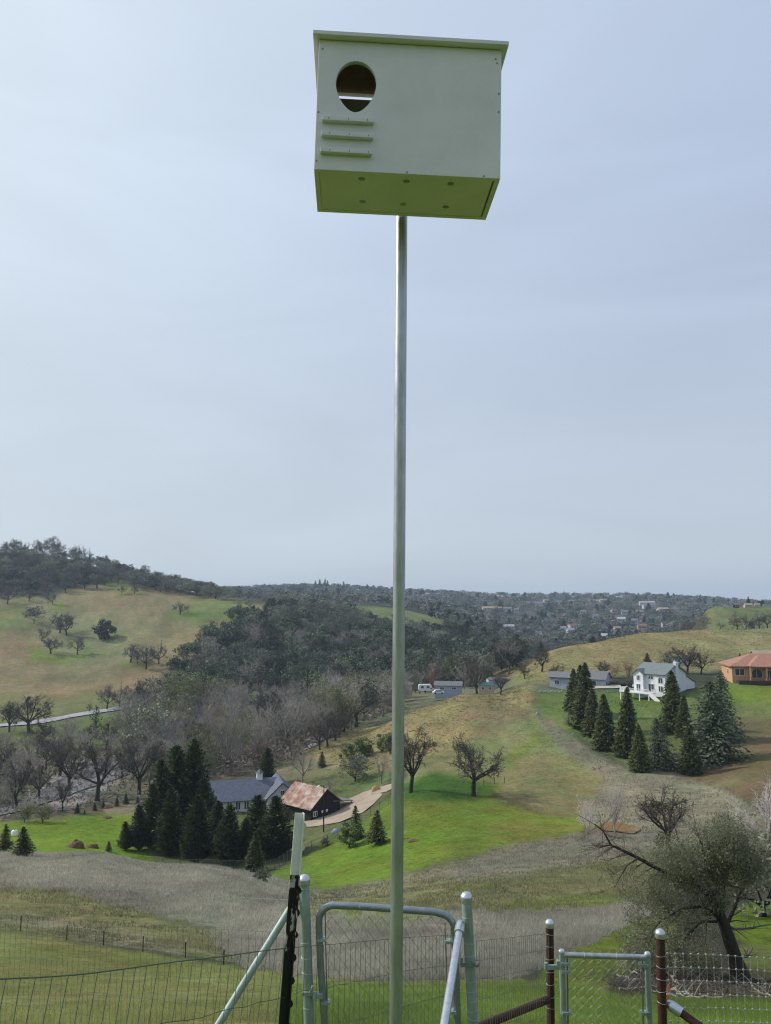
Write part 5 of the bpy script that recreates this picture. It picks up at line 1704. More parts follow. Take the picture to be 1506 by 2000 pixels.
shed(876, 1349, 52, 318, 2.3, M['siding_blue'], M['roof_grey'], 'long blue grey workshop with pale roof beyond the knoll', 'workshop', 1.3, R(-8))
shed(950, 1351, 30, 300, 2.6, M['stucco_tan'], M['turquoise'], 'small shed with turquoise roof on the knoll crest', 'turquoise_shed', .8, R(-6))
shed(972, 1340, 40, 325, 2.8, M['siding_blue'], M['roof_grey'], 'pale roofed shed behind the crooked oak', 'pale_shed', .7, R(5))
shed(796, 1349, 18, 322, 2.6, M['stucco_tan'], M['roof_grey'], 'small dark shed at the right of the tall pole', 'small_shed', .6)
shed(700, 1352, 40, 335, 3.2, M['roof_grey'], M['roof_grey'], 'grey roofed shed half hidden in the valley wood', 'grey_shed', 1.0)
shed(1330, 1312, 26, 300, 2.6, M['siding_blue'], M['roof_grey'], 'low grey outbuilding behind the white house', 'outbuilding', .5)


shed(262, 1452, 30, 258, 2.4, M['stucco_tan'], M['roof_grey'], 'low pale roofed shed half hidden in the trees below the road', 'field_shed', .4)
p = hit(28, 1632)
root = thing('water_tank', 'small white water tank between the two left firs', 'tank', p)
MB().lathe([(.55, -.2), (.55, .8), (.4, 1.0), (.15, 1.1)], (0, 0, 0), (0, 0, 1), 16).build('body', M['wall_trim'], root, True)
MB().lathe([(.18, 1.08), (.18, 1.2), (.01, 1.22)], (0, 0, 0), (0, 0, 1), 10).build('lid', M['roof_grey'], root, True)


def rounded_box(mb, x0, x1, y0, y1, z0, z1, r=.25):
    mb.prism([(x0 + r, y0, z0), (x1 - r, y0, z0), (x1, y0, z0 + r), (x1, y0, z1 - r), (x1 - r, y0, z1), (x0 + r, y0, z1), (x0, y0, z1 - r), (x0, y0, z0 + r)], (0, y1 - y0, 0))


p = hit(830, 1350, 312)
zz = max(p.z, PX(830, 1350, 312).z) - .3
root = thing('camper_trailer', 'white camper trailer parked left of the long workshop', 'trailer', (p.x, p.y, zz), R(6))
mb = MB()
rounded_box(mb, -2.6, 2.6, -1.1, 1.1, .5, 3.0, .4)
mb.build('body', M['car_white'], root)
for xx in (-1.2, 1.1):
    window(root, (xx, -1.1, 2.0), .9, .6, (0, -1, 0), M['roof_grey'], depth_=.04)
for s_ in (-1.1, .95):
    MB().lathe([(.02, 0), (.36, 0), (.36, .2), (.02, .2)], (0, s_, .36), (0, 1, 0), 12).build('wheel', M['tyre'], root)


def car(px, base, Y, rot, label, mat):
    p = hit(px, base, Y)
    root = thing('parked_car', label, 'car', (p.x, p.y, max(p.z, PX(px, base, Y).z)), rot, 'cars parked by the workshop')
    mb = MB().prism([(-2.1, -.85, .35), (2.1, -.85, .35), (2.15, -.85, .8), (1.3, -.85, .92), (.75, -.85, 1.45), (-1.2, -.85, 1.48), (-1.8, -.85, .95), (-2.15, -.85, .85)], (0, 1.7, 0))
    mb.build('body', mat, root)
    MB().prism([(1.2, -.87, .95), (.72, -.87, 1.38), (-1.15, -.87, 1.40), (-1.6, -.87, .98)], (0, 1.74, 0)).build('window', M['glass'], root)
    for xx in (-1.3, 1.3):
        for yy in (-.92, .74):
            MB().lathe([(.02, 0), (.33, 0), (.33, .18), (.02, .18)], (xx, yy, .33), (0, 1, 0), 12).build('wheel', M['tyre'], root)


car(856, 1355, 300, R(12), 'white car parked nearest below the long workshop', M['car_white'])
car(840, 1350, 312, R(-5), 'white car parked between camper and workshop', M['car_white'])

# --- far town houses
WALL = {'w': material('town_white_wall', (.48, .48, .50), .8), 't': M['stucco_tan'], 'o': M['stucco_orange']}
ROOF = {'w': material('pale_roof', (.36, .37, .39), .7), 'g': M['roof_grey'], 't': M['roof_tan'], 'o': material('brown_orange_roof', (.27, .16, .12), .8), 'r': material('red_roof', (.25, .125, .10), .8)}
WN = {'w': 'white', 't': 'tan', 'o': 'orange'}
RN = {'w': 'pale', 'g': 'grey', 't': 'tan', 'o': 'terracotta', 'r': 'red'}
for i, ((px, base, wpx, wc, rc), p) in enumerate(HPOS):
    L_ = max(wpx / F * p.y * 1.2, 7)
    hh = 5.2 if L_ < 22 else 6.5
    root = thing('town_house', WN[wc] + ' walled house with ' + RN[rc] + ' roof among trees on the town hill', 'house', (p.x, p.y, p.z), rngW.uniform(-.5, .5), 'houses on the far town hill')
    mb = MB()
    gable_walls(mb, L_, min(L_ * .6, 11), hh, hh + 2.4, -4)
    mb.build('wall', WALL[wc], root)
    gable_roof(root, L_, min(L_ * .6, 11), hh, hh + 2.4, ROOF[rc], .6, .3)
    for s_ in (-.28, 0, .28):
        wm = MB()
        wm.bbox(L_ * s_ - .9, L_ * s_ + .9, -min(L_ * .6, 11) / 2 - .08, -min(L_ * .6, 11) / 2 + .05, 1.8, 3.6)
        wm.build('window', M['glass'], root)
for px, base, wpx, lab, hh, Y in [(1438, 1187, 10, 'dark barn on the green rise skyline', 2.6, 640), (1461, 1188, 14, 'tan low house on the green rise skyline', 2.4, 640), (1479, 1188, 9, 'pale low house at the right of the green rise', 2.4, 640), (410, 1152, 28, 'long beige house on the left skyline', 8, 1350)]:
    shed(px, base, wpx, Y, hh, M['stucco_tan'] if 'dark' not in lab else M['barn_wood'], M['roof_tan'] if 'dark' not in lab else M['roof_grey'], lab, 'skyline_house', 1.2, 0.0, 'house')
# ---------------------------------------------------------------- small things of the valley
def lumpy(name, px, base, wpx, hpx, mat, label, cat_, Y=None, seed=1, dy=.6):
    p = hit(px, base, Y)
    k = depth(p) / F
    rx, hz = wpx / 2 * k, hpx * k
    V, fs, n, m = [], [], 16, 6
    for i in range(m):
        a = i / (m - 1) * math.pi / 2
        for j in range(n):
            b_ = 2 * math.pi * j / n
            rr_ = math.cos(a) * (0.75 + .5 * float(vnoise(np.array([math.cos(b_) * 2 + i * .6 + 9]), np.array([math.sin(b_) * 2 + 7]), seed)[0]))
            V.append((rx * rr_ * math.cos(b_), rx * dy * rr_ * math.sin(b_), hz * (math.sin(a) * (0.8 + .4 * float(vnoise(np.array([j * .7]), np.array([i * .9]), seed)[0])) - .08)))
    for i in range(m - 1):
        for j in range(n):
            fs.append((i * n + j, i * n + (j + 1) % n, (i + 1) * n + (j + 1) % n, (i + 1) * n + j))
    mb = MB().add(V, fs + [tuple(range((m - 1) * n, m * n))])
    o = mb.build(name, mat, None, True)
    o.location = p
    return tag(o, label, cat_)


lumpy('soil_heap', 150, 1656, 34, 16, M['scrub'] if 0 else M['compost'], 'largest brown brush heap at the lower lawn edge', 'heap', seed=1)
lumpy('soil_heap', 180, 1656, 24, 8, M['compost'], 'lower brown heap right of the largest one on the lawn', 'heap', seed=2)
lumpy('soil_heap', 210, 1578, 18, 5, M['compost'], 'reddish soil heap above the lawn by the small firs', 'heap', seed=3)
lumpy('soil_heap', 210, 1598, 18, 4, M['compost'], 'flat reddish soil patch heap on the bright lawn', 'heap', seed=4)
lumpy('haystack', 735, 1545, 17, 13, M['hay'], 'small golden haystack at the bend of the driveway', 'haystack', seed=5)
lumpy('leaf_pile', 810, 1643, 26, 4, M['compost'], 'low brown leaf pile on the green meadow', 'heap', seed=6)
lumpy('tarp_heap', 656, 1626, 17, 8, M['tarp_blue'], 'pale blue tarp covered heap beside the dirt yard', 'tarp', seed=7)
for i, (px, base, w, h) in enumerate([(1050, 1396, 8, 6), (1232, 1496, 9, 5), (1240, 1502, 8, 4)]):
    lumpy('boulder', px, base, w, h, M['stone'], ['pale boulder on the green edge by the knoll', 'pale rock left of the lowest redwood, upper one', 'pale rock left of the lowest redwood, lower one'][i], 'rock', seed=10 + i)
for i in range(14):
    lumpy('wall_stone', 1052 + i * 3.4 + (i % 2), 1352 - (i % 3) * 1.0, 5, 3.2, M['stone'], 'grey stone in the low wall below the blue grey house', 'stone', seed=30 + i)['group'] = 'stones of the low garden wall'
# garden rows below the white house
M['lavender'] = material('grey_lavender', (.17, .20, .20), .9, vary=.2, scale=4)
for k, (x0, y0, x1, y1) in enumerate([(1183, 1353, 1222, 1350), (1192, 1370, 1262, 1380)]):
    for i in range(9):
        px, py = x0 + (x1 - x0) * i / 8, y0 + (y1 - y0) * i / 8
        o = lumpy('lavender_bush', px, py, 5.5, 2.6, M['lavender'], ['grey lavender bush in the upper garden row', 'grey lavender bush in the lower garden row'][k], 'bush', seed=50 + i)
        o['group'] = ['upper lavender row', 'lower lavender row'][k]
for px, lab in ((1218, 'dark clipped hedge ball by the white house driveway, left'), (1229, 'dark clipped hedge ball by the white house driveway, right')):
    tree_px('hedge_ball', ROUND_BUSH, px, 1339, 1327, lab, 'bush', None, .9, Y=248)
# street lamp by the barn and utility poles
p = hit(632, 1625)
h = 88 / F * depth(p)
root = thing('yard_lamp', 'dark yard lamp post in front of the barn', 'lamp', p)
MB().tube([(0, 0, -.3), (0, 0, h)], [.13, .08], 8).build('pole', M['barn_wood'], root)
MB().tube([(0, 0, h - .2), (-.5, 0, h), (-.9, 0, h)], .05, 6).build('arm', M['barn_wood'], root)
MB().lathe([(.05, 0), (.32, .05), (.28, .22), (.06, .34)], (-.9, 0, h - .3), (0, 0, 1), 10).build('lamp_head', M['wall_trim'], root)
for px, base, top, Y, lab in ((651, 1420, 1352, 262, 'wooden utility pole at the knoll edge by the lane'), (721, 1170, 1144, 1500, 'tall far mast on the town ridge left of the pole'), (870, 1172, 1158, 1600, 'first of two thin masts on the far ridge'), (879, 1172, 1156, 1600, 'second of two thin masts on the far ridge')):
    p = hit(px, base, Y)
    h = PX(px, top, Y).z - p.z
    root = thing('utility_pole', lab, 'pole', p)
    MB().tube([(0, 0, -.5), (0, 0, h)], [.16 * Y / 400 + .1, .1 * Y / 400 + .06], 6).build('pole', M['bark_grey'], root)
    if Y < 400:
        MB().box((0, 0, h - .6), (2.2, .14, .14)).build('crossarm', M['bark_grey'], root)
        MB().lathe([(.28, 0), (.28, .8)], (.35, -.2, h - 2), (0, 0, 1), 8).build('transformer', M['wall_trim'], root)
# ---------------------------------------------------------------- owl box on its pole
BW, BH, BD = 0.61, 0.458, 0.274
bx = link('owl_nest_box', None)
bx.location = (0.0724, 2.3666, 1.3910)
bx.rotation_euler = Matrix.Rotation(R(2.68), 3, 'Z').__matmul__(Matrix.Rotation(R(1.535), 3, 'Y')).to_euler()
tag(bx, 'white painted wooden owl nest box with egg shaped opening on tall pole', 'nest box')
T = 0.016
egg = []
for i in range(40):
    a = 2 * math.pi * i / 40
    s_, c_ = math.sin(a), math.cos(a)
    zz = (0.078 if s_ > 0 else 0.103) * s_
    ww = 0.0665 * c_ * (1.0 if s_ > 0 else 1.0 - 0.20 * s_ * s_)
    egg.append((-0.178 + ww, 0.310 + zz))


def bm_part(bm, name, mat, parent):
    me = bpy.data.meshes.new(name)
    bm.to_mesh(me)
    bm.free()
    me.materials.append(mat)
    return link(name, me, parent)


bm = plate([(-BW / 2, 0), (BW / 2, 0), (BW / 2, BH), (-BW / 2, BH)], [egg], Vector((0, T, 0)), lambda a, b_: Vector((a, 0, b_)))
fp = bm_part(bm, 'front_panel', M['paint_white'], bx)
bv = fp.modifiers.new('edge', 'BEVEL')
bv.width, bv.segments, bv.limit_method = 0.0015, 2, 'ANGLE'
for s_ in (-1, 1):
    x0 = s_ * BW / 2
    sp_ = MB().bbox(min(x0, x0 - s_ * T), max(x0, x0 - s_ * T), T + .0005, BD - T - .0005, 0.0, BH).build('side_panel', M['paint_white'], bx)
# the back stops short of the roof: a ventilation gap
MB().bbox(-BW / 2, BW / 2, BD - T, BD, 0.0, BH - 0.026).build('back_panel', M['paint_white'], bx)
MB().bbox(-BW / 2 + T + .0005, -BW / 2 + T + .022, T + .001, BD - T - .001, BH - .06, BH - .0005).build('corner_cleat', M['bare_ply'], bx)
vent = []
for fx, fy in ((.255, .17), (.5, .175), (.742, .18), (.264, .70), (.4985, .715), (.745, .73)):
    vent.append([((fx - .5) * BW + .0115 * math.cos(a * math.pi / 8), fy * BD + .0115 * math.sin(a * math.pi / 8)) for a in range(16)])
bm = plate([(-BW / 2 + T + .0006, T + .0006), (BW / 2 - T - .006, T + .0006), (BW / 2 - T - .006, BD - T - .0006), (-BW / 2 + T + .0006, BD - T - .0006)], vent, Vector((0, 0, .012)), lambda a, b_: Vector((a, b_, .002)))
bm_part(bm, 'floor_panel', M['paint_white'], bx)
rf = MB().bbox(-BW / 2 - .020, BW / 2 + .020, -.0235, BD + .012, BH + .002, BH + .0165).build('roof', M['paint_white'], bx)
MB().bbox(-BW / 2 + T + .024, BW / 2 - T - .001, T + .002, BD - T - .002, BH - .004, BH + .0015).build('ceiling_board', M['bare_ply'], rf)
bv = rf.modifiers.new('edge', 'BEVEL')
bv.width, bv.segments = 0.002, 2
for k, zz in enumerate((.172, .116, .060)):
    rg = MB().bbox(-.284 - k * .001, -.116 - k * .002, -.0165, -.0003, zz - .0075, zz + .0075).build('ladder_cleat', M['paint_white'], bx)
    rg.rotation_euler = (0, R((-.2, .5, .2)[k]), 0)
    bv = rg.modifiers.new('edge', 'BEVEL')
    bv.width, bv.segments = 0.0015, 2
    for xx in (-.262, -.198, -.136):
        MB().box((xx + .003 * k, -.0168, zz), (.0022, .0012, .006)).build('nail', M['screw'], rg)
for xx, zz in ((-.292, .425), (.285, .425), (.29, .41), (.297, .30), (.297, .235), (-.002, .006), (.25, .006), (-.298, .03), (-.298, .2)):
    MB().lathe([(.0005, 0), (.0032, 0), (.0030, .0012), (.0006, .0014)], (xx, -.0002, zz), (0, -1, 0), 8).build('screw', M['screw'], fp)

# the pole
pole_y = bx.location.y + BD + .0235
Pb, Pt = PX(773.5, 2000, pole_y), PX(784.5, 430, pole_y)
dirp = (Pt - Pb).normalized()
zg = gz(Pb.x, pole_y) - .4
base = Pb + dirp * ((zg - Pb.z) / dirp.z)
top = Pb + dirp * ((bx.location.z + .36 - Pb.z) / dirp.z)
root = thing('box_pole', 'tall galvanised steel pole carrying the white nest box', 'pole', base)
MB().tube([Vector((0, 0, 0)), (top - base) * .5, top - base], .0208, 20).build('pipe', M['galv'], root, True)
q = top - base
MB().lathe([(.0215, 0), (.0215, .012), (.012, .018)], q, dirp, 16).build('end_cap', M['galv_new'], root, True)
for dz in (-.30, -.08):
    qq = q + dirp * dz
    MB().tube([qq + Vector((-.034, -.021, 0)), qq + Vector((-.034, .01, 0)), qq + Vector((-.02, .03, 0)), qq + Vector((.02, .03, 0)), qq + Vector((.034, .01, 0)), qq + Vector((.034, -.021, 0))], .004, 6).build('u_bolt', M['galv_new'], root, True)

# ---------------------------------------------------------------- T-post
YT = 2.98
t_top, t_bot = PX(585, 1588, YT + .03), PX(553, 2000, YT - .05)
dT = (t_top - t_bot).normalized()
zg = gz(t_bot.x, YT) - .3
t_base = t_bot + dT * ((zg - t_bot.z) / dT.z)
lenT = (t_top - t_base).length
tp = thing('t_post', 'leaning steel T post, black below with cream painted top', 'fence post', t_base)
tp.rotation_euler = (Vector((0, 0, 1)).rotation_difference(dT).to_matrix() @ Matrix.Rotation(R(14), 3, 'Z')).to_euler()
split = lenT - (PX(585, 1588, YT) - PX(575, 1706, YT)).length


def tpost(z0, z1, mat, name):
    mb = MB()
    mb.bbox(-.0165, .0135, -.0030, .0030, z0, z1)          # web towards the camera
    mb.bbox(.0137, .0185, -.019, .019, z0, z1)             # flange
    o = mb.build(name, mat, tp)
    k = 0
    zz = lenT - .045
    while zz > 0:
        if z0 <= zz - .01 and zz + .012 < z1:
            m2 = MB()
            pr = [(.0187, -.006, zz - .014), (.0187, -.006, zz + .014), (.0265, -.006, zz + .008), (.0300, -.006, zz - .001), (.0265, -.006, zz - .009)]
            m2.prism(pr, (0, .012, 0))
            m2.build('stud', mat, o)
        zz -= .0745
    return o


M['black_chipped'] = material('chipped_black_paint', (0.012, 0.012, 0.012), 0.45, scale=34, color2=(0.012, 0.012, 0.012))
_nt = M['black_chipped'].node_tree
for n_ in _nt.nodes:
    if n_.type == 'MIX':
        n_.inputs['B'].default_value = (0.40, 0.40, 0.35, 1)
    if n_.type == 'MAP_RANGE':
        n_.inputs['From Min'].default_value, n_.inputs['From Max'].default_value = 0.55, 0.58
    if n_.type == 'MAPPING':
        n_.inputs['Scale'].default_value = (1.6, 1.6, .5)
tpost(0, split - .26, M['black_paint'], 'lower_shaft')
tpost(split - .26, split, M['black_chipped'], 'chipped_shaft')
tpost(split, lenT, M['cream_paint'], 'painted_top')


# ---------------------------------------------------------------- pipe posts with domed caps
def pipe_post(name, label, px0, py0, px1, py1, Y, r, mat, capmat, cat_='fence post', ties=()):
    a, b_ = PX(px0, py0, Y), PX(px1, py1, Y)
    d = (a - b_).normalized()
    zg = gz(b_.x, Y) - .3
    base = b_ + d * ((zg - b_.z) / d.z)
    root = thing(name, label, cat_, base)
    tv = a - base
    MB().tube([(0, 0, 0), tv * .5, tv], r, 20).build('pipe', mat, root, True)
    c = MB().lathe([(r * 1.10, -.028), (r * 1.14, -.026), (r * 1.14, -.004), (r * 1.20, -.002), (r * 1.20, .004), (r * 1.05, r * .42), (r * .78, r * .75), (r * .42, r * .95), (.001, r * 1.0)], tv, d, 20).build('cap', capmat, root, True)
    for py in ties:
        t = (py - py0) / (py1 - py0)
        q = (a + (b_ - a) * t) - base
        pts = [q + Vector((r * 1.06 * math.cos(k), r * 1.06 * math.sin(k), .004 * math.sin(k * 1.5 + py))) for k in np.linspace(0, 6.283, 15)]
        MB().tube(pts, .0014, 5).build('tie_wire', M['wire_light'], root, True)
    return root


YG = 4.8
pipe_post('gate_post', 'galvanised gate post with domed cap behind the T post', 594, 1718, 604, 2000, YG, .0305, M['galv_green'], M['galv_new'], ties=(1735, 1764, 1841, 1870, 1900, 1968))
pipe_post('gate_post', 'galvanised gate post with domed cap right of the tall pole', 911, 1752, 924, 2000, YG, .0305, M['galv_green'], M['galv_new'], ties=(1792, 1842, 1866, 1884, 1915, 1935, 1952, 1972, 1988))
pipe_post('rusty_post', 'rusty pipe post with white cap left of the small gate', 1073.5, 1803, 1076, 2000, 5.95, .0285, M['rust'], M['galv_new'], ties=(1824, 1848, 1872, 1898, 1921, 1945, 1968))
pipe_post('rusty_post', 'rusty pipe post with white cap right of the small gate', 1289.5, 1823, 1294, 2000, 5.6, .0300, M['rust'], M['galv_new'], ties=(1866, 1888, 1912, 1935, 1957))


def brace(name, label, pts, r, mat, extra=None):
    """straight brace pipe between two points, carried on to the ground"""
    a, b_ = pts
    d = (b_ - a).normalized()
    e = b_.copy()
    for _ in range(400):
        if e.z < gz(e.x, e.y) - .1:
            break
        e += d * .02
    root = thing(name, label, 'brace', e)
    MB().tube([a - e, (a - e) * .5, Vector((0, 0, 0))], r, 16).build('pipe', mat, root, True)
    if extra:
        cup = MB().lathe([(r * 1.05, -.07), (r * 1.32, -.07), (r * 1.34, -.01), (r * 1.1, .02), (r * .5, .034), (.001, .036)], a - e, -d, 18).build('end_cup', extra, root, True)
    return root


brace('brace_pipe', 'galvanised brace slanting left from the gate post', (PX(588, 1740, YG + .02), PX(437, 1985, YG - .25)), .0215, M['galv_green'])
brace('brace_pipe', 'bright galvanised brace with end cup against the right gate post', (PX(899, 1808, YG - .05), PX(868, 2000, YG - .75)), .0225, M['galv_new'], M['galv_new'])
brace('rusty_brace', 'rusty brace slanting down left from the rusty post', (PX(1070, 1952, 5.90), PX(950, 2000, 5.35)), .027, M['rust'])
brace('rusty_brace', 'rusty brace with galvanised clamp at right of the small gate', (PX(1311, 1964, 5.60), PX(1372, 2008, 5.5)), .026, M['rust'], M['galv_new'])


# ---------------------------------------------------------------- welded wire fences
def lerp_path(P, d):
    L = [0]
    for i in range(1, len(P)):
        L.append(L[-1] + (P[i] - P[i - 1]).length)
    d = min(max(d, 0), L[-1])
    for i in range(1, len(P)):
        if d <= L[i] + 1e-9:
            t = (d - L[i - 1]) / (L[i] - L[i - 1])
            return P[i - 1].lerp(P[i], t), (P[i] - P[i - 1]).normalized(), L[-1]


def weld_fence(name, label, top, dv, dh, height, r, shear=0.0, mat=None, jitter=.004, r_top=None, crimp=False):
    """welded wire: top edge path, vertical wires dv apart, horizontal wires dh apart"""
    mat = mat or M['wire_green']
    rg = random.Random(len(label))
    _, _, LT = lerp_path(top, 0)
    o0 = top[0].copy()
    root = thing(name, label, 'wire fence', (o0.x, o0.y, gz(o0.x, o0.y)))
    off = Vector(root.location)

    def at(d, drop):
        p, t, _ = lerp_path(top, d)
        h = Vector((t.x, t.y, 0)).normalized()
        return p - h * shear * drop - Vector((0, 0, drop)) - off

    nh = int(height / dh)
    for k in range(nh + 1):
        pts = [at(d, k * dh + (rg.uniform(-jitter, jitter) if k else 0)) for d in np.arange(0, LT + .08, .08 if LT < 4 else .2)]
        MB().tube(pts, (r_top or r) if k == 0 else r, 5).build('line_wire', mat, root)
    mb = MB()
    d = dv * .5
    while d < LT:
        pts = [at(d + rg.uniform(-jitter, jitter) * (1 if k else 0), k * height / 8) for k in range(9)]
        mb.tube(pts, r, 4, False)
        if crimp:
            for k in range(nh + 1):
                c = at(d, k * dh)
                mb.box(c, (.010, .010, .010))
        d += dv
    o = mb.build('stay_wires', mat, root)
    o['kind'] = 'stuff'
    return root


top = [PX(*q) for q in ((-60, 1915, 1.72), (0, 1912, 1.82), (60, 1910, 1.92), (153, 1904, 2.05), (240, 1893, 2.20), (301, 1884, 2.33), (363, 1876, 2.45), (436, 1868, 2.62), (505, 1858, 2.80), (577, 1850, 2.99))]
weld_fence('near_wire_fence', 'nearest welded wire fence sloping up to the T post', top, .0525, .155, 1.25, .0011, .22, r_top=.0017)
top = [PX(*q) for q in ((577, 1850, 2.99), (640, 1845, 3.24), (700, 1840, 3.52), (780, 1832, 3.95), (860, 1827, 4.45), (905, 1826, 4.77))]
weld_fence('wire_fence', 'welded wire fence from the T post past the tall pole', top, .055, .155, 1.3, .0011, .05)
top = [PX(*q) for q in ((-60, 1782, 6.2), (6, 1784, 6.05), (100, 1791, 5.85), (205, 1800, 5.6), (320, 1807, 5.35), (438, 1815, 5.1), (590, 1824, 4.82))]
weld_fence('far_wire_fence', 'thin welded wire fence running left from the gate post', top, .0535, .155, 1.3, .0009, 0, M['wire_green'])
top = [PX(*q) for q in ((928, 1838, 4.82), (1000, 1831, 5.32), (1072, 1823, 5.93))]
weld_fence('wire_fence', 'fine welded wire panel between gate post and rusty post', top, .0400, .110, 1.25, .0013, 0, M['wire'])
top = [PX(*q) for q in ((1296, 1862, 5.62), (1400, 1865, 5.75), (1506, 1872, 5.9), (1600, 1880, 6.0))]
weld_fence('wire_fence', 'light woven wire fence right of the second rusty post', top, .0640, .0875, 1.05, .0010, 0, M['wire_light'], crimp=True)

# barbed strand
root = thing('barbed_wire', 'single barbed wire strand reaching left from the gate post', 'wire', PX(590, 1757, YG))
off = Vector(root.location)
pts = [PX(*q) for q in ((-80, 1718, 6.3), (6, 1723, 6.05), (200, 1736, 5.6), (320, 1745, 5.35), (438, 1752, 5.1), (555, 1757, 4.87), (590, 1757, 4.81))]
MB().tube([p - off for p in pts], .0011, 5).build('strand', M['wire_mid'], root)
mb = MB()
_, _, LT = lerp_path(pts, 0)
for d in np.arange(.05, LT, .125):
    p, t, _ = lerp_path(pts, d)
    for k in (-1, 1):
        mb.tube([p - off + Vector((-.012, 0, .012 * k)), p - off + Vector((.012, 0, -.012 * k))], .0012, 4)
mb.build('barbs', M['wire_mid'], root)['kind'] = 'stuff'


# ---------------------------------------------------------------- walk gates of tube and chain link
def chain_link(x0, x1, y0, y1, w, h, Y, r, off, clip=None):
    mb = MB()
    n = int((x1 - x0) / (w / 2))
    for i in range(n):
        pts, k, y = [], 0, y0
        while y < y1:
            side = (i + k) % 2
            px = x0 + (i + side) * w / 2 + (.7 if side else -.7)
            if clip is None or y > clip(px):
                p = PX(px, y, Y)
                p.y += .0025 * (1 if k % 2 else -1)
                pts.append(p - off)
            y += h / 2
            k += 1
        if len(pts) > 2:
            mb.tube(pts, r, 4, False)
    return mb


def arc(c, r, a0, a1, n=7):
    return [(c[0] + r * math.cos(R(a0 + (a1 - a0) * i / (n - 1))), c[1] - r * math.sin(R(a0 + (a1 - a0) * i / (n - 1)))) for i in range(n)]


root = thing('walk_gate', 'chain link walk gate with rounded tube frame behind the pole', 'gate', PX(640, 2150, YG))
off = Vector(root.location)
pix = [(643, 2150), (634, 2000), (626, 1880), (623, 1810)] + arc((653, 1798), 30, 170, 95) + [(700, 1770), (780, 1776), (850, 1781)] + arc((856, 1815), 31, 85, 10) + [(890, 1880), (894, 2000), (900, 2150)]
MB().tube([PX(*q, YG) - off for q in pix], .0205, 14).build('frame', M['galv_dark'], root, True)
MB().tube([PX(643, 2146, YG) - off, PX(900, 2146, YG) - off], .0205, 14).build('bottom_rail', M['galv_dark'], root, True)
cl = chain_link(636, 873, 1775, 2140, 24.2, 31, YG, .0013, off, clip=lambda px: 1776 + (px - 640) * .055)
cl.build('chain_link', M['wire_green'], root)['kind'] = 'stuff'
for (a, b_) in (((635, 1780), (642, 2140)), ((869, 1802), (880, 2140))):
    MB().tube([PX(*a, YG) - off, PX(*b_, YG) - off], .0035, 6).build('tension_bar', M['wire'], root)
for (px, py, dx) in ((629, 1834, 7), (636, 1957, 7), (878, 1838, -6), (882, 1975, -6)):
    c = PX(px, py, YG) - off
    MB().box(c, (.052, .046, .016)).build('tension_band', M['galv_green'], root)
for px, py in ((703, 1772), (770, 1777)):
    c = PX(px, py, YG) - off
    MB().tube([c + Vector((.0, .023 * math.cos(a), .023 * math.sin(a))) for a in np.linspace(0, 6.28, 12)], .0015, 5).build('tie_wire', M['wire_light'], root)
# hinge at left, latch at right
hg = MB()
hg.box(PX(604, 1941, YG - .035) - off, (.085, .012, .020))
hg.box(PX(621, 1945, YG - .03) - off, (.06, .020, .024))
hg.lathe([(.012, -.02), (.012, .02)], PX(615, 1947, YG - .04) - off, (0, 0, 1), 10)
hg.lathe([(.008, -.02), (.008, .02)], PX(609, 1932, YG - .045) - off, (.4, 0, 1), 8)
hg.build('hinge', M['galv_green'], root)
lt = MB()
lt.box(PX(918, 1884, YG - .04) - off, (.105, .014, .022))
lt.lathe([(.011, -.028), (.011, .022)], PX(901, 1878, YG - .045) - off, (0, 0, 1), 10)
lt.lathe([(.009, -.012), (.009, .02)], PX(930, 1884, YG - .05) - off, (0, -1, 0), 8)
lt.build('latch', M['galv_dark'], root)

Y2 = 5.8
root = thing('small_gate', 'small chain link gate with square galvanised frame between rusty posts', 'gate', PX(1100, 2150, Y2))
off = Vector(root.location)
for px0, px1, top_ in ((1097, 1101, 1858), (1264.5, 1269, 1863)):
    a, b_ = PX(px0, top_, Y2) - off, PX(px1 + 4, 2150, Y2) - off
    MB().tube([a, b_], .0205, 14).build('upright', M['galv_green'], root, True)
    MB().lathe([(.0225, -.014), (.0235, -.012), (.0235, .002), (.017, .012), (.001, .016)], a, (0, 0, 1), 14).build('cap', M['galv_new'], root, True)
MB().tube([PX(1099, 1865, Y2) - off, PX(1265, 1870, Y2) - off], .0190, 14).build('top_rail', M['galv'], root, True)
MB().tube([PX(1105, 2140, Y2) - off, PX(1270, 2140, Y2) - off], .0190, 14).build('bottom_rail', M['galv'], root, True)
cl = chain_link(1108, 1258, 1856, 2140, 16.8, 17.6, Y2 + .012, .0016, off)
cl.build('chain_link', M['wire_mid'], root)['kind'] = 'stuff'
for a, b_ in (((1108, 1870), (1111, 2140)), ((1255, 1878), (1257, 2140))):
    MB().tube([PX(*a, Y2 - .01) - off, PX(*b_, Y2 - .01) - off], .0055, 6).build('tension_bar', M['wire'], root)
for px, py in ((1104, 1881), (1104, 1897), (1106, 1977), (1258, 1884), (1260, 1978)):
    MB().box(PX(px, py, Y2 - .01) - off, (.062, .048, .018)).build('tension_band', M['galv_green'], root)
for px, py in ((1140, 1867), (1203, 1869)):
    c = PX(px, py, Y2) - off
    MB().tube([c + Vector((.004 * math.sin(a), .022 * math.cos(a), .022 * math.sin(a))) for a in np.linspace(0, 6.28, 12)], .0018, 5).build('tie_wire', M['wire_light'], root)
lt = MB()
lt.box(PX(1078, 1889, Y2 - .03) - off, (.105, .016, .030))
lt.box(PX(1090, 1884, Y2 - .035) - off, (.022, .03, .055))
lt.lathe([(.014, -.02), (.014, .02)], PX(1066, 1886, Y2 - .03) - off, (0, 0, 1), 10)
lt.build('latch', M['galv_green'], root)
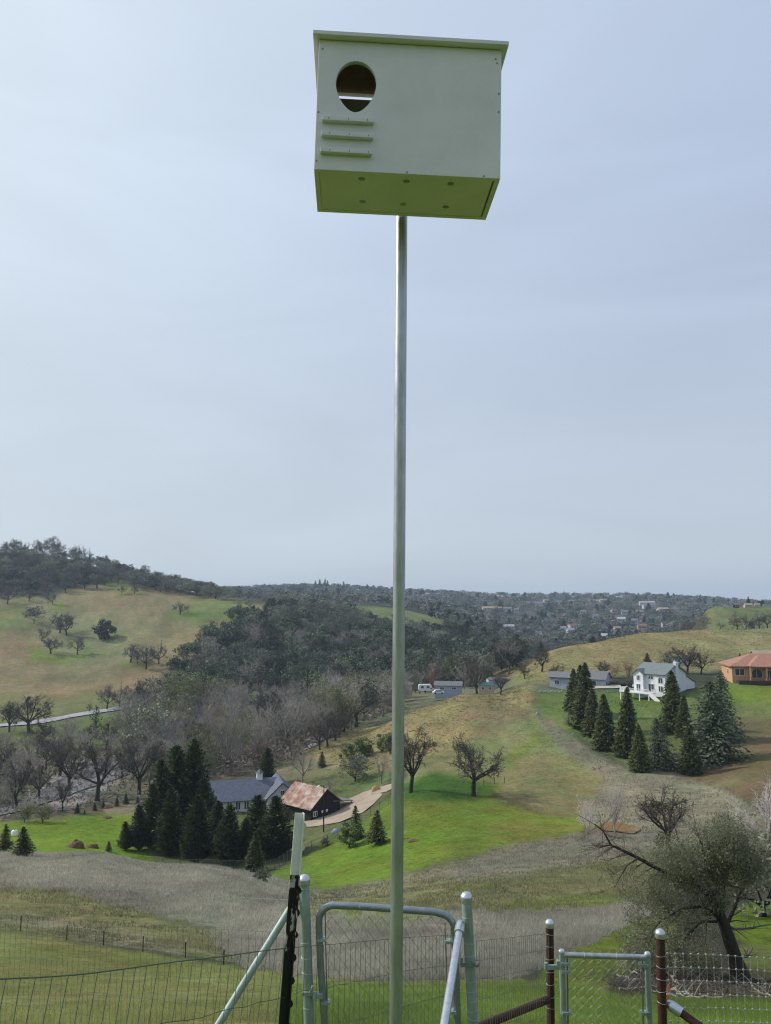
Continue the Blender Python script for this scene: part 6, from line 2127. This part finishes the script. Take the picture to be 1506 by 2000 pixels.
# ---------------------------------------------------------------- thin posts of the fence across the lawn slope
pb = [hit(px, py) for px, py in ((-30, 1812), (40, 1819), (130, 1837), (202, 1848), (279, 1859), (362, 1870), (437, 1884), (505, 1892))]
words = ['outermost', 'first', 'second', 'third', 'fourth', 'fifth', 'sixth', 'seventh']
for i, p in enumerate(pb):
    h = 34 / F * depth(p)
    root = thing('slope_post', words[i] + ' thin dark post from the left edge along the lawn slope fence', 'fence post', p, 0, 'thin posts across the lawn slope')
    mb = MB().box((0, 0, h / 2 - .1), (.05, .008, h + .2)).box((0, .02, h / 2 - .1), (.008, .04, h + .2))
    mb.build('shaft', M['dark_base'], root)
    MB().box((0, 0, h - .06), (.054, .012, .12)).build('painted_tip', M['cream_paint'], root)
root = thing('slope_wire_fence', 'faint wire fence strung along the thin lawn slope posts', 'wire fence', pb[0])
off = Vector(root.location)
for k in range(4):
    MB().tube([p - off + Vector((0, 0, .15 + k * .28)) for p in pb], .003, 4).build('line_wire', M['wire'], root)

# ---------------------------------------------------------------- chain link round the cypress garden
def mesh_fence(path_px, h, label, pitch=.26, r=.0045, gap=2.6, Ys=None):
    P = [hit(*q, Ys) for q in path_px]
    root = thing('garden_fence', label, 'fence', P[0])
    off = Vector(root.location)
    _, _, LT = lerp_path(P, 0)

    def at(d):
        p, t, _ = lerp_path(P, d)
        return Vector((p.x, p.y, gz(p.x, p.y)))
    for d in np.arange(0, LT, gap):
        p = at(d) - off
        MB().tube([p + Vector((0, 0, -.3)), p + Vector((0, 0, h + .1))], .045, 6).build('post', M['wire'], root)
    mb = MB()
    n = int(LT / pitch)
    for i in range(-int(h / pitch), n):
        for sgn in (1, -1):
            a, b_ = i * pitch, i * pitch + h
            a2, b2 = max(a, 0), min(b_, LT)
            if b2 - a2 < .1:
                continue
            za, zb = (a2 - a), (b2 - a)
            if sgn < 0:
                za, zb = h - za, h - zb
            mb.tube([at(a2) - off + Vector((0, 0, za)), at(b2) - off + Vector((0, 0, zb))], r, 3, False)
    for zz in (.05, h):
        mb.tube([at(d) - off + Vector((0, 0, zz)) for d in np.arange(0, LT, 1.0)], .02, 4, False)
    mb.build('chain_link', M['wire_green'], root)['kind'] = 'stuff'


mesh_fence([(285, 1672), (345, 1682), (430, 1697), (500, 1708), (516, 1710)], 1.6, 'chain link fence along the foot of the cypress row', Ys=124)
mesh_fence([(518, 1706), (566, 1680), (610, 1662), (645, 1648), (672, 1632)], 1.6, 'chain link fence between the meadow and the barn yard')
mesh_fence([(672, 1632), (700, 1608), (745, 1580), (775, 1560)], 1.4, 'thin fence along the upper meadow edge by the driveway', pitch=.4, r=.007)
for i, (px, py) in enumerate([(920, 1540), (945, 1535), (966, 1531), (985, 1530)]):
    p = hit(px, py)
    root = thing('field_post', ['first', 'second', 'third', 'fourth'][i] + ' small fence post behind the lone meadow oak', 'fence post', p)
    MB().tube([(0, 0, -.3), (.02, 0, 1.3)], [.07, .06], 6).build('shaft', M['bark_oak'], root)
    MB().tube([(.0, 0, 1.29), (.0, 0, 1.34)], [.06, .03], 6).build('tip', M['bark_oak'], root)

# ---------------------------------------------------------------- the oak by the small gate
hp = hit(1448, 1912)
H0 = hp.y
rngH = np.random.default_rng(404)


def limb(px_pts, r0, r1, dy0=0., dy1=0., n=5):
    k = len(px_pts)
    P = [np.array(PX(q[0], q[1], H0 + dy0 + (dy1 - dy0) * i / (k - 1))) for i, q in enumerate(px_pts)]
    return np.array(P), np.linspace(r0, r1, k)


KP = depth(hp) / F
trunk = [limb([(1450, 1922), (1446, 1905), (1436, 1872), (1426, 1840), (1417, 1812), (1407, 1788), (1402, 1770), (1406, 1743), (1414, 1705), (1428, 1660), (1424, 1612)], .40, .05)]
trunk[0][1][:] = np.array([.52, .36, .27, .24, .22, .20, .19, .17, .12, .09, .04]) * (KP / .0195)
limbs = [
    limb([(1404, 1775), (1375, 1740), (1335, 1715), (1290, 1700), (1247, 1676), (1216, 1661), (1193, 1650), (1179, 1624), (1162, 1610)], .11, .02, 0, -.8),
    limb([(1247, 1676), (1225, 1690), (1212, 1712), (1200, 1735)], .035, .008, -.5, -.6),
    limb([(1193, 1650), (1172, 1655), (1155, 1648)], .03, .008, -.7, -.8),
    limb([(1404, 1760), (1372, 1715), (1345, 1670), (1325, 1640), (1318, 1615)], .09, .015, 0, 1.0),
    limb([(1417, 1812), (1436, 1770), (1455, 1720), (1470, 1680)], .08, .015, 0, .8),
    limb([(1410, 1795), (1375, 1770), (1330, 1775), (1290, 1800), (1255, 1840)], .07, .012, 0, -1.0),
    limb([(1412, 1800), (1370, 1800), (1340, 1830), (1310, 1875)], .06, .012, 0, -.6),
    limb([(1406, 1743), (1380, 1690), (1370, 1650), (1360, 1620)], .07, .012, 0, -.6),
    limb([(1414, 1705), (1445, 1670), (1470, 1650)], .06, .012, 0, .4),
]
for P_, r_ in limbs:
    r_ *= KP / .0195
sub, twl = [], []
for P_, r_ in limbs + trunk[:1]:
    st = 0 if P_ is not trunk[0][0] else 7
    for i in range(st, len(P_) - 1):
        for j in range(6):
            s_ = P_[i] + (P_[i + 1] - P_[i]) * rngH.uniform(0, 1)
            d = (P_[i + 1] - P_[i])
            d = d / np.linalg.norm(d) + rngH.normal(size=3) * .7
            d /= np.linalg.norm(d)
            ln = rngH.uniform(.5, 1.3) * KP / .0195
            pts = [s_]
            for k in range(3):
                d = d + rngH.normal(size=3) * .25 + np.array([0, 0, -.05])
                d /= np.linalg.norm(d)
                pts.append(pts[-1] + d * ln / 3)
            sub.append((np.array(pts), np.linspace(r_[i] * .35, .006, 4)))
            for k in range(9):
                t = rngH.uniform(.2, 1) * 3
                a = min(int(t), 2)
                q = pts[a] + (pts[a + 1] - pts[a]) * (t - a)
                dd = d + rngH.normal(size=3) * .8
                dd /= np.linalg.norm(dd)
                twl.append((q, q + dd * rngH.uniform(.15, .5), .0055))
MASS = [(1290, 1700, 58, 42), (1345, 1665, 52, 48), (1395, 1650, 55, 42), (1425, 1640, 42, 45), (1440, 1700, 55, 50), (1340, 1745, 70, 48), (1265, 1770, 48, 48), (1290, 1830, 66, 55), (1350, 1830, 62, 60), (1245, 1850, 42, 42),
        (1300, 1895, 70, 40), (1370, 1885, 45, 40), (1390, 1740, 48, 40), (1465, 1680, 32, 45), (1325, 1700, 60, 40), (1255, 1905, 45, 32)]
C, A, B, K = [], [], [], []
for mx_, my_, rx_, ry_ in MASS:
    dyc = rngH.uniform(-.9, .9)
    nclump = 36
    for _ in range(nclump):
        v = rnd_unit(rngH, 1)[0] * rngH.uniform(.25, 1.0) ** .5
        c = np.array(PX(mx_ + v[0] * rx_, my_ + v[2] * ry_, H0 + dyc + v[1] * rx_ * KP * .9))
        n = 105
        d = rnd_unit(rngH, n)
        p_ = c + d * (rngH.uniform(.08, .54, n) * KP / .0195)[:, None] * np.array([1, 1, .8])
        a = rnd_unit(rngH, n)
        b_ = np.cross(a, rnd_unit(rngH, n))
        b_ /= np.linalg.norm(b_, axis=1, keepdims=True)
        s_ = rngH.uniform(.024, .050, n)[:, None] * KP / .0195
        C.append(p_), A.append(a * s_), B.append(b_ * s_ * .42)
        K.append(np.full(n, rngH.uniform(.6, 1.45)))
        for _t in range(4):
            q = c + rnd_unit(rngH, 1)[0] * .3
            twl.append((q, q + rnd_unit(rngH, 1)[0] * rngH.uniform(.25, .6) + np.array([0, 0, .05]), .005))
C, A, B, K = np.concatenate(C), np.concatenate(A), np.concatenate(B), np.concatenate(K)
off = np.array(hp)
root = thing('gate_oak', 'leaning oak with grey green feathery crown beyond the small gate', 'tree', hp)
V, f = tubes_np(trunk, 12)
me = np_mesh('trunk', V - off, f, [M['bark_oak']])
me.polygons.foreach_set('use_smooth', np.ones(len(f), bool))
link('trunk', me, root)
V, f = tubes_np(limbs, 7)
me = np_mesh('limbs', V - off, f, [M['bark_oak']])
link('limbs', me, root)['kind'] = 'stuff'
V, f = cat([tubes_np(sub, 4), twigs_np(rngH, twl)])
link('twigs', np_mesh('twigs', V - off, f, [M['twig_oak']]), root)['kind'] = 'stuff'
V, f = quads(C, A, B)
link('crown', np_mesh('crown', V - off, f, [M['leaf_hero']], leaf_col(rngH, len(C), .8, 1.2) * np.repeat(K, 4)[:, None]), root)
cl_ = [np.array(PX(*q)) - off for q in ((1424, 1618, H0), (1432, 1640, H0 - .3), (1420, 1650, H0 - .5), (1335, 1712, H0 - .8), (1400, 1700, H0 - .8), (1295, 1640, H0 + 2), (1390, 1770, H0 - .5), (1400, 1650, H0 - .3), (1440, 1668, H0 - .2), (1415, 1700, H0 - .7), (1385, 1690, H0 - .6), (1448, 1705, H0))]
V, f, c = clump_leaves(rngH, cl_, np.array([.6, .65, .6, .45, .55, .4, .5, .6, .6, .65, .55, .55]) * KP / .0195, 420, .035 * KP / .0195)
link('mistletoe', np_mesh('mistletoe', V, f, [M['leaf_mistle']], c), root)
tree_px('side_oak', OLIVE_DARK, 1492, 1790, 1628, 'dark oak cut by the right edge behind the leaning oak', 'tree', None, 1.0)

# ---------------------------------------------------------------- fallen wood under the oak
M['dead_wood'] = material('bleached_dead_wood', (0.27, 0.245, 0.21), 0.9, vary=0.3, scale=6, bump=.3, bscale=30)
M['dead_dark'] = material('dark_dead_wood', (0.09, 0.08, 0.07), 0.9, vary=0.3, scale=6)
FB = [
    ([(1206, 1906), (1232, 1914), (1258, 1917), (1290, 1930)], .05, 'dead_wood', 'bleached fallen branch behind the small gate top'),
    ([(1290, 1926), (1330, 1940), (1362, 1952), (1420, 1961)], .08, 'dead_wood', 'long bleached fallen limb right of the second rusty post'),
    ([(1298, 1940), (1330, 1948), (1368, 1958)], .06, 'dead_wood', 'lower bleached fallen limb lying along the brush'),
    ([(1416, 1896), (1432, 1910), (1458, 1916), (1492, 1915)], .05, 'dead_wood', 'pale fallen branch across the leaning oak roots'),
    ([(1312, 1906), (1318, 1920), (1326, 1932)], .04, 'dead_wood', 'short forked stick beside the second rusty post'),
    ([(1428, 1822), (1448, 1818), (1470, 1811), (1512, 1806)], .06, 'dead_dark', 'dark fallen branch on the green bank at right'),
    ([(1478, 1796), (1494, 1789), (1514, 1786)], .08, 'dead_wood', 'pale log at the right edge on the green bank'),
    ([(1452, 1882), (1462, 1868), (1470, 1850)], .06, 'dead_dark', 'dark upright stub right of the leaning oak'),
    ([(1210, 1935), (1250, 1928), (1290, 1944)], .04, 'dead_wood', 'thin dead branch low behind the small gate'),
    ([(1470, 1930), (1490, 1945), (1520, 1958)], .05, 'dead_wood', 'grey dead branch at the lower right edge'),
    ([(1230, 1896), (1246, 1906), (1275, 1908)], .035, 'dead_wood', 'upper thin bleached branch behind the small gate'),
]
for k, (pp, r_, mt, lab) in enumerate(FB):
    P0 = [hit(*q) for q in pp]
    ym = sum(p.y for p in P0) / len(P0)
    P0 = [PX(q[0], q[1], ym + (p.y - ym) * .3) for q, p in zip(pp, P0)]
    P0 = [Vector((p.x, p.y, max(p.z, gz(p.x, p.y) + r_ * .6))) for p in P0]
    o0 = P0[0].copy()
    root = thing('fallen_branch', lab, 'branch', o0)
    sc_ = depth(o0) / F / .0195
    fine = []
    for i in range(len(P0) - 1):
        for j in range(3):
            fine.append(P0[i].lerp(P0[i + 1], j / 3) + Vector([rngH.normal() * r_ * .5 for _ in range(3)]))
    fine.append(P0[-1])
    MB().tube([p - o0 for p in fine], list(np.linspace(r_, r_ * .35, len(fine)) * sc_), 7).build('stem', M[mt], root, True)
    for j in range(5):
        s_ = fine[rngH.integers(1, len(fine) - 1)] - o0
        e_ = s_ + Vector((rngH.normal() * .35, rngH.normal() * .2, abs(rngH.normal()) * .25 + .05)) * sc_
        MB().tube([s_, s_.lerp(e_, .5) + Vector((0, 0, .04)), e_], [r_ * .4 * sc_, r_ * .25 * sc_, .006], 5).build('twig', M[mt], root, True)
# brush heap of thin sticks
n = 700
bp = [hit(px, py) for px, py in ((1220, 1925), (1260, 1930), (1310, 1938), (1350, 1945), (1400, 1950), (1450, 1940), (1490, 1942))]
tw = []
for _ in range(n):
    c = bp[rngH.integers(len(bp))]
    x, y = c.x + rngH.normal() * .55, c.y + rngH.normal() * .8
    s_ = np.array([x, y, gz(x, y) + abs(rngH.normal()) * .16])
    d = rnd_unit(rngH, 1)[0]
    d[2] = abs(d[2]) * .6
    tw.append((s_, s_ + d * rngH.uniform(.2, .8), rngH.uniform(.004, .011)))
V, f = twigs_np(rngH, tw)
tag(link('brush_debris', np_mesh('brush_debris', V, f, [M['dead_dark']])), 'tangle of thin grey dead sticks under the leaning oak', None, None, 'stuff')
# strip of orange tape on the rusty post side
p = PX(1305, 1925, 5.7)
root = thing('orange_tape', 'strip of orange tape hanging at the second rusty post', 'tape', p)
MB().hexa([(-.012, 0, -.16), (.006, 0, -.165), (.006, .002, -.165), (-.012, .002, -.16), (-.004, 0, 0), (.014, 0, .02), (.014, .002, .02), (-.004, .002, 0)]).build('strip', material('orange_tape', (.75, .20, .05), .6), root)

# ---------------------------------------------------------------- weeds and grass
def blades(name, label, polys, y0, y1, n, h0, h1, w0, w1, c0, c1, lean=.35, up=1.0, thr=.66):
    """upright stems scattered over outlines of the ground"""
    m = n * 5
    L = rngH.uniform(math.log(y0), math.log(y1), m)
    Y = np.exp(L)
    x = rngH.uniform(-.56, .56, m) * Y
    z = ground_z(x, Y)
    px, py = project(x, Y, z)
    jx, jy = (fbm(px / 22, py / 11, 81) - .5) * 50, (fbm(px / 22, py / 11, 87) - .5) * 26
    ok = np.zeros(m, bool)
    for poly in polys:
        ok |= poly_sd(px + jx, py + jy, poly) < 0
    dens = fbm(x / 2.2, Y / 2.2, 55) + .5 * fbm(x / 7, Y / 7, 58)
    ok &= dens > thr
    k = np.where(ok)[0][:n]
    n = len(k)
    p = np.stack([x[k], Y[k], z[k]], 1)
    h = rngH.uniform(h0, h1, n)[:, None]
    a = rngH.uniform(0, 6.283, n)
    sd = np.stack([np.cos(a), np.sin(a) * .4, 0 * a], 1) * (rngH.uniform(w0, w1, n) * (.6 + Y[k] / 60))[:, None]
    tip = p + np.concatenate([rngH.normal(size=(n, 2)) * lean * h, h * up], 1)
    V = np.stack([p - sd, p + sd, tip], 1).reshape(-1, 3)
    t = rngH.uniform(0, 1, n)[:, None]
    col = np.array(c0) * (1 - t) + np.array(c1) * t
    col = col * (1 + .9 * (fbm(x[k] / 5, Y[k] / 9, 91) - .5) + .5 * (fbm(x[k] / 1.2, Y[k] / 2, 95, 2) - .5))[:, None]
    col = np.repeat(col * rngH.uniform(.75, 1.25, n)[:, None], 3, 0)
    o = link(name, np_mesh(name, V, np.arange(len(V)).reshape(-1, 3), [M['weeds']], col))
    return tag(o, label, None, None, 'stuff')


GREYP = [p[1] for p in PATCH if p[0] is GREY]
blades('dry_weeds', 'dry grey brown weed stems over the hillside slopes', GREYP, 24, 112, 130000, .08, .34, .009, .020, (.28, .262, .210), (.335, .316, .258), .5, thr=.5)
blades('dry_grass', 'short straw coloured grass tufts across the mixed slopes', [p[1] for p in PATCH if p[0] in (OLIVE, GREYOL) and p[3] < 120], 24, 112, 36000, .10, .28, .012, .022, (.21, .20, .115), (.17, .175, .085), .5)
blades('lush_grass', 'lush green grass blades beyond the gates', [p[1] for p in PATCH if p[0] is GREEN and p[3] <= 60], 9.5, 60, 60000, .05, .12, .004, .007, (.20, .27, .06), (.15, .235, .045), .9)
blades('grass', 'short green grass blades on the near lawn slope', [[(-600, 1800), (0, 1818), (200, 1848), (360, 1874), (460, 1888), (560, 1902), (560, 2600), (-600, 2600)]], 9.5, 46, 50000, .04, .10, .004, .007, (.28, .28, .105), (.22, .25, .08), .9)
blades('hill_grass', 'straw coloured grass tufts on the knoll and golden hill', [p[1] for p in PATCH if p[0] is TAN], 165, 430, 24000, .10, .26, .05, .09, (.285, .236, .122), (.25, .208, .108), .9)
blades('gully_weeds', 'grey thistle stems following the gully at right', [[(1046, 1398), (1075, 1410), (1150, 1462), (1220, 1500), (1320, 1512), (1420, 1545), (1500, 1590), (1500, 1640), (1260, 1640), (1140, 1600), (1180, 1520), (1100, 1470)]], 90, 230, 16000, .15, .45, .02, .035, (.25, .225, .185), (.20, .185, .145), .5)

# ---------------------------------------------------------------- air
hz = MB().bbox(-4200, 4200, -4200, 4200, -72, 80).mesh('haze', M['weeds'])
hz.materials.clear()
hm = bpy.data.materials.new('valley_haze')
hm.use_nodes = True
hm.cycles.volume_sampling = 'DISTANCE'
hm.node_tree.nodes.clear()
pv = N(hm.node_tree.nodes, 'ShaderNodeVolumePrincipled', i_Density=HAZE)
pv.inputs['Color'].default_value = (0.64, 0.79, 1.0, 1)
pv.inputs['Anisotropy'].default_value = 0.2
ho = N(hm.node_tree.nodes, 'ShaderNodeOutputMaterial')
hm.node_tree.links.new(pv.outputs[0], ho.inputs['Volume'])
hz.materials.append(hm)
tag(link('haze', hz), 'thin pale blue haze filling the valley air', None, None, 'stuff')
